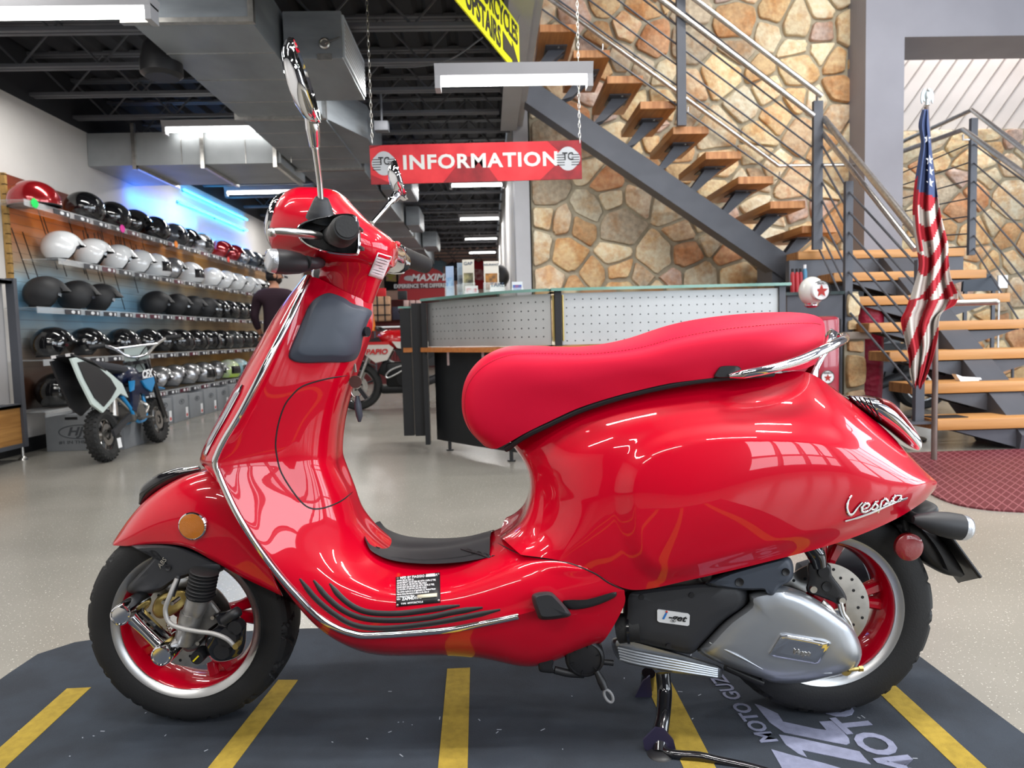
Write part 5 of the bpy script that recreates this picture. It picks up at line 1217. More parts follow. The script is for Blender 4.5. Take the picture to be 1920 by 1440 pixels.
for px, ty in ((698, 192), (1087, 178)):
    a = at(px, 268, SY); top_ = V((a.x, a.y, 2.93)); mb = MB(); L = int((top_.z-a.z)/.028)
    for k in range(L):
        p = V((a.x, a.y, a.z+.014+k*.028)); u = V((1, 0, 0)) if k % 2 else V((0, 1, 0)); mb.tube([p+u*.006*math.cos(t)+V((0, 0, .017*math.sin(t))) for t in [2*PI*i/10 for i in range(10)]], .0022, 5, closed=True)
    mb.build('hanging_chain', M['steel'], sgn)
# yellow sign on an angle
a = onz(975, 145, 2.5); b_ = onz(855, 0, 2.5); d = (a-b_).normalized(); hY = .325; yd = V((0, 0, 1)); nn = d.cross(yd).normalized()
Lg = 1.45; e0 = a-d*Lg
ys = thing('hanging_sign', 'yellow hanging sign with black arrow pointing to the stairs', 'sign', a-d*.6+V((0, 0, .16)))
mb = MB(); mb.prism([e0, a, a+yd*hY, e0+yd*hY], nn*-.008); mb.build('sign_board', mat('yellow sign', '#e6e312', .45), ys, 0)
mb = MB(); o = a+nn*.001; put_text(mb, 'MOTORCYCLES', o-d*.035+yd*.235, d, yd, .165, bold=.03, align='RIGHT', sx=.85); put_text(mb, 'UPSTAIRS', o-d*.40+yd*.085, d, yd, .165, bold=.03, align='RIGHT', sx=.85)
mb.build('lettering', M['black'], ys, 0)
mb = MB(); mb.prism([o-d*f+yd*g_+nn*.001 for f, g_ in ((.36, .15), (.17, .125), (.17, .165), (.03, .07), (.17, .012), (.17, .05), (.36, .045))], nn*.001); mb.build('arrow', mat('black sign print', '#35332a', .5), ys, 0)
mb = MB(); mb.tube([a-d*.03+yd*hY, V((a.x+.02, a.y, 2.93))], .003, 6); mb.tube([a-d*1.2+yd*hY, a-d*1.2+yd*(.43)], .003, 6); mb.build('hanging_wire', M['steel'], ys)
mb = MB(); P = spline([at(705, 118, 4.6)+V((0, .4, .12)), at(790, 124, 5.0), at(850, 108, 5.0), at(905, 70, 4.9)], 6); mb.tube(P, .006, 6); tag(mb.build('loose_cable', M['joist'], None), 'grey cable sagging between the joists beside the branch box', 'cable')
c = at(716, 238, 6.3); mb = MB(); mb.box(c, (.12, .10, .08), bev=.005); mb.cyl(c+V((0, 0, .03)), (c.x, c.y, 2.94), .01); tag(mb.build('junction_box', M['joist'], None), 'grey junction box under the joists above the sign', 'box')
# ================================================================ FLOOR MATS
def flat(name, pts, z0, z1, m, parent=None):
    mb = MB(); mb.prism([V((p[0], p[1], z0)) for p in pts], (0, 0, z1-z0)); return mb.build(name, m, parent, 0)
MATM = mat('dark blue grey carpet', '#2a2f37', .95, col2='#333a44', nscale=7, bump=.8, bscale=500)
YEL = mat('yellow carpet stripe', '#9c8430', .95, noise=.12, nscale=60, bump=.6, bscale=400)
LET = mat('grey carpet lettering', '#7d8199', .95, noise=.1, nscale=60, bump=.5, bscale=400)
sm = thing('display_mat', 'dark blue-grey carpet mat with yellow stripes under the scooter', 'mat', (0, 1.5, 0))
mx1 = onz(1729, 1237).x; c0 = onz(140, 1207); 
pts = [(-1.27, -1.3), (mx1, -1.3), (mx1, 2.03), (.6, 2.04), (0, 2.03), (-.6, 2.05), (c0.x+.06, c0.y+.02), (c0.x, c0.y), (c0.x-.06, c0.y-.07), (-1.27, 1.84)]
flat('mat_body', pts, .0005, .0045, MATM, sm)
rnd = random.Random(2)
mb = MB()
for k in range(90):
    x = rnd.uniform(-1.1, 1.0); y = rnd.uniform(1.0, 1.98); a = rnd.uniform(0, PI); L = rnd.uniform(.002, .012); mb.bar((x, y, 0.0048), (x+L*math.cos(a), y+L*math.sin(a), 0.0048), .002, .0006)
mb.build('lint', mat('pale lint', '#9fa4ae', .9), sm); bpy.data.objects['lint']['kind'] = 'stuff'
for (a, b_, w_) in (((148, 1290), (0, 1424), .058), ((504, 1322), (413, 1440), .050), ((860, 1253), (849, 1440), .058), ((1226, 1262), (1312, 1440), .062), ((1672, 1300), (1822, 1440), .055)):
    A = onz(*a, .005); B = onz(*b_, .005); d = (B-A).normalized(); B = A+d*1.0
    if A.y < 1.75 and a[0] not in (504, 148): A = A-d*.25
    if a[0] == 1226: A = onz(1226, 1262, .005)
    if a[0] == 504: A = A-d*.12
    B = A+d*((A.y+1.2)/max(.2, -d.y)) if d.y < 0 else B
    q = V((-d.y, d.x, 0)); flat('stripe', [tuple((A+q*w_/2).xy), tuple((A-q*w_/2).xy), tuple((B-q*w_/2).xy), tuple((B+q*w_/2).xy)], .0043, .0055, YEL, sm)
def pxpoly(name, pts, parent, m=LET):
    return flat(name, [tuple(onz(1380+x/6., 1240+y/6., .005).xy) for x, y in pts], .0043, .0056, m, parent)
pxpoly('mat_letter', [(210, 480), (280, 500), (470, 590), (530, 680), (900, 760), (1015, 775), (935, 680), (1110, 670), (1270, 870), (1280, 920), (1240, 940), (1100, 915), (540, 800), (380, 690)], sm)
pxpoly('mat_letter', [(480, 825), (640, 850), (1390, 1015), (1450, 1090), (1520, 1160), (745, 1000), (800, 1082), (700, 1040), (560, 940)], sm)
pxpoly('mat_letter', [(395, 990), (640, 1060), (1000, 1150), (1500, 1300), (1700, 1500), (640, 1420), (470, 1120)], sm)
a = onz(1446, 1392, .0058); b_ = onz(1340, 1262, .0058); d = (b_-a).normalized(); q = V((-d.y, d.x, 0))
mb = MB(); put_text(mb, 'MOTO GUZZI', a, d, q, .052, bold=.02, align='LEFT', depth=.0006, sx=1.0); mb.build('mat_lettering', LET, sm, 0)
a = onz(1590, 1345, .0058); b_ = onz(1688, 1432, .0058); d = (a-b_).normalized(); q = V((-d.y, d.x, 0)); 
mb = MB(); put_text(mb, 'MOTO', b_+q*.0-d*.05, d, q, .10, bold=.03, align='LEFT', depth=.0006, sx=1.0); mb.build('mat_lettering', LET, sm, 0)
# red rubber mat in front of the stairs
rm = thing('rubber_mat', 'dark red diamond pattern rubber mat in front of the stairs', 'mat', (3, 3.9, 0))
RM = mat('red diamond rubber', '#6e2329', .5, noise=.06, nscale=2)
nt = RM.node_tree; b = nt.nodes['Principled BSDF']; tc = nt.nodes.new('ShaderNodeTexCoord'); sp = nt.nodes.new('ShaderNodeSeparateXYZ'); nt.links.new(tc.outputs['Object'], sp.inputs[0])
def M2(op, a, b2): 
    x = nt.nodes.new('ShaderNodeMath'); x.operation = op
    for i, k in enumerate((a, b2)):
        if isinstance(k, (int, float)): x.inputs[i].default_value = k
        else: nt.links.new(k, x.inputs[i])
    return x.outputs[0]
u = M2('FRACT', M2('DIVIDE', M2('SUBTRACT', M2('MULTIPLY', sp.outputs[0], .688), M2('MULTIPLY', sp.outputs[1], .725)), .034), 0)
v = M2('FRACT', M2('DIVIDE', M2('SUBTRACT', M2('MULTIPLY', sp.outputs[0], .951), M2('MULTIPLY', sp.outputs[1], .309)), .055), 0)
g = M2('MAXIMUM', M2('LESS_THAN', u, .16), M2('LESS_THAN', v, .16))
mxn = nt.nodes.new('ShaderNodeMix'); mxn.data_type = 'RGBA'; nt.links.new(M2('MULTIPLY', g, .5), mxn.inputs[0]); mxn.inputs[6].default_value = (*lin('#5e1f28'), 1); mxn.inputs[7].default_value = (*lin('#a5646a'), 1)
nt.links.new(mxn.outputs[2], b.inputs['Base Color'])
bp_ = nt.nodes.new('ShaderNodeBump'); bp_.inputs['Distance'].default_value = .003; nt.links.new(g, bp_.inputs['Height']); nt.links.new(bp_.outputs[0], b.inputs['Normal'])
edge = [onz(1690, 880), onz(1735, 921), onz(1785, 945), onz(1850, 957), onz(1925, 962)]
P = spline(edge, 5); P += [V((3.4, P[-1].y+.04, 0)), V((4.2, P[-1].y+.5, 0)), V((4.5, 4.535, 0)), V((2.2, 4.535, 0)), V((2.05, 4.2, 0))]
flat('mat_sheet', [tuple(p.xy) for p in P], .0005, .009, RM, rm)
# ================================================================ RECEPTION DESK
dk = thing('reception_desk', 'curved reception desk with perforated grey panels and glass top', 'desk', (.6, 4.8, 0))
GREY = mat('grey perforated metal', '#b4b6b7', .42, .35, noise=.04, nscale=5)
crv = spline([V((.40, 4.50, 0)), V((.16, 4.62, 0)), V((-.06, 4.86, 0)), V((-.27, 5.12, 0)), V((-.45, 5.36, 0))], 10)
px_r = at(1458, 560, 4.5).x
def wall_strip(path, z0, z1, th, name, m, par, off=0.):
    mb = MB(); out = []; inn = []
    for i, p in enumerate(path):
        t = (path[min(i+1, len(path)-1)]-path[max(i-1, 0)]).normalized(); nn = V((t.y, -t.x, 0))
        if nn.y > 0: nn = -nn
        out.append(p+nn*off); inn.append(p+nn*(off-th))
    for k in range(len(path)-1):
        a0, a1, b0, b1 = out[k], out[k+1], inn[k], inn[k+1]
        mb.add([V((p.x, p.y, z)) for z in (z0, z1) for p in (a0, a1, b1, b0)], [(0, 1, 5, 4), (2, 3, 7, 6), (4, 5, 6, 7), (3, 2, 1, 0)]+([(0, 4, 7, 3)] if k == 0 else [])+([(1, 2, 6, 5)] if k == len(path)-2 else []))
    return mb.build(name, m, par, 40, weld=1e-5)
cp = wall_strip(crv, .775, 1.10, .012, 'curved_panel', GREY, dk)
flatp = [V((.47, 4.49, 0)), V((px_r, 4.49, 0))]
fp_ = wall_strip(flatp, .775, 1.10, .012, 'straight_panel', GREY, dk)
mb = MB()
for r_ in range(5):
    z = .83+r_*.055
    L = sum((crv[i+1]-crv[i]).length for i in range(len(crv)-1)); s = .04; i = 0; acc = 0
    for k in range(int(L/.05)-1):
        tgt = .05+k*.05
        acc = 0
        for i in range(len(crv)-1):
            l = (crv[i+1]-crv[i]).length
            if acc+l >= tgt: break
            acc += l
        d = (crv[i+1]-crv[i]).normalized(); p = crv[i]+d*(tgt-acc); nn = V((d.y, -d.x, 0)); nn = -nn if nn.y > 0 else nn
        mb.add([V((p.x, p.y, z))+nn*.0006+d*.005*math.cos(t)+V((0, 0, .005*math.sin(t))) for t in [PI*j/4 for j in range(8)]], [tuple(range(8))])
mb.build('perforation', M['black'], cp, 0); bpy.data.objects['perforation']['kind'] = 'stuff'
mb = MB()
for r_ in range(6):
    for k in range(int((px_r-.5)/.052)):
        p = V((.50+k*.052, 4.4892, .80+r_*.052)); mb.add([p+V((.0045*math.cos(t), 0, .0045*math.sin(t))) for t in [PI*j/4 for j in range(8)]], [tuple(range(8))])
o = mb.build('perforation', M['black'], fp_, 0); o['kind'] = 'stuff'
mb = MB(); mb.bb((.425, 4.46, .06), (.465, 4.52, 1.12)); mb.build('centre_post', M['black'], dk, 0)
mb = MB(); mb.bb((px_r, 4.47, .06), (px_r+.04, 4.55, 1.12)); mb.build('end_post', M['frame'], dk, 0)
mb = MB()
for x in (.415, .475): mb.cyl((x, 4.475, .80), (x, 4.475, 1.09), .006, n=8)
mb.build('brass_rod', M['gold'], dk)
ext = [V((.47, 4.49, 0)), V((px_r+.04, 4.49, 0))]
wall_strip([p for p in crv[::-1]], 1.112, 1.13, .30, 'glass_top', M['glass'], dk, off=.06)
wall_strip([V((.40, 4.49, 0)), V((px_r+.06, 4.49, 0))], 1.112, 1.13, .34, 'glass_top', M['glass'], dk, off=.06)
wall_strip(crv, .735, .768, .5, 'wood_ledge', M['ochre'], dk, off=.07)
wall_strip([V((.40, 4.5, 0)), V((px_r, 4.5, 0))], .735, .768, .5, 'wood_ledge', M['ochre'], dk, off=.05)
DKP = mat('black desk panel', '#17191c', .45, noise=.05)
wall_strip(crv, .065, .735, .02, 'lower_panel', DKP, dk, off=-.05); wall_strip([V((.40, 4.5, 0)), V((px_r, 4.5, 0))], .065, .735, .02, 'lower_panel', DKP, dk, off=-.05)
mb = MB(); mb.bb((-.57, 5.36, .10), (-.49, 5.40, 1.10)); mb.bb((-.49, 5.30, .04), (-.455, 5.38, 1.10)); mb.build('end_board', DKP, dk, 0)
mb = MB(); mb.bb((-.64, 5.37, .735), (-.46, 5.75, .768)); mb.build('side_ledge', M['ochre'], dk, 0)
mb = MB(); mb.bb((-.66, 5.39, .10), (-.58, 5.75, 1.06)); mb.build('side_board', DKP, dk, 0)
mb = MB(); mb.bb((-.67, 5.38, 1.065), (-.5, 5.75, 1.08)); mb.build('side_glass', M['glass'], dk, 0)
for p in (crv[-8], crv[12], V((1.0, 4.6, 0))):
    mb = MB(); mb.cyl((p.x+.02, p.y+.06, 0), (p.x+.02, p.y+.06, .01), .028); mb.cyl((p.x+.02, p.y+.06, .01), (p.x+.02, p.y+.06, .07), .013); mb.build('desk_foot', M['blackp'], dk)
for p in (crv[-10], crv[-22]):
    mb = MB(); mb.bb((p.x-.008, p.y-.065, .64), (p.x+.008, p.y-.055, .735)); mb.build('ledge_bracket', M['steel'], dk, 0)
# leaflets on the glass
def leaflet(px0, px1, ptop, Y, col, lab, cat='brochure', tilt=.1, text=None, body=None, depth=.05):
    a = at(px0, 540, Y); b2 = at(px1, 540, Y); top = at((px0+px1)/2, ptop, Y).z; w_ = b2.x-a.x; h = top-1.131
    t = thing('brochure_stand', lab, cat, ((a.x+b2.x)/2, Y, 1.131), 'leaflets on the desk top')
    x = (a.x+b2.x)/2; dy = h*tilt
    mb = MB(); mb.prism([(a.x, Y, 1.138), (b2.x, Y, 1.138), (b2.x, Y+dy, top), (a.x, Y+dy, top)], (0, .012, 0)); lf = mb.build('leaflet', mat('leaflet cover', col, .4), t, 0)
    if body:
        mb = MB(); mb.prism([(a.x+w_*.1, Y-.001+dy*.1, 1.138+h*.1), (b2.x-w_*.1, Y-.001+dy*.1, 1.138+h*.1), (b2.x-w_*.1, Y-.001+dy*.6, 1.138+h*.6), (a.x+w_*.1, Y-.001+dy*.6, 1.138+h*.6)], (0, -.001, 0)); mb.build('cover_picture', mat('leaflet picture', body[0], .5, col2=body[1], nscale=22), lf, 0)
    if text:
        mb = MB(); put_text(mb, text, (x, Y-.003+dy*.85, 1.138+h*.86), (1, 0, 0), (0, .1, 1), w_*.2 if len(text) > 4 else w_*.4); mb.build('cover_text', mat('leaflet text', '#4a5f78', .5), lf, 0)
    mb = MB(); mb.bb((a.x-.006, Y-.03, 1.131), (b2.x+.006, Y+.03, 1.137)); mb.bb((a.x-.006, Y-.03, 1.131), (b2.x+.006, Y-.027, 1.137+h*.32)); mb.build('holder', M['clearp'], t, 0); return t
leaflet(836, 851, 498, 5.22, '#9fb4d2', 'blue leaflet in the leftmost clear holder on the desk', body=('#4d7fb5', '#a8c4dc'), tilt=.2)
leaflet(858, 870, 492, 5.12, '#8fa3b8', 'slim dark photo leaflet behind the white one on the desk', body=('#46505e', '#8a94a0'))
leaflet(868, 890, 486, 5.05, '#d9d5c8', 'cream leaflet with dark picture in a clear holder', text='GAP', body=('#3c3c30', '#a39c6e'))
leaflet(908, 936, 489, 4.95, '#e6e0d4', 'cream insurance leaflet with orange picture on the desk', text='INSURANCE', body=('#c9883c', '#5a4630'))
leaflet(872, 896, 536, 4.92, '#e9e7e4', 'small white card box with red print on the desk', text='', body=('#c23a3a', '#dddddd'), tilt=0)
leaflet(919, 946, 534, 4.86, '#f0efec', 'small white card with dark lettering beside the insurance leaflet', text='TAKE', tilt=0)
leaflet(960, 980, 528, 4.80, '#e4e6ea', 'small card with blue and red squares on the desk', body=('#3b6fb8', '#c2502f'), tilt=.1)
# ================================================================ STAIRS
fr = M['frame']; TZ = .2165; TY = 4.55; RUN = .284; TX0 = 2.94; TX1 = 4.27
st_ = thing('staircase', 'open staircase of orange wood treads on grey steel with cable railings', 'staircase', (3.6, 4.7, 0))
WT = mat('oiled oak tread', '#b9834a', .42, col2='#c9945c', nscale=3, stretch=(.5, 9, 9))
def tread(x0, x1, y0, y1, zt, name='tread', ends=True):
    mb = MB(); mb.bb((x0+.004, y0, zt-.072), (x1-.004, y1, zt), .004); o = mb.build(name, WT, st_, 30)
    for u0, u1 in ((x0, x0+.005), (x1-.005, x1)): mb = MB(); mb.bb((u0, y0+.004, zt-.069), (u1, y1-.004, zt-.003)); mb.build('end_grain', M['woodend'], o, 0)
    return o
for i in range(6): tread(TX0, TX1, TY+RUN*i, TY+RUN*i+.29, TZ*(i+1))
LZ = TZ*7; LY0 = TY+RUN*6; tread(TX0-.18, TX1, LY0, LY0+.95, LZ, 'landing')
# central stringer of the lower flight with tread brackets
mb = MB(); P0 = V((3.62, TY-.02, .0)); P1 = V((3.62, LY0+.15, LZ-.16))
mb.prism([V((3.50, TY+.0, 0)), V((3.50, TY+.42, 0)), V((3.50, LY0+.3, LZ-.30)), V((3.50, LY0+.3, LZ-.08)), V((3.50, LY0-.05, LZ-.08)), V((3.50, TY-.02, .10))], (.22, 0, 0)); mb.build('stringer', fr, st_, 0)
for i in range(6):
    z = TZ*(i+1)-.073; y = TY+RUN*i; mb = MB(); mb.prism([(3.05, y+.03, z), (4.15, y+.03, z), (3.72, y+.03, z-.13), (3.50, y+.03, z-.13)], (0, .02, 0)); mb.prism([(3.05, y+.22, z), (4.15, y+.22, z), (3.72, y+.22, z-.13), (3.50, y+.22, z-.13)], (0, .02, 0)); mb.bb((3.05, y+.03, z-.008), (4.15, y+.24, z)); mb.build('tread_bracket', fr, st_, 0)
# upper flight: treads placed along the measured diagonal (near ends at Y = 6.2)
UY0, UY1 = 6.2, 7.08
UT = mat('oiled walnut oak tread', '#9a6336', .4, col2='#b47a45', nscale=4, stretch=(9, .5, 9))
UE = mat('end grain blocks', '#a3683a', .45, col2='#c88f5c', nscale=14, stretch=(2, 1, .2))
up = [(1504, 1570, 421), (1445, 1511, 376), (1384, 1450, 330), (1323, 1387, 286), (1263, 1327, 239), (1198, 1263, 194), (1137, 1203, 146), (1075, 1142, 98), (1012, 1077, 50), (948, 1012, 2), (884, 948, -45)]
a0 = at(1504, 421, UY0); a8 = at(1012, 50, UY0); dx = (a8.x-a0.x)/8; wU = at(1570, 421, UY0).x-a0.x
for i in range(11):
    x = a0.x+dx*i; z = LZ+TZ*(i+1); o = None
    mb = MB(); mb.bb((x, UY0+.004, z-.065), (x+wU, UY1, z), .003); o = mb.build('upper_tread', UT, st_, 30)
    mb = MB(); mb.bb((x+.003, UY0, z-.062), (x+wU-.003, UY0+.005, z-.003)); mb.build('end_grain', UE, o, 0)
    mb = MB(); ym = 6.62; zz = z-.066
    for yo in (-.06, .04): mb.prism([(x+.11, ym+yo, zz), (x+wU-.05, ym+yo, zz), (x+.03, ym+yo, zz-.20), (x-.07, ym+yo, zz-.23)], (0, .02, 0))
    mb.bb((x+.07, ym-.16, zz-.008), (x+wU-.05, ym+.16, zz)); mb.build('tread_bracket', fr, st_, 0)
    mb = MB()
    for q in (-.12, .12): mb.cyl((x+wU*.6, ym+q, zz-.014), (x+wU*.6, ym+q, zz-.006), .01, n=8)
    mb.build('bracket_bolt', M['steel'], o)
A = at(1470, 497, 6.5); B = at(1016, 187, 6.5); d = (B-A).normalized(); B = B+d*1.2; A = A-d*.25; q = V((-d.z, 0, d.x)).normalized()
mb = MB(); hh = .10; yy = 6.5
mb.prism([V((A.x, yy, A.z))+q*hh, V((A.x, yy, A.z))-q*hh, V((B.x, yy, B.z))-q*hh, V((B.x, yy, B.z))+q*hh], (0, .2, 0)); mb.build('upper_stringer', fr, st_, 0)
mb = MB(); mb.bb((TX0-.25, LY0+.02, LZ-.30), (TX1, LY0+.10, LZ-.075)); mb.bb((TX0-.3, 6.53, LZ-.3), (TX0+.2, 6.9, LZ-.075)); mb.build('landing_beam', fr, st_, 0)
mb = MB(); mb.bb((4.05, LY0+.86, 0), (4.15, LY0+.94, LZ-.07)); mb.bb((TX0, LY0+.86, 0), (TX0+.1, LY0+.94, LZ-.07)); mb.build('landing_leg', fr, st_, 0)
mb = MB(); mb.bb((TX0-.15, 7.0, LZ-.5), (3.9, 7.08, LZ)); mb.build('landing_fascia', fr, st_, 0)
# railings
def post(px, ptop, pbot, Y, w_=.055, name='railing_post', z0=None):
    a = at(px, ptop, Y); b2 = at(px, pbot, Y); mb = MB(); mb.bb((a.x-w_/2, Y-.02, b2.z if z0 is None else z0), (a.x+w_/2, Y+.02, a.z)); return mb.build(name, fr, st_, 0), a.x, a.z, b2.z
PA = post(1274, -220, 236, 6.15, .075)
PB = post(1533, 190, 468, 6.15, .08)
zb1 = TZ*3
def railpt(i): return TX0+.02
# lower flight left railing: posts at treads 1 and 3
YP1 = TY+.12; YP2 = TY+RUN*2.9
mb = MB(); xN = TX0-.055; 
pC_top = at(1611, 340, YP2+.25); pC_bot = at(1611, 607, YP2+.25)
mb.bb((xN-.03, YP2+.23, TZ*4-.08), (xN+.03, YP2+.27, at(1611, 340, YP2+.25).z)); mb.build('railing_post', fr, st_, 0)
mb = MB(); mb.bb((xN-.03, YP1-.02, TZ*1-.02), (xN+.03, YP1+.02, at(1730, 487, YP1).z)); mb.build('railing_post', fr, st_, 0)
mb = MB(); mb.bb((xN-.09, YP1-.07, TZ-.035), (xN+.07, YP1+.07, TZ-.02)); mb.bb((xN-.09, YP2+.18, TZ*4-.10), (xN+.07, YP2+.32, TZ*4-.08)); mb.build('post_base', fr, st_, 0)
cabt = [at(1533, y, 6.22) for y in (262, 297, 330, 364, 399, 434)]
T_up = V((PB[1], 6.2, PB[2]))
pm = V((xN, YP2+.25, pC_top.z)); pn = V((xN, YP1, at(1730, 487, YP1).z))
for k in range(7):
    a = at(1536, 263+34*k, 6.2); fk_ = .06+.13*k; hm_ = pm.z-(TZ*4-.08); hn_ = pn.z-TZ
    mb = MB(); mb.tube([a, V((xN, pm.y, pm.z-hm_*fk_)), V((xN, pn.y, pn.z-hn_*fk_))], .0085, 8); mb.build('railing_bar', fr, st_)
# upper flight bars (near side) and handrails
dU = V((a8.x-a0.x, 0, (a8.z-a0.z))).normalized()
for k, (y1, (xx, y0)) in enumerate(zip((214, 245, 278, 312, 345, 380), ((1283, 20), (1283, 56), (1283, 92), (1283, 130), (1283, 168), (1283, 205)))):
    a = at(1526, y1, 6.18); b2 = at(xx, y0+2, 6.18); d = (b2-a); mb = MB(); mb.tube([a, a+d*2.6], .008, 8); mb.build('railing_bar', fr, st_)
def rail(pts, r, name='handrail', m=None):
    mb = MB(); mb.tube(spline(pts, 5), r, 14); return mb.build(name, m or M['steel'], st_, 60)
a = at(1541, 180, 6.10); b2 = at(1305, 0, 6.10); rail([a, a+(b2-a)*2.4], .022)
a = at(1526, 217, 6.12); b2 = at(1240, 0, 6.12); rail([a, a+(b2-a)*2.2], .024)
mb = MB(); mb.cyl(at(1532, 172, 6.15), at(1532, 194, 6.2), .012); mb.build('rail_bracket', M['steel'], st_)
a = at(1460, 311, 7.2); b2 = at(1036, 2, 7.2); rail([a, a+(b2-a)*1.5], .022, 'wall_handrail'); mb = MB(); mb.tube([a, at(1655, 308, 7.2)], .018, 12); mb.build('wall_handrail', M['steel'], st_)
for px, py in ((1462, 322), (1290, 200), (1130, 82)):
    p = at(px, py, 7.2); mb = MB(); mb.tube([p, p+V((0, .02, -.06)), p+V((0, .12, -.06))], .007, 8); mb.build('rail_bracket', M['steel'], st_)
# double handrail of the lower flight, near (left) side
tp = at(1545, 222, 6.15); e1 = at(1745, 470, 4.20)
rail([tp, at(1622, 318, 5.4), e1], .026); rail([at(1541, 248, 6.18), at(1600, 322, 5.6), at(1716, 468, 4.75)], .020)
# return loop rail in front of the flag and right-hand railing
a = at(1770, 569, 4.35); b2 = at(1868, 566, 4.2); mb = MB(); mb.tube([a, b2], .019, 14); mb.ell(b2, (.019, .019, .019)); mb.tube([at(1795, 548, 4.6), at(1806, 566, 4.35)], .012, 10); mb.build('loop_handle', M['steel'], st_)
XR = at(1825, 300, 7.0).x; rp = at(1825, 222, 6.95)
mb = MB(); mb.bb((rp.x-.03, 6.93, LZ), (rp.x+.035, 6.97, rp.z)); mb.build('railing_post', fr, st_, 0)
lp = at(1677, 300, 8.0); mb = MB(); mb.bb((lp.x-.03, 7.98, LZ-.1), (lp.x+.03, 8.02, lp.z)); mb.build('railing_post', fr, st_, 0)
A1 = at(1822, 206, 6.9); A0 = at(1650, 285, 8.0); A2 = at(1990, 335, 5.0); rail([A0, A1-(A1-A0)*.01], .021); rail([A1, A2], .021)
B1 = at(1806, 243, 6.9); B0 = at(1625, 308, 7.9); B2 = at(2000, 385, 5.0); rail([B0, B1], .024); rail([B1, B2], .024)
for k, (ya, yb, yc) in enumerate(((268, 330, 350), (303, 352, 400), (337, 376, 448), (371, 400, 496), (405, 424, 545), (438, 447, 590), (462, 470, 640))):
    mb = MB(); mb.tube([at(1677, yb, 8.0), at(1822, ya, 6.95)], .0075, 8); mb.build('railing_bar', fr, st_)
    mb = MB(); mb.tube([at(1825, ya+2, 6.95), at(1990, ya+2+(yc-ya)*1.55*(165/ 95)*.55, 5.0)], .0075, 8); mb.build('railing_bar', fr, st_)
for (px, py, Y) in ((1812, 262, 6.95), (1668, 322, 7.95)):
    p = at(px, py, Y); mb = MB(); mb.tube([p+V((-.035, 0, .05)), p+V((-.035, 0, 0)), p+V((.03, 0, 0))], .010, 8); mb.build('rail_bracket', M['white'], st_)
# ================================================================ FLAG
fl = thing('flag_pole', 'faded metal flag pole with a silver eagle finial before the stairs', 'flag pole', onz(1751, 864))
fb = onz(1751, 864); FY = fb.y; ft = at(1737, 200, FY); mb = MB(); mb.tube([V((fb.x, FY, .009)), V((fb.x, FY, .5)), V((fb.x-.01, FY, 1.3)), V((ft.x, FY, ft.z))], [.017, .017, .015, .013], 14); mb.build('pole', mat('weathered bronze pole', '#7a6c66', .4, .6, noise=.2, nscale=12, stretch=(3, 3, .5)), fl)
EG = mat('silver eagle casting', (.62, .68, .70), .3, .8)
c = at(1739, 180, FY); mb = MB(); mb.ell(c, (.016, .014, .030)); mb.ell(c+V((.004, -.004, .034)), (.010, .010, .011)); mb.cyl(c+V((.012, -.008, .033)), c+V((.022, -.01, .028)), .004, .001, n=8); mb.cyl(c-V((0, 0, .055)), c-V((0, 0, .02)), .014, .010); mb.build('eagle_body', EG, fl)
for s in (-1, 1):
    mb = MB(); mb.prism([c+V((s*x, 0, z)) for x, z in ((.005, .03), (.022, .045), (.036, .02), (.040, -.02), (.032, -.045), (.024, -.02), (.016, -.035), (.010, -.015))], (0, .007, 0)); mb.build('eagle_wing', EG, fl, 30)
flg = thing('flag', 'frayed United States flag hanging furled down the pole by the stairs', 'flag', at(1740, 460, FY-.05))
L_ = [(1729, 205), (1722, 235), (1727, 265), (1722, 300), (1715, 345), (1711, 390), (1713, 430), (1719, 470), (1722, 500), (1712, 540), (1698, 580), (1689, 602), (1697, 640), (1704, 670), (1706, 700), (1712, 722)]
R_ = [(1740, 205), (1742, 235), (1746, 275), (1750, 310), (1756, 350), (1761, 385), (1768, 420), (1777, 455), (1779, 490), (1783, 520), (1796, 553), (1790, 572), (1764, 590), (1758, 635), (1745, 685), (1728, 726)]
Ls = spline([V((*p, 0)) for p in L_], 9); Rs = spline([V((*p, 0)) for p in R_], 9); nC = 56; G = []
for i, (l, r_) in enumerate(zip(Ls, Rs)):
    f = i/(len(Ls)-1); row = []
    for j in range(nC+1):
        t = j/nC; px = l.x+(r_.x-l.x)*t; py = l.y+(r_.y-l.y)*t
        amp = .012+.040*min(1, f*1.6); ph = 6.2*t*(1+.5*f)+1.2*math.sin(3.2*f)
        dep = amp*math.sin(ph*1.9)+amp*.45*math.sin(ph*4.3+2*f)-.03*math.sin(PI*t)
        if f > .95: py += random.uniform(-5, 6)*(f-.95)/.05
        row.append(at(px, py, FY-.065+dep))
    G.append(row)
FR_, FW_, FB_ = lin('#b32634'), lin('#cbc6c0'), lin('#44537c')
fc = mat('woven flag cloth', (.5, .5, .5), .8, bump=.15, bscale=600); nt = fc.node_tree; at_ = nt.nodes.new('ShaderNodeAttribute'); at_.attribute_name = 'Col'; nt.links.new(at_.outputs['Color'], nt.nodes['Principled BSDF'].inputs['Base Color'])
mb = MB(); mb.grid(G); cols = []
for i in range(len(G)-1):
    for j in range(nC):
        a = G[i][j]; px, py = proj(a); t = j/nC
        if py < 352+18*t and not (t < .12 and py > 330): c_ = FB_
        else:
            s = (py+.85*(px-1740)-18*math.sin(t*5+py*.012))/29.; c_ = FR_ if int(s) % 2 == 0 else FW_
            if py > 560: s = ((px-1740)+.42*(py-560))/20.; c_ = FR_ if int(s+20) % 2 == 0 else FW_
            if t < .18 and py < 470: c_ = FR_ if t > .08 or py < 400 else FW_
        cols.append(c_)
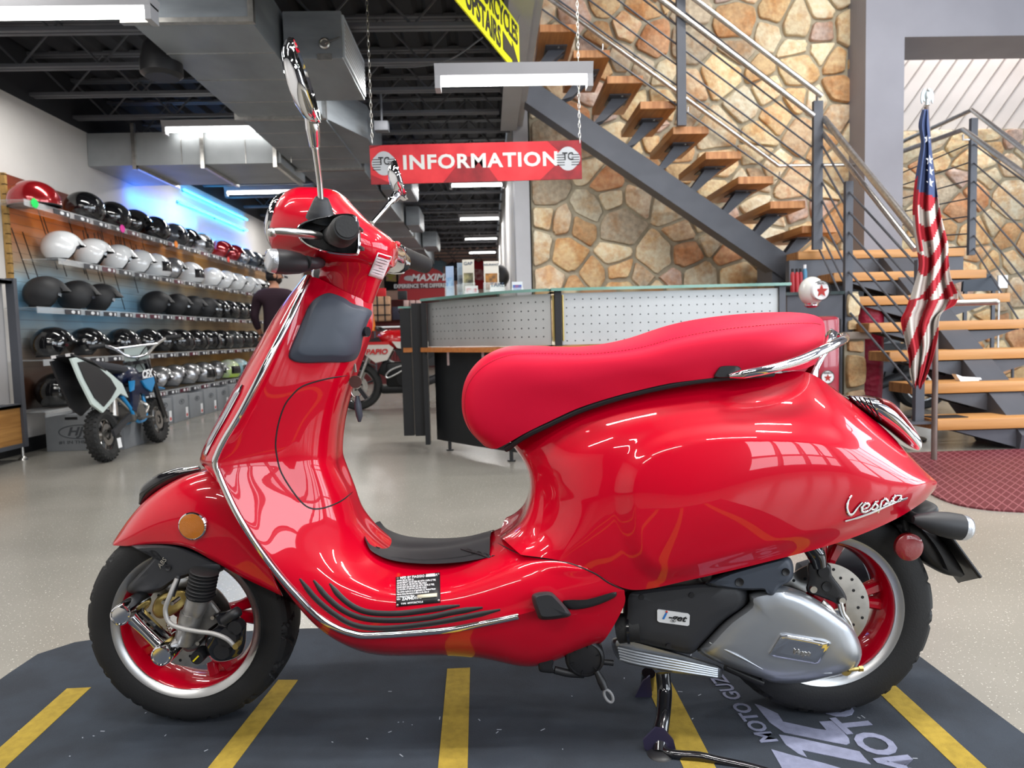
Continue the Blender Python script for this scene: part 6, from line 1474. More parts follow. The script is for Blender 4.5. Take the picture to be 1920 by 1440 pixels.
mb.c = cols; fo = mb.build('cloth', fc, flg, 180, solid=.0015, recalc=False)
gb = MB(); gb.grid(G); gbv = BVHTree.FromPolygons([tuple(p) for p in gb.v], gb.f)
mb = MB()
for px, py in ((1739, 260), (1743, 300), (1744, 321), (1744, 343)):
    h = gbv.ray_cast(CP, ray(px, py).normalized()); c_ = (h[0] if h[0] is not None else at(px, py, FY-.07)); c_ = at(px, py, c_.y-.012); P = []
    for k in range(10):
        a = PI/2+2*PI*k/10; r_ = .030 if k % 2 == 0 else .012; P.append(c_+V((r_*math.cos(a)*.8, 0, r_*math.sin(a))))
    mb.add(P, [tuple(range(10))])
mb.build('star', M['white'], fo, 0, recalc=False)
# ================================================================ AROUND THE STAIRS
# petrol pump replica
PR = mat('pump red enamel', '#a01830', .25, 0, .6)
pp = thing('pump_cabinet', 'red retro petrol pump cabinet with round white globe lamp on top', 'cabinet', (2.2, 5.05, 0))
xa, xb = at(1462, 600, 4.95).x, at(1580, 600, 4.95).x; zt = at(1550, 593, 4.95).z
mb = MB(); mb.bb((xa, 4.95, .02), (xb-.012, 5.35, zt), .03); mb.build('cabinet_body', PR, pp, 30)
mb = MB(); mb.bb((xb-.012, 4.97, .02), (xb, 5.34, zt-.02)); mb.build('side_edge', M['black'], pp, 0)
def star(mb, c, r, xd=V((1, 0, 0)), yd=V((0, 0, 1)), n=5, d=-.001):
    P = []
    for k in range(2*n):
        a = PI/2+PI*k/n; q = r if k % 2 == 0 else r*.42; P.append(c+xd*(q*math.cos(a))+yd*(q*math.sin(a))+V((0, d, 0)))
    mb.add(P, [tuple(range(2*n))]); return mb
SR_ = mat('red star print', '#b03028', .5)
def roundel(c, r, parent):
    mb = MB(); mb.lathe([(1e-4, 0), (r, 0), (r, .004)], c, (0, 1, 0), 32); o = mb.build('roundel', M['white'], parent, 30)
    mb = MB(); mb.tube([c+V((r*.96*math.cos(t), -.001, r*.96*math.sin(t))) for t in [2*PI*k/32 for k in range(32)]], r*.05, 6, closed=True); put_text(mb, 'TEXACO', c+V((0, -.0015, r*.60)), (1, 0, 0), (0, 0, 1), r*.34, bold=.02); mb.build('roundel_print', M['black'], o, 0)
    mb = MB(); star(mb, c-V((0, 0, r*.12)), r*.62, d=-.0025); mb.build('star', SR_, o, 0, recalc=False)
roundel(at(1552, 707, 4.944), .048, pp)
c = at(1522, 546, 5.12); mb = MB(); mb.ell(c, (.092, .085, .105), nu=32, nv=20); gl = mb.build('globe', mat('milk glass globe', '#dfe0dc', .25, 0, .8), pp, 60)
cf = c+V((.028, -.082, 0)); mb = MB(); mb.lathe([(1e-4, -.004), (.066, -.004), (.072, .004), (.072, .03)], cf, (-.25, 1, 0), 36); rr_ = mb.build('globe_face', M['white'], gl, 30)
mb = MB(); mb.tube([cf+V((.068*math.cos(t), -.008-.017*-math.cos(t)*0, .068*math.sin(t))) for t in [2*PI*k/32 for k in range(32)]], .003, 6, closed=True); mb.build('face_ring', M['black'], gl, 0)
mb = MB(); star(mb, cf-V((0, 0, .005)), .05, d=-.012); mb.build('star', SR_, gl, 0, recalc=False)
mb = MB(); put_text(mb, 'TEXACO', cf+V((0, -.012, .05)), (1, 0, 0), (0, 0, 1), .022, bold=.02); mb.build('face_text', M['black'], gl, 0)
mb = MB(); mb.lathe([(.03, -.12), (.055, -.105), (.045, -.10), (.05, -.085)], c, (0, 0, 1), 24); mb.build('globe_collar', M['chrome'], pp)
mb = MB(); P = spline([V((xb+.01, 5.2, .55)), V((xb+.03, 5.15, .35)), V((xb+.12, 5.1, .15)), V((xb+.2, 5.08, .05))], 6); mb.tube(P, .018, 10); mb.build('hose', M['rubber'], pp)
# shelf with bottles behind the desk end
t = thing('service_shelf', 'dark shelf with perforated side right of the desk', 'shelf', (2.2, 5.7, 0)); xs0, xs1 = at(1476, 560, 5.6).x, at(1580, 560, 5.6).x
mb = MB(); mb.bb((xs0, 5.6, 0), (xs1, 5.8, 1.10)); mb.build('shelf_body', M['frame'], t, 0); mb = MB(); mb.bb((xs0-.02, 5.57, 1.10), (xs1, 5.82, 1.125)); mb.build('shelf_top', mat('dark glass shelf', '#20302f', .2), t, 0)
for k, (px, c_, lab) in enumerate(((1486, '#a02028', 'leftmost red spray bottle beside the desk end'), (1494, '#b02832', 'middle red spray bottle beside the desk end'), (1501, '#98202a', 'right red spray bottle beside the desk end'), (1509, '#4f86a8', 'blue bottle beside the red ones at the desk end'))):
    p = at(px, 540, 5.65); t = thing('spray_bottle', lab, 'bottle', (p.x, 5.65, 1.125), 'bottles at the desk end'); h = .19 if k < 3 else .22
    mb = MB(); mb.lathe([(1e-4, 0), (.016, 0), (.017, .01), (.017, h*.75), (.010, h*.86)], (p.x, 5.65, 1.125), (0, 0, 1), 16); mb.build('bottle_body', mat('bottle', c_, .35), t); mb = MB(); mb.lathe([(.011, h*.86), (.011, h), (1e-4, h)], (p.x, 5.65, 1.125), (0, 0, 1), 12); mb.build('cap', M['black'] if k < 3 else M['white'], t)
# small stone pier
p0 = at(1583, 700, 5.6); p1 = at(1621, 700, 5.6); pr = stonewall('wall_stone_pier', p0.x, p1.x, 0., .74, 5.6, 21, cell=.20, thick=.3)
zc = at(1600, 628, 5.56).z; mb = MB(); mb.bb((p0.x-.015, 5.53, .74), (p1.x+.02, 5.92, .80), .01); mb.build('trim_3', mat('grey stone cap', '#8f857c', .85, noise=.15, nscale=8, bump=.5, bscale=30)); bpy.data.objects['trim_3']['kind'] = 'structure'
stonewall('wall_stone_post', p0.x+.01, p0.x+.12, .80, 1.12, 5.62, 5, cell=.18, thick=.15)
# rolled red mat and black motorcycle things under the flight
QR = mat('red quilted rubber', '#9c1b3a', .5); nt = QR.node_tree; tcq = nt.nodes.new('ShaderNodeTexCoord'); vq = nt.nodes.new('ShaderNodeTexVoronoi'); vq.inputs['Scale'].default_value = 26; bq = nt.nodes.new('ShaderNodeBump'); bq.inputs['Distance'].default_value = .01; bq.inputs['Strength'].default_value = .6
nt.links.new(tcq.outputs['Object'], vq.inputs['Vector']); nt.links.new(vq.outputs['Distance'], bq.inputs['Height']); nt.links.new(bq.outputs[0], nt.nodes['Principled BSDF'].inputs['Normal'])
t = thing('rolled_mat', 'tall rolled red textured mat leaning under the lower flight', 'rolled mat', (2.85, 5.75, 0)); x0 = at(1618, 700, 5.75).x; x1 = at(1668, 640, 5.75).x; zt = at(1640, 580, 5.75).z
G = []
for i in range(13):
    f = i/12; z = zt*f; cx = (x0+x1)/2+.012*math.sin(f*3)+(.02 if f < .3 else 0)*0; r_ = (x1-x0)/2*(1.0+.02*math.sin(f*7)-(.22*(1-f)**1.5)); row = []
    for k in range(41):
        a = 2*PI*k/40; rr = r_*(1+.05*math.cos(5*a)); row.append(V((cx+rr*math.cos(a), 5.86+rr*.8*math.sin(a), z-.05*f*math.cos(a) if i == 12 else z)))
    G.append(row)
mb = MB(); mb.grid(G); mb.build('roll', QR, t, 60); mb = MB()
for s in range(3): mb.tube([V(((x0+x1)/2+(x1-x0)*(.12+.1*s)*math.cos(a), 5.86+(x1-x0)*(.1+.08*s)*math.sin(a), zt-.004)) for a in [2*PI*k/24 for k in range(24)]], .008, 6, closed=True)
mb.build('roll_layers', QR, t)
t = thing('bar_stool', 'black stool with a round disc base under the first treads', 'stool', (2.85, 4.95, 0)); c = onz(1693, 760); c = V((c.x, max(4.95, c.y*.0+5.15), 0)); c.x = (1693-915)/1331*c.y
mb = MB(); mb.lathe([(1e-4, .03), (.12, .028), (.20, .012), (.205, 0), (1e-4, 0)], c, (0, 0, 1), 36); mb.build('base', M['darkp'], t)
mb = MB(); mb.cyl(c+V((0, 0, .02)), c+V((0, 0, .16)), .022); mb.build('column', M['frame'], t); mb = MB(); mb.box(c+V((0, 0, .17)), (.16, .16, .02), bev=.005); mb.build('seat', M['blackp'], t)
mb = MB(); a = at(1806, 515, 6.45); b2 = at(1872, 545, 6.45); P = [V((a.x, 6.45, b2.z)), V((b2.x, 6.45, b2.z)), V((b2.x-.01, 6.45, (a.z+b2.z)/2)), V((b2.x-.07, 6.45, a.z)), V((a.x+.01, 6.45, a.z+.004))]
t = thing('task_chair', 'black plastic chair whose back shows between the upper treads', 'chair', (a.x+.15, 6.3, 0)); mb.prism(P, (0, .03, 0)); mb.build('backrest', M['greyp'], t, 30)
mb = MB(); mb.bb((a.x, 6.12, .55), (b2.x, 6.44, .60), .015); mb.build('seat', M['greyp'], t, 30)
for sx_ in (.02, .26):
    for sy_ in (6.15, 6.40): mb = MB(); mb.cyl((a.x+sx_, sy_, 0), (a.x+sx_, sy_, .55), .012); mb.build('leg', M['frame'], t)
mb = MB(); mb.bb((a.x+.02, 6.46, .58), (a.x+.05, 6.48, b2.z)); mb.bb((b2.x-.05, 6.46, .58), (b2.x-.02, 6.48, b2.z)); mb.build('back_support', M['frame'], t)
p = at(1878, 528, 6.6); mb = MB(); mb.bb((p.x-.03, 6.6, p.z-.06), (p.x+.06, 6.62, p.z+.06)); mb.cyl((p.x, 6.63, 0), (p.x, 6.63, p.z-.03), .008); o = mb.build('sign_card', M['white'], None, 0); tag(o, 'small white card on a thin post behind the black chair', 'sign')
o.location.z -= 0
mb = MB(); a = at(1810, 706, 4.9); mb.prism([V((a.x, 4.95, TZ*2+.001)), V((a.x+.16, 4.95, TZ*2+.001)), V((a.x+.16, 4.97, TZ*2+.02)), V((a.x+.03, 4.97, TZ*2+.03)), V((a.x-.02, 4.97, TZ*2+.05))], (0, .05, 0)); tag(mb.build('crumpled_paper', M['white'], None, 0), 'crumpled white paper lying on the second tread', 'paper')
mb = MB(); mb.box((TX0+.13, TY+.12, TZ+.004), (.24, .12, .006)); tag(mb.build('tread_pad', M['black'], None, 0), 'small black pad at the left end of the lowest tread', 'pad')
# ================================================================ DIRT BIKE (faces away along the helmet wall)
def local(root): return root
KN = mat('knobby tyre rubber', (.02, .02, .02), .8); BLU = mat('bright blue frame', '#1c8fd0', .35, .2, .5); NAV = mat('navy tank plastic', '#141c38', .3, 0, .6); WHP = mat('pale plastic', '#c9d6d2', .4)
db = thing('dirt_bike', 'small blue, navy and white dirt bike with knobby tyres by the helmet wall', 'motorcycle', (0, 0, 0))
def bwheel(c, R_, wd, par, ax=V((0, 1, 0)), knob=True, spokes=12, m=None, rimc=None, rname='wheel', rr=.62):
    mb = MB(); hw = wd/2
    mb.lathe([(R_*rr, -hw*.6), (R_*.78, -hw), (R_*.92, -hw*.95), (R_, -hw*.6), (R_, hw*.6), (R_*.92, hw*.95), (R_*.78, hw), (R_*rr, hw*.6)], c, ax, 48)
    u = V((0, 0, 1)); w_ = ax.cross(u)
    if knob:
        for i in range(28):
            for j, off in enumerate((-.75, -.25, .25, .75)):
                a = 2*PI*(i+(j % 2)*.5)/28; d = u*math.cos(a)+w_*math.sin(a); t = -u*math.sin(a)+w_*math.cos(a)
                mb.bar(c+d*(R_*(.965 if abs(off) < .5 else .93))+ax*hw*off, c+d*(R_*(1.05 if abs(off) < .5 else 1.01))+ax*hw*off*1.1, R_*.085, R_*.08, t)
    ty = mb.build('tyre', KN, par, 30)
    mb = MB(); mb.lathe([(R_*rr*1.02, -hw*.55), (R_*rr*.94, -hw*.5), (R_*rr*.9, 0), (R_*rr*.94, hw*.5), (R_*rr*1.02, hw*.55)], c, ax, 40); mb.build('rim', rimc or M['blackg'], par)
    mb = MB(); mb.lathe([(1e-4, -hw*.7), (R_*.12, -hw*.7), (R_*.12, hw*.7), (1e-4, hw*.7)], c, ax, 20); mb.build('wheel_hub', M['steel'], par)
    mb = MB()
    for i in range(spokes):
        a = 2*PI*i/spokes; d = u*math.cos(a)+w_*math.sin(a); mb.cyl(c+d*R_*.1+ax*hw*.4*(1 if i % 2 else -1), c+d*R_*rr*.93, .0035 if spokes > 8 else .012, n=6)
    mb.build('spokes', M['steel'] if spokes > 8 else (rimc or M['blackp']), par)
    mb = MB(); mb.lathe([(R_*.22, hw*.72), (R_*.42, hw*.72), (R_*.42, hw*.72+.004), (R_*.22, hw*.72+.004)], c, ax*-1, 32); mb.build('brake_disc', M['steel'], par)
bwheel(V((0, 0, .19)), .182, .085, db); bwheel(V((.92, 0, .19)), .182, .07, db)
def pc(name, m, sm=38):
    def f(*calls):
        mb = MB()
        for c_ in calls: getattr(mb, c_[0])(*c_[1:])
        return mb.build(name, m, db, sm)
    return f
pc('frame', BLU)(('tube', spline([(.28, .05, .44), (.36, .06, .34), (.42, .06, .24), (.52, .06, .22), (.64, .05, .26), (.66, .04, .45), (.64, .02, .60)], 5), .014, 10), ('tube', spline([(.28, -.05, .44), (.36, -.06, .34), (.42, -.06, .24), (.52, -.06, .22), (.64, -.05, .26), (.66, -.04, .45), (.64, -.02, .60)], 5), .014, 10), ('tube', [(.64, 0, .62), (.30, 0, .50), (.0, 0, .56)], .014, 10))
pc('swing_arm', M['darkp'])(('bar', (0, .07, .19), (.36, .05, .28), .02, .045), ('bar', (0, -.07, .19), (.36, -.05, .28), .02, .045))
pc('fork', M['blackg'])(('tube', [(.92, .08, .19), (.85, .08, .42), (.80, .08, .56), (.765, .075, .70)], [.022, .022, .026, .026], 12), ('tube', [(.92, -.08, .19), (.85, -.08, .42), (.80, -.08, .56), (.765, -.075, .70)], [.022, .022, .026, .026], 12), ('box', (.775, 0, .68), (.06, .19, .03)), ('box', (.80, 0, .585), (.06, .19, .03)))
pc('fork_foot', M['steel'])(('box', (.92, .085, .20), (.05, .02, .08)), ('box', (.92, -.085, .20), (.05, .02, .08)))
pc('engine', mat('grey engine cases', '#6c6a66', .45, .5))(('box', (.47, 0, .30), (.20, .15, .14), None, .02), ('cyl', (.47, -.10, .29), (.47, .10, .29), .06), ('box', (.56, 0, .40), (.10, .10, .12), None, .015))
pc('fuel_tank', NAV)(('ell', (.52, 0, .58), (.17, .085, .085)), ('prism', [(.40, -.09, .56), (.68, -.10, .60), (.74, -.10, .52), (.66, -.09, .40), (.52, -.085, .44), (.42, -.085, .30), (.36, -.08, .32)], (0, .02, 0)), ('prism', [(.40, .09, .56), (.68, .10, .60), (.74, .10, .52), (.66, .09, .40), (.52, .085, .44), (.42, .085, .30), (.36, .08, .32)], (0, -.02, 0)))
for s in (-1, 1):
    mb = MB(); mb.prism([(.55, s*.105, .53), (.76, s*.115, .55), (.76, s*.115, .50), (.68, s*.11, .43), (.60, s*.106, .47)], (0, -s*.012, 0)); mb.prism([(.36, s*.096, .54), (.44, s*.10, .54), (.40, s*.10, .47), (.35, s*.095, .46)], (0, -s*.012, 0)); mb.build('shroud_panel', BLU, db, 0)
    mb = MB(); put_text(mb, 'CFX', V((.63, s*.118, .575)), (1, 0, .04) if s < 0 else (-1, 0, -.04), (0, 0, 1), .085, bold=.04, shear=.35, sx=1.2); mb.bb((.56, s*.112-.002, .545), (.76, s*.112+.002, .552)); mb.build('tank_lettering', M['white'], db, 0)
    # number-plate side panel: dark centre with a pale rim
    o_ = [(-.36, .74), (-.24, .75), (-.05, .70), (.12, .62), (.28, .53), (.33, .42), (.22, .46), (.10, .42), (-.10, .35), (-.22, .42), (-.31, .60)]
    i_ = [(-.30, .71), (-.22, .715), (-.04, .665), (.10, .58), (.16, .50), (.05, .44), (-.08, .39), (-.18, .46), (-.26, .60)]
    mb = MB(); mb.prism([(x, s*(.062-.02*(z-.4)), z) for x, z in o_], (0, s*.014, 0)); sp_ = mb.build('side_panel', WHP if s < 0 else M['blackp'], db, 0)
    mb = MB(); mb.prism([(x, s*(.077-.02*(z-.4)), z) for x, z in i_], (0, s*.006, 0)); mb.build('panel_centre', M['black'], sp_, 0)
pc('rear_fender', M['blackp'])(('prism', [(-.34, -.07, .76), (-.10, -.08, .70), (.10, -.07, .62), (.10, .07, .62), (-.10, .08, .70), (-.34, .07, .76)], (0, 0, .012)),)
pc('fender_tip', M['chrome'])(('box', (-.32, .045, .765), (.05, .03, .02)), ('box', (-.32, -.045, .765), (.05, .03, .02)))
pc('seat', mat('charcoal bike seat', '#33343a', .8))(('box', (.16, 0, .665), (.42, .15, .06), Matrix.Rotation(.12, 3, 'Y'), .022), ('box', (.40, 0, .635), (.16, .12, .06), Matrix.Rotation(.1, 3, 'Y'), .02))
pc('front_fender', BLU)(('prism', [(.62, -.05, .52), (.92, -.055, .46), (1.12, -.045, .43), (1.16, 0, .425), (1.12, .045, .43), (.92, .055, .46), (.62, .05, .52)], (0, 0, .01)),)
pc('handlebar', M['chrome'])(('tube', spline([(.66, -.31, .84), (.69, -.23, .845), (.73, -.14, .80), (.755, -.06, .735), (.755, .06, .735), (.73, .14, .80), (.69, .23, .845), (.66, .31, .84)], 6), .012, 10), ('cyl', (.72, -.16, .81), (.72, .16, .81), .009))
pc('bar_grip', M['rubber'])(('cyl', (.66, -.33, .84), (.685, -.22, .845), .019), ('cyl', (.66, .33, .84), (.685, .22, .845), .019))
pc('brake_lever', M['steel'])(('tube', [(.71, -.22, .84), (.74, -.27, .835), (.73, -.35, .825)], .006, 8), ('tube', [(.71, .22, .84), (.74, .27, .835), (.73, .35, .825)], .006, 8), ('ell', (.73, -.35, .825), (.009, .009, .009)))
pc('number_plate', WHP)(('prism', [(.80, -.08, .82), (.80, .08, .82), (.86, .09, .70), (.85, .05, .60), (.85, -.05, .60), (.86, -.09, .70)], (.008, 0, 0)),)
pc('exhaust', M['steel'])(('tube', spline([(.58, -.03, .38), (.62, -.08, .32), (.45, -.07, .26), (.30, -.03, .40), (.10, -.02, .50)], 5), .016, 10), ('cyl', (.12, -.02, .49), (-.12, -.01, .58), .035))
pc('rear_shock', M['steel'])(('cyl', (.22, 0, .30), (.27, 0, .52), .03),)
pc('foot_peg', M['steel'])(('box', (.42, .13, .25), (.05, .09, .015)), ('box', (.42, -.13, .25), (.05, .09, .015)))
pc('side_stand', M['blackp'])(('tube', [(.38, .08, .22), (.36, .17, .005)], .01, 8),)
pc('control_cable', M['black'])(('tube', spline([(.71, -.2, .84), (.80, -.08, .80), (.82, .02, .66), (.74, .05, .56)], 5), .004, 6), ('tube', spline([(.71, .2, .84), (.82, .10, .82), (.84, 0, .70), (.74, -.04, .56)], 5), .004, 6))
mb = MB(); mb.box((-.02, -.11, .12), (.05, .004, .07)); mb.build('hang_tag', M['white'], db, 0)
RB = Matrix.Translation((.80, 0, 0)) @ Matrix.Rotation(math.radians(28), 4, 'Z') @ Matrix.Translation((-.80, 0, 0))
for ch in [c for c in bpy.data.objects if c.parent == db]:
    b0 = ch.name.split('.')[0]
    if b0 in ('handlebar', 'bar_grip', 'brake_lever', 'number_plate', 'control_cable'): ch.data.transform(RB)
pA = onz(200, 866); pB = onz(302, 828); ang = math.atan2(pB.y-pA.y, pB.x-pA.x)
place(db, (pA.x, pA.y+.02, 0), rz=ang, sc=1.03, rx=math.radians(-7))

# ================================================================ ROAD MOTORCYCLE (red/white, left side to us, nose to the left) and dark one under the stairs
def motorbike(label, red_m, white_m, text=None):
    t = thing('motorcycle', label, 'motorcycle', (0, 0, 0)); BK = M['blackp']
    def pt(name, m, calls, sm=38, par=None):
        mb = MB()
        for c_ in calls: getattr(mb, c_[0])(*c_[1:])
        return mb.build(name, m, par or t, sm)
    bwheel(V((0, 0, .29)), .29, .12, t, knob=False, spokes=5, rr=.7); bwheel(V((1.22, 0, .29)), .29, .14, t, knob=False, spokes=5, rr=.7)
    pt('fork', M['steel'], [('cyl', (0, .09, .29), (.20, .08, .78), .022), ('cyl', (0, -.09, .29), (.20, -.08, .78), .022)])
    pt('front_fender', BK, [('prism', [(-.22, -.06, .52), (0, -.06, .61), (.22, -.06, .52), (.22, .06, .52), (0, .06, .61), (-.22, .06, .52)], (0, 0, .01))])
    pt('fuel_tank', red_m, [('ell', (.50, 0, .83), (.25, .14, .13)), ('ell', (.42, 0, .86), (.18, .13, .10))], 60)
    for s in (-1, 1):
        o_ = pt('fairing_panel', white_m, [('prism', [(.10, s*.17, .80), (.40, s*.19, .79), (.46, s*.19, .74), (.38, s*.18, .60), (.24, s*.17, .57), (.08, s*.16, .70)], (0, -s*.03, 0)), ('prism', [(.44, s*.16, .82), (.78, s*.15, .80), (1.12, s*.10, .84), (1.30, s*.06, .90), (1.10, s*.10, .72), (.72, s*.15, .70), (.50, s*.16, .74)], (0, -s*.03, 0))], 0)
        pt('red_trim', red_m, [('prism', [(.10, s*.178, .82), (.40, s*.195, .82), (.42, s*.195, .785), (.10, s*.172, .785)], (0, -s*.02, 0))], 0)
        if text and s == -1: mb = MB(); put_text(mb, text, (.26, s*.197, .70), (1, 0, 0), (0, 0, 1), .085, bold=.03, shear=.2, sx=1.1); mb.build('fairing_lettering', red_m, o_, 0)
        pt('lower_frame', BK, [('prism', [(.46, s*.14, .73), (.70, s*.15, .69), (1.05, s*.11, .70), (.98, s*.12, .52), (.72, s*.13, .50), (.55, s*.13, .55)], (0, -s*.03, 0))], 0)
    pt('seat', M['rubber'], [('box', (.90, 0, .86), (.42, .22, .09), Matrix.Rotation(-.12, 3, 'Y'), .03), ('box', (1.18, 0, .95), (.26, .18, .07), Matrix.Rotation(-.18, 3, 'Y'), .03)])
    pt('engine', mat('black engine cases', '#101113', .4, .3), [('box', (.52, 0, .42), (.34, .26, .30), None, .04), ('cyl', (.58, -.17, .38), (.58, .17, .38), .10), ('box', (.36, 0, .50), (.16, .20, .20), Matrix.Rotation(.5, 3, 'Y'), .02), ('box', (.50, 0, .24), (.44, .22, .10), None, .03)])
    pt('chain_guard', M['alu'], [('tube', spline([(.36, -.19, .42), (.42, -.19, .48), (.56, -.19, .53), (.60, -.19, .50), (.46, -.19, .42), (.38, -.19, .39)], 4, closed=True), .010, 6, True)])
    pt('headlight', M['blackg'], [('ell', (.02, 0, .88), (.09, .10, .10))], 60); pt('windscreen', M['blackp'], [('prism', [(.06, -.16, .80), (.28, -.17, .88), (.34, -.15, .76), (.16, -.15, .70)], (0, .32, 0))], 0)
    pt('handlebar', BK, [('tube', spline([(.30, -.34, .96), (.24, -.18, 1.0), (.22, 0, .98), (.24, .18, 1.0), (.30, .34, .96)], 5), .013, 10)])
    pt('bar_grip', M['rubber'], [('cyl', (.31, -.36, .955), (.265, -.24, .985), .019), ('cyl', (.31, .36, .955), (.265, .24, .985), .019)])
    pt('mirror_stem', BK, [('cyl', (.24, -.22, .99), (.20, -.30, 1.14), .006)]); pt('mirror', M['blackp'], [('ell', (.20, -.31, 1.16), (.03, .05, .035))])
    pt('side_stand', BK, [('tube', [(.66, -.10, .28), (.72, -.24, .01)], .011, 8), ('box', (.73, -.25, .008), (.06, .04, .012))])
    pt('swing_arm', BK, [('bar', (1.22, -.10, .29), (.78, -.09, .38), .03, .06), ('bar', (1.22, .10, .29), (.78, .09, .38), .03, .06)])
    pt('exhaust', M['darkp'], [('cyl', (.60, -.12, .24), (1.05, -.16, .40), .05)])
    return t
m1 = motorbike('red and white motorcycle lettered PAPIO parked left of the reception desk', mat('red tank paint', '#c01018', .2, 0, 1), mat('white fairing', '#c9c4bc', .35), 'PAPIO')
fw = onz(672, 769); place(m1, (fw.x, fw.y+.05, 0), rz=math.radians(2), sc=.98)
m2 = motorbike('black motorcycle parked behind the staircase treads', mat('black tank paint', '#0b0c0f', .15, 0, 1), mat('graphite fairing', '#1a1c20', .3))
place(m2, (3.15, 6.94, 0), rz=0, sc=.95)
cmir = at(755, 583, 8.2)
mb = MB(); mb.ell(cmir, (.05, .02, .05)); mi_ = mb.build('round_mirror', M['blackg'], m1); mb = MB(); mb.tube([cmir+V((.04, 0, -.01)), at(782, 598, 8.2)], .007, 6); mb.build('round_mirror_stem', M['steel'], mi_)
p = at(784, 606, 8.2); mb = MB(); mb.ell(p, (.038, .03, .048)); mb.build('red_lever_cap', M['redlens'], mi_); mb = MB(); mb.box(p-V((.055, 0, 0)), (.05, .03, .04), bev=.005); mb.build('blue_clamp', mat('blue anodised', '#3a5fb0', .3, .6), mi_)
mb = MB(); mb.tube([p+V((0, .02, -.03)), V((p.x+.03, p.y+.12, p.z-.2)), V((p.x+.02, p.y+.25, .85))], .012, 8); mb.build('lever_arm', M['blackp'], mi_)
# ================================================================ PERSON
pr = at(522, 640, 9.3); PX, PYY = pr.x-.02, 9.3
per = thing('person', 'person in a black cap and dark maroon sweater standing with their back to us', 'person', (PX, PYY, 0))
SK = mat('skin', '#b98468', .55, noise=.04, nscale=20); SHM = mat('maroon sweater knit', '#2b1622', .85, bump=.2, bscale=300); TR = mat('dark trousers', '#15161b', .85)
def skinned(name, verts, edges, m, par, root=0, sub=2):
    me = bpy.data.meshes.new(name); me.from_pydata([tuple(v[0]) for v in verts], edges, []); o = bpy.data.objects.new(name, me); COL.objects.link(o)
    md = o.modifiers.new('s', 'SKIN'); 
    if not me.skin_vertices: me.attributes.new
    for i, v in enumerate(verts):
        sv = me.skin_vertices[0].data[i]; r_ = v[1]; sv.radius = r_ if isinstance(r_, tuple) else (r_, r_); sv.use_root = (i == root)
    s = o.modifiers.new('u', 'SUBSURF'); s.levels = sub; s.render_levels = sub; me.materials.append(m)
    dg = bpy.context.evaluated_depsgraph_get(); me2 = bpy.data.meshes.new_from_object(o.evaluated_get(dg)); bpy.data.objects.remove(o)
    me2.materials.clear(); me2.materials.append(m); me2.polygons.foreach_set('use_smooth', [True]*len(me2.polygons))
    o = bpy.data.objects.new(name, me2); COL.objects.link(o); o.parent = par; o.matrix_parent_inverse = WM(par).inverted(); return o
def ensure_skin():
    pass
def chain(pts, start=0):
    return [(start+i, start+i+1) for i in range(len(pts)-1)]
B0 = V((PX, PYY, 0))
def bp3(x, y, z): return B0+V((x, y, z))
# body facing +Y (away), head turned to its right (image right)
vs = [(bp3(0, 0, .95), (.12, .085)), (bp3(0, 0, 1.12), (.12, .085)), (bp3(0, .0, 1.32), (.15, .095)), (bp3(0, -.01, 1.44), (.10, .08)), (bp3(0, .0, 1.53), (.058, .058)), (bp3(0, .01, 1.60), (.06, .065)), (bp3(.0, .015, 1.68), (.078, .09)), (bp3(0, .01, 1.75), (.07, .08)),
      (bp3(-.19, -.01, 1.43), .055), (bp3(-.25, -.0, 1.28), .05), (bp3(-.27, -.01, 1.15), .042), (bp3(-.24, .06, .99), .034), (bp3(-.22, .11, .91), .028),
      (bp3(.19, -.01, 1.43), .055), (bp3(.25, .0, 1.28), .05), (bp3(.27, .02, 1.15), .042), (bp3(.22, .16, 1.05), .034), (bp3(.18, .24, 1.02), .028),
      (bp3(-.10, 0, .86), .075), (bp3(-.11, .0, .50), .062), (bp3(-.12, -.02, .10), .045), (bp3(-.13, .10, .04), .04),
      (bp3(.10, 0, .86), .075), (bp3(.11, .02, .50), .062), (bp3(.12, .0, .10), .045), (bp3(.13, .12, .04), .04)]
ed = [(0, 1), (1, 2), (2, 3), (3, 4), (4, 5), (5, 6), (6, 7), (3, 8), (8, 9), (9, 10), (10, 11), (11, 12), (3, 13), (13, 14), (14, 15), (15, 16), (16, 17), (0, 18), (18, 19), (19, 20), (20, 21), (0, 22), (22, 23), (23, 24), (24, 25)]
def skin_mesh(name, verts, edges, m, par, root=0, sub=2):
    bm = bmesh.new(); lay = bm.verts.layers.skin.verify(); bv = []
    for i, v in enumerate(verts):
        w = bm.verts.new(v[0]); r_ = v[1]; w[lay].radius = r_ if isinstance(r_, tuple) else (r_, r_); w[lay].use_root = (i == root); bv.append(w)
    for a, b_ in edges: bm.edges.new((bv[a], bv[b_]))
    me = bpy.data.meshes.new(name); bm.to_mesh(me); bm.free(); o = bpy.data.objects.new(name, me); COL.objects.link(o); o.modifiers.new('s', 'SKIN'); s = o.modifiers.new('u', 'SUBSURF'); s.levels = sub; s.render_levels = sub
    dg = bpy.context.evaluated_depsgraph_get(); me2 = bpy.data.meshes.new_from_object(o.evaluated_get(dg)); bpy.data.objects.remove(o)
    me2.materials.clear(); me2.materials.append(m); me2.polygons.foreach_set('use_smooth', [True]*len(me2.polygons))
    o = bpy.data.objects.new(name, me2); COL.objects.link(o); o.parent = par; o.matrix_parent_inverse = WM(par).inverted(); return o
body = skin_mesh('body', vs, ed, SK, per)
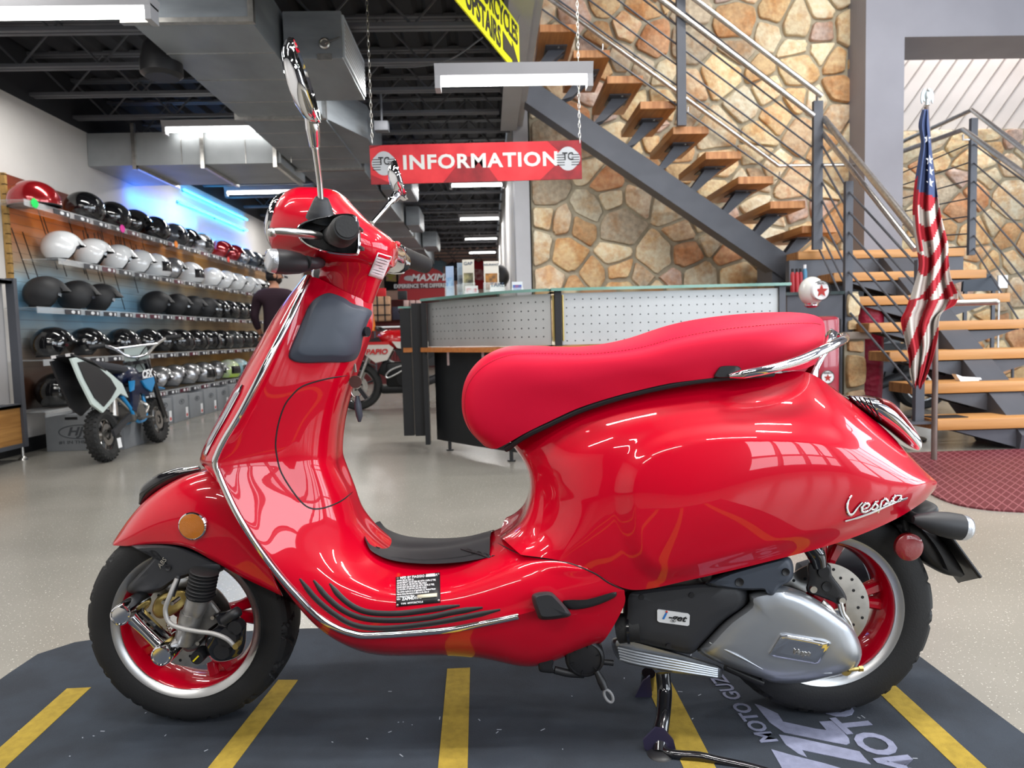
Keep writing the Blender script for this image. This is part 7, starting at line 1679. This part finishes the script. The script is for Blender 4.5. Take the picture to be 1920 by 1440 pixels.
# head details: face turned to image right
HC = bp3(.0, .012, 1.685); fd = V((.85, .52, 0)).normalized(); sd = V((0, 0, 1)).cross(fd)
mb = MB(); Rm = Matrix((fd, sd, V((0, 0, 1)))).transposed(); mb.ell(HC, (.098, .080, .12), R=Rm); mb.cyl(HC+fd*.09-V((0, 0, .01)), HC+fd*.118-V((0, 0, .03)), .008, .014, n=10)
for s in (-1, 1): mb.ell(HC+sd*s*.080-V((0, 0, .01))-fd*.01, (.022, .010, .032), R=Rm)
mb.build('head', SK, per, 60)
mb = MB()
for s in (-1, 1): mb.ell(HC+fd*.088+sd*s*.032+V((0, 0, .012)), (.008, .012, .007), R=Rm)
mb.build('eye', M['black'], per)
mb = MB(); mb.ell(HC+fd*.088-V((0, 0, .062)), (.012, .026, .007), R=Rm); mb.build('mouth', mat('lips', '#8c4a42', .5), per)
mb = MB(); mb.ell(HC-fd*.012-V((0, 0, .012)), (.092, .084, .10), R=Rm, lo=.0, hi=.72); mb.build('hair', mat('dark hair', '#17120f', .8), per, 60)
mb = MB(); mb.ell(HC+fd*.02-V((0, 0, .055)), (.080, .070, .068), R=Rm, lo=.35, hi=1.); mb.build('beard', mat('dark beard', '#2a1d17', .9), per, 60)
mb = MB(); mb.ell(HC+V((0, 0, .03)), (.106, .092, .10), R=Rm, lo=0, hi=.52); P = [HC+V((0, 0, .03))+fd*(.08+.09*math.sin(a))+sd*(.07*math.cos(a)) for a in [PI*k/14 for k in range(15)]]; mb.prism(P, (0, 0, .008)); mb.build('cap', M['blackp'], per, 50)
# clothes
vs2 = [(bp3(0, 0, .84), (.185, .135)), (bp3(0, 0, 1.0), (.175, .125)), (bp3(0, 0, 1.12), (.165, .12)), (bp3(0, .0, 1.32), (.19, .13)), (bp3(0, -.01, 1.45), (.15, .118)), (bp3(0, .0, 1.51), (.085, .085)),
       (bp3(-.19, -.01, 1.43), .088), (bp3(-.25, .0, 1.28), .066), (bp3(-.27, -.01, 1.15), .058), (bp3(-.24, .06, .985), .042), (bp3(.19, -.01, 1.43), .088), (bp3(.25, 0, 1.28), .066), (bp3(.27, .02, 1.15), .058), (bp3(.22, .16, 1.05), .042)]
skin_mesh('sweater', vs2, [(0, 1), (1, 2), (2, 3), (3, 4), (4, 5), (4, 6), (6, 7), (7, 8), (8, 9), (4, 10), (10, 11), (11, 12), (12, 13)], SHM, per)
vs3 = [(bp3(0, 0, 1.0), (.16, .115)), (bp3(-.10, 0, .82), .108), (bp3(-.11, 0, .50), .08), (bp3(-.12, -.02, .12), .066), (bp3(.10, 0, .82), .108), (bp3(.11, .02, .50), .08), (bp3(.12, 0, .12), .066)]
skin_mesh('trousers', vs3, [(0, 1), (1, 2), (2, 3), (0, 4), (4, 5), (5, 6)], TR, per)
for s, y in ((-1, -.02), (1, 0)): mb = MB(); mb.ell(bp3(s*.125, y+.05, .045), (.05, .14, .045)); mb.build('shoe', M['blackp'], per)
for s, h0, dr in ((-1, bp3(-.22, .11, .91), V((.05, .25, -1))), (1, bp3(.18, .24, 1.02), V((-.2, 1, -.1)))):
    dr = dr.normalized(); sd_ = dr.cross(V((0, 0, 1)) if s > 0 else V((0, 1, 0))).normalized(); hv = [(h0, .026), (h0+dr*.05, (.036, .018))]; he = [(0, 1)]
    for k, (o_, L) in enumerate(((-.03, .07), (-.01, .085), (.011, .08), (.03, .062))):
        b0 = h0+dr*.075+sd_*o_; i0 = len(hv); cu = V((0, 0, -1)) if s > 0 else V((.6, 0, 0)); hv += [(b0, .0105), (b0+dr*L*.5+cu*.006, .0092), (b0+dr*L*.85+cu*.022, .008)]; he += [(1, i0), (i0, i0+1), (i0+1, i0+2)]
    i0 = len(hv); hv += [(h0+dr*.03-sd_*.045, .0105), (h0+dr*.065-sd_*.062, .0095)]; he += [(0, i0), (i0, i0+1)]
    skin_mesh('hand', hv, he, SK, per, sub=1)

# ================================================================ MERCHANDISE AT THE BACK
def panelpx(x0, y0, x1, y1, Y, th, name, m, lab=None, cat=None, par=None, group=None):
    a = at(x0, y1, Y); b2 = at(x1, y0, Y); mb = MB(); mb.bb((min(a.x, b2.x), Y, min(a.z, b2.z)), (max(a.x, b2.x), Y+th, max(a.z, b2.z)), min(th*.3, .008)); o = mb.build(name, m, par, 30)
    if lab: tag(o, lab, cat, group)
    return o
DR = mat('dark red display board', '#5c1f22', .7, noise=.1, nscale=4)
bw = at(700, 655, 13.2); mb = MB(); mb.bb((at(600, 600, 13.13).x, 13.13, 0), (at(786, 600, 13.13).x, 13.2, at(700, 592, 13.3).z)); tag(mb.build('gondola_back', DR, None, 0), 'tall dark red gondola carrying riding gear left of the desk', 'gondola')
BY = 15.2
bn = thing('banner', 'red half-round MAXIMA banner with the line EXPERIENCE THE DIFFERENCE', 'banner', at(790, 530, BY)); c = at(793, 562, BY); rx_ = at(838, 562, BY).x-c.x+.02; rz_ = at(793, 503, BY).z-c.z
P = [c+V((rx_*1.0*math.copysign(abs(math.cos(a))**.6, math.cos(a)), 0, rz_*abs(math.sin(a))**.55)) for a in [PI*k/30 for k in range(31)]]
mb = MB(); mb.prism(P, (0, .02, 0)); mb.build('banner_board', mat('banner red', '#a51f26', .5), bn, 0)
mb = MB(); p = at(799, 521, BY-.01); put_text(mb, 'MAXIMA', p+V((.10, 0, 0)), (1, 0, 0), (0, 0, 1), .20, bold=.03, shear=.25, sx=1.1); mb.build('banner_name', M['white'], bn, 0)
mb = MB(); mb.ell(p-V((.36, 0, 0)), (.11, .004, .055)); mb.build('banner_mark', mat('silver mark', '#b9b9bc', .4), bn)
mb = MB(); mb.bb((c.x-rx_*.97, BY-.006, at(793, 541, BY).z), (c.x+rx_*.97, BY-.001, at(793, 531, BY).z)); mb.build('dark_band', mat('banner dark band', '#4e2126', .5), bn, 0)
mb = MB(); put_text(mb, 'EXPERIENCE THE DIFFERENCE', at(795, 536, BY-.012), (1, 0, 0), (0, 0, 1), .115, bold=.02, sx=.82); mb.build('banner_line', M['white'], bn, 0)
mb = MB()
for s in (-.7, .7): mb.cyl((c.x+s*rx_, BY+.03, 0), (c.x+s*rx_, BY+.03, c.z+.1), .02)
mb.build('banner_stand', M['frame'], bn)
def shirt(px, py, Y, col, lab, sc=.36, graphic=None, name='t_shirt'):
    sc *= 20.1/Y; Y = 20.1; c = at(px, py, Y); t = thing(name, lab, 'shirt', c, 'shirts hung at the back')
    P = [(-.25, .42), (-.5, .30), (-.42, .08), (-.28, .16), (-.28, -.5), (.28, -.5), (.28, .16), (.42, .08), (.5, .30), (.25, .42), (.1, .46), (0, .40), (-.1, .46)]
    G = []; 
    mb = MB(); mb.prism([c+V((x*sc*1.5, 0, z*sc*1.7)) for x, z in P], (0, .05, 0)); o = mb.build('garment', mat('shirt cloth', col, .85), t, 20)
    mb = MB(); mb.tube(spline([c+V((-.2*sc, .02, .46*sc*1.7)), c+V((0, .02, .60*sc*1.7)), c+V((.2*sc, .02, .46*sc*1.7))], 4), .008, 6); mb.cyl(c+V((0, .02, .58*sc*1.7)), c+V((0, .02, .70*sc*1.7)), .006); mb.build('hanger', M['black'], t)
    if graphic: mb = MB(); mb.add([c+V((x*sc, -.003, z*sc*1.2)) for x, z in ((-.3, -.25), (.3, -.3), (.33, .2), (-.28, .25))], [(0, 1, 2, 3)]); mb.build('shirt_print', mat('shirt graphic', graphic[0], .6, col2=graphic[1], nscale=9), o, 0, recalc=False)
shirt(733, 517, 14.6, '#16151a', 'black t-shirt with bright yellow and pink graphic under the handlebar', .34, ('#c8d84a', '#d88aa0'))
shirt(772, 515, 16.5, '#cdbfae', 'cream t-shirt hanging between the black shirt and banner', .26)
shirt(898, 514, 16.5, '#b02530', 'red t-shirt hanging above the desk between the leaflets', .40, ('#8c1c26', '#d0a0a0'))
shirt(944, 508, 16.5, '#1c1c1f', 'black t-shirt with green print behind the insurance leaflet', .36, ('#2f8a3a', '#1c1c1f'))
shirt(852, 508, 17.8, '#3a3c46', 'dark grey t-shirt hanging behind the cream leaflet', .28, ('#8a8a90', '#3a3c46'))
shirt(822, 504, 17.8, '#7d97a8', 'pale blue t-shirt hanging right of the banner', .28)
for px, py, col, lab in ((940, 513, 'black', 'black helmet on a stand at the right end of the back wall'), ):
    hh, new = helmet_proto('full', 'black'); hh = dup(hh); c = at(px, py+10, 9.0); place(hh, (c.x-.05, 9.0, c.z-.1), rz=math.radians(-70), sc=1.2); hh['label'] = lab; hh['group'] = 'helmets on stands'
    mb = MB(); mb.cyl((c.x-.05, 9.0, 0), (c.x-.05, 9.0, c.z-.1), .02); mb.lathe([(1e-4, .02), (.15, .01), (.16, 0)], (c.x-.05, 9, 0), (0, 0, 1), 20); mb.lathe([(.08, 0), (.07, .02), (1e-4, .02)], (c.x-.05, 9, c.z-.1), (0, 0, 1), 20); tag(mb.build('helmet_stand', M['blackp'], None), 'thin black stand holding a helmet beside the pale column', 'stand')
bk = thing('backpack', 'tan backpack with black straps hung on the red gondola', 'bag', at(716, 580, 13.1)); a = at(701, 603, 13.1); b2 = at(733, 556, 13.1)
mb = MB(); mb.bb((a.x, 12.95, a.z), (b2.x, 13.12, b2.z), .03); mb.build('bag_body', mat('tan canvas', '#b08a6c', .85, noise=.1, nscale=12), bk, 50)
mb = MB()
for f in (.3, .7): x = a.x+(b2.x-a.x)*f; mb.bb((x-.012, 12.94, a.z), (x+.012, 12.955, b2.z))
for f in (.25, .65): z = a.z+(b2.z-a.z)*f; mb.bb((a.x, 12.94, z-.01), (b2.x, 12.955, z+.01))
mb.build('strap', M['black'], bk, 0)
rnd = random.Random(31); gi = 0
for (x0, y0, x1, y1, col, nm, lab, cat) in ((746, 545, 762, 562, '#262628', 'riding_jacket', 'charcoal riding jacket beside the tan backpack', 'jacket'), (757, 563, 766, 578, '#b89a94', 'glove_pack', 'left pink glove pack on the hook row under the banner', 'gloves'), (769, 563, 777, 578, '#b89a94', 'glove_pack', 'middle pink glove pack on the hook row under the banner', 'gloves'), (780, 563, 788, 578, '#b89a94', 'glove_pack', 'right pink glove pack on the hook row under the banner', 'gloves'),
        (736, 575, 752, 600, '#2b2a38', 'riding_vest', 'dark violet vest hung right of the tan backpack', 'vest'), (762, 582, 772, 612, '#6f8f84', 'gear_bag', 'left pale green gear bag behind the round mirror', 'bag'), (776, 582, 786, 612, '#6f8f84', 'gear_bag', 'right pale green gear bag at the desk edge', 'bag'), (722, 623, 746, 632, '#b9a894', 'parts_box', 'cream box on the low rack above the red tank', 'box'), (700, 540, 722, 556, '#c02028', 'riding_jacket', 'bright red jacket folded over the backpack', 'jacket')):
    o = panelpx(x0, y0, x1, y1, 13.0, .12, nm, mat(nm, col, .8), lab, cat)
t = thing('low_rack', 'low red wire rack behind the motorcycle tank', 'rack', at(730, 620, 12.4)); a = at(704, 650, 12.4); b2 = at(780, 612, 12.4)
mb = MB(); mb.tube([V((a.x, 12.4, b2.z)), V((b2.x, 12.4, b2.z))], .015, 8); mb.build('top_rail', M['white'], t)
for f in (0, 1): x = a.x+(b2.x-a.x)*f; mb = MB(); mb.cyl((x, 12.4, 0), (x, 12.4, b2.z), .015); mb.build('rack_leg', M['frame'], t)
for k in range(14): x = a.x+(b2.x-a.x)*(k+.5)/14; mb = MB(); mb.cyl((x, 12.4, .4), (x, 12.4, b2.z), .005, n=6); mb.build('wire', mat('red wire', '#7a2a2c', .5) if k == 0 else bpy.data.materials['red wire'], t)
p = at(698, 604, 8.25); mb = MB(); mb.lathe([(.02, .10), (.04, -.10), (1e-4, -.10)], p, (0, 0, 1), 16); plabel(mb.build('orange_tag', mat('orange plastic', '#e87818', .5), m1), 'orange tag hung on the handlebar')
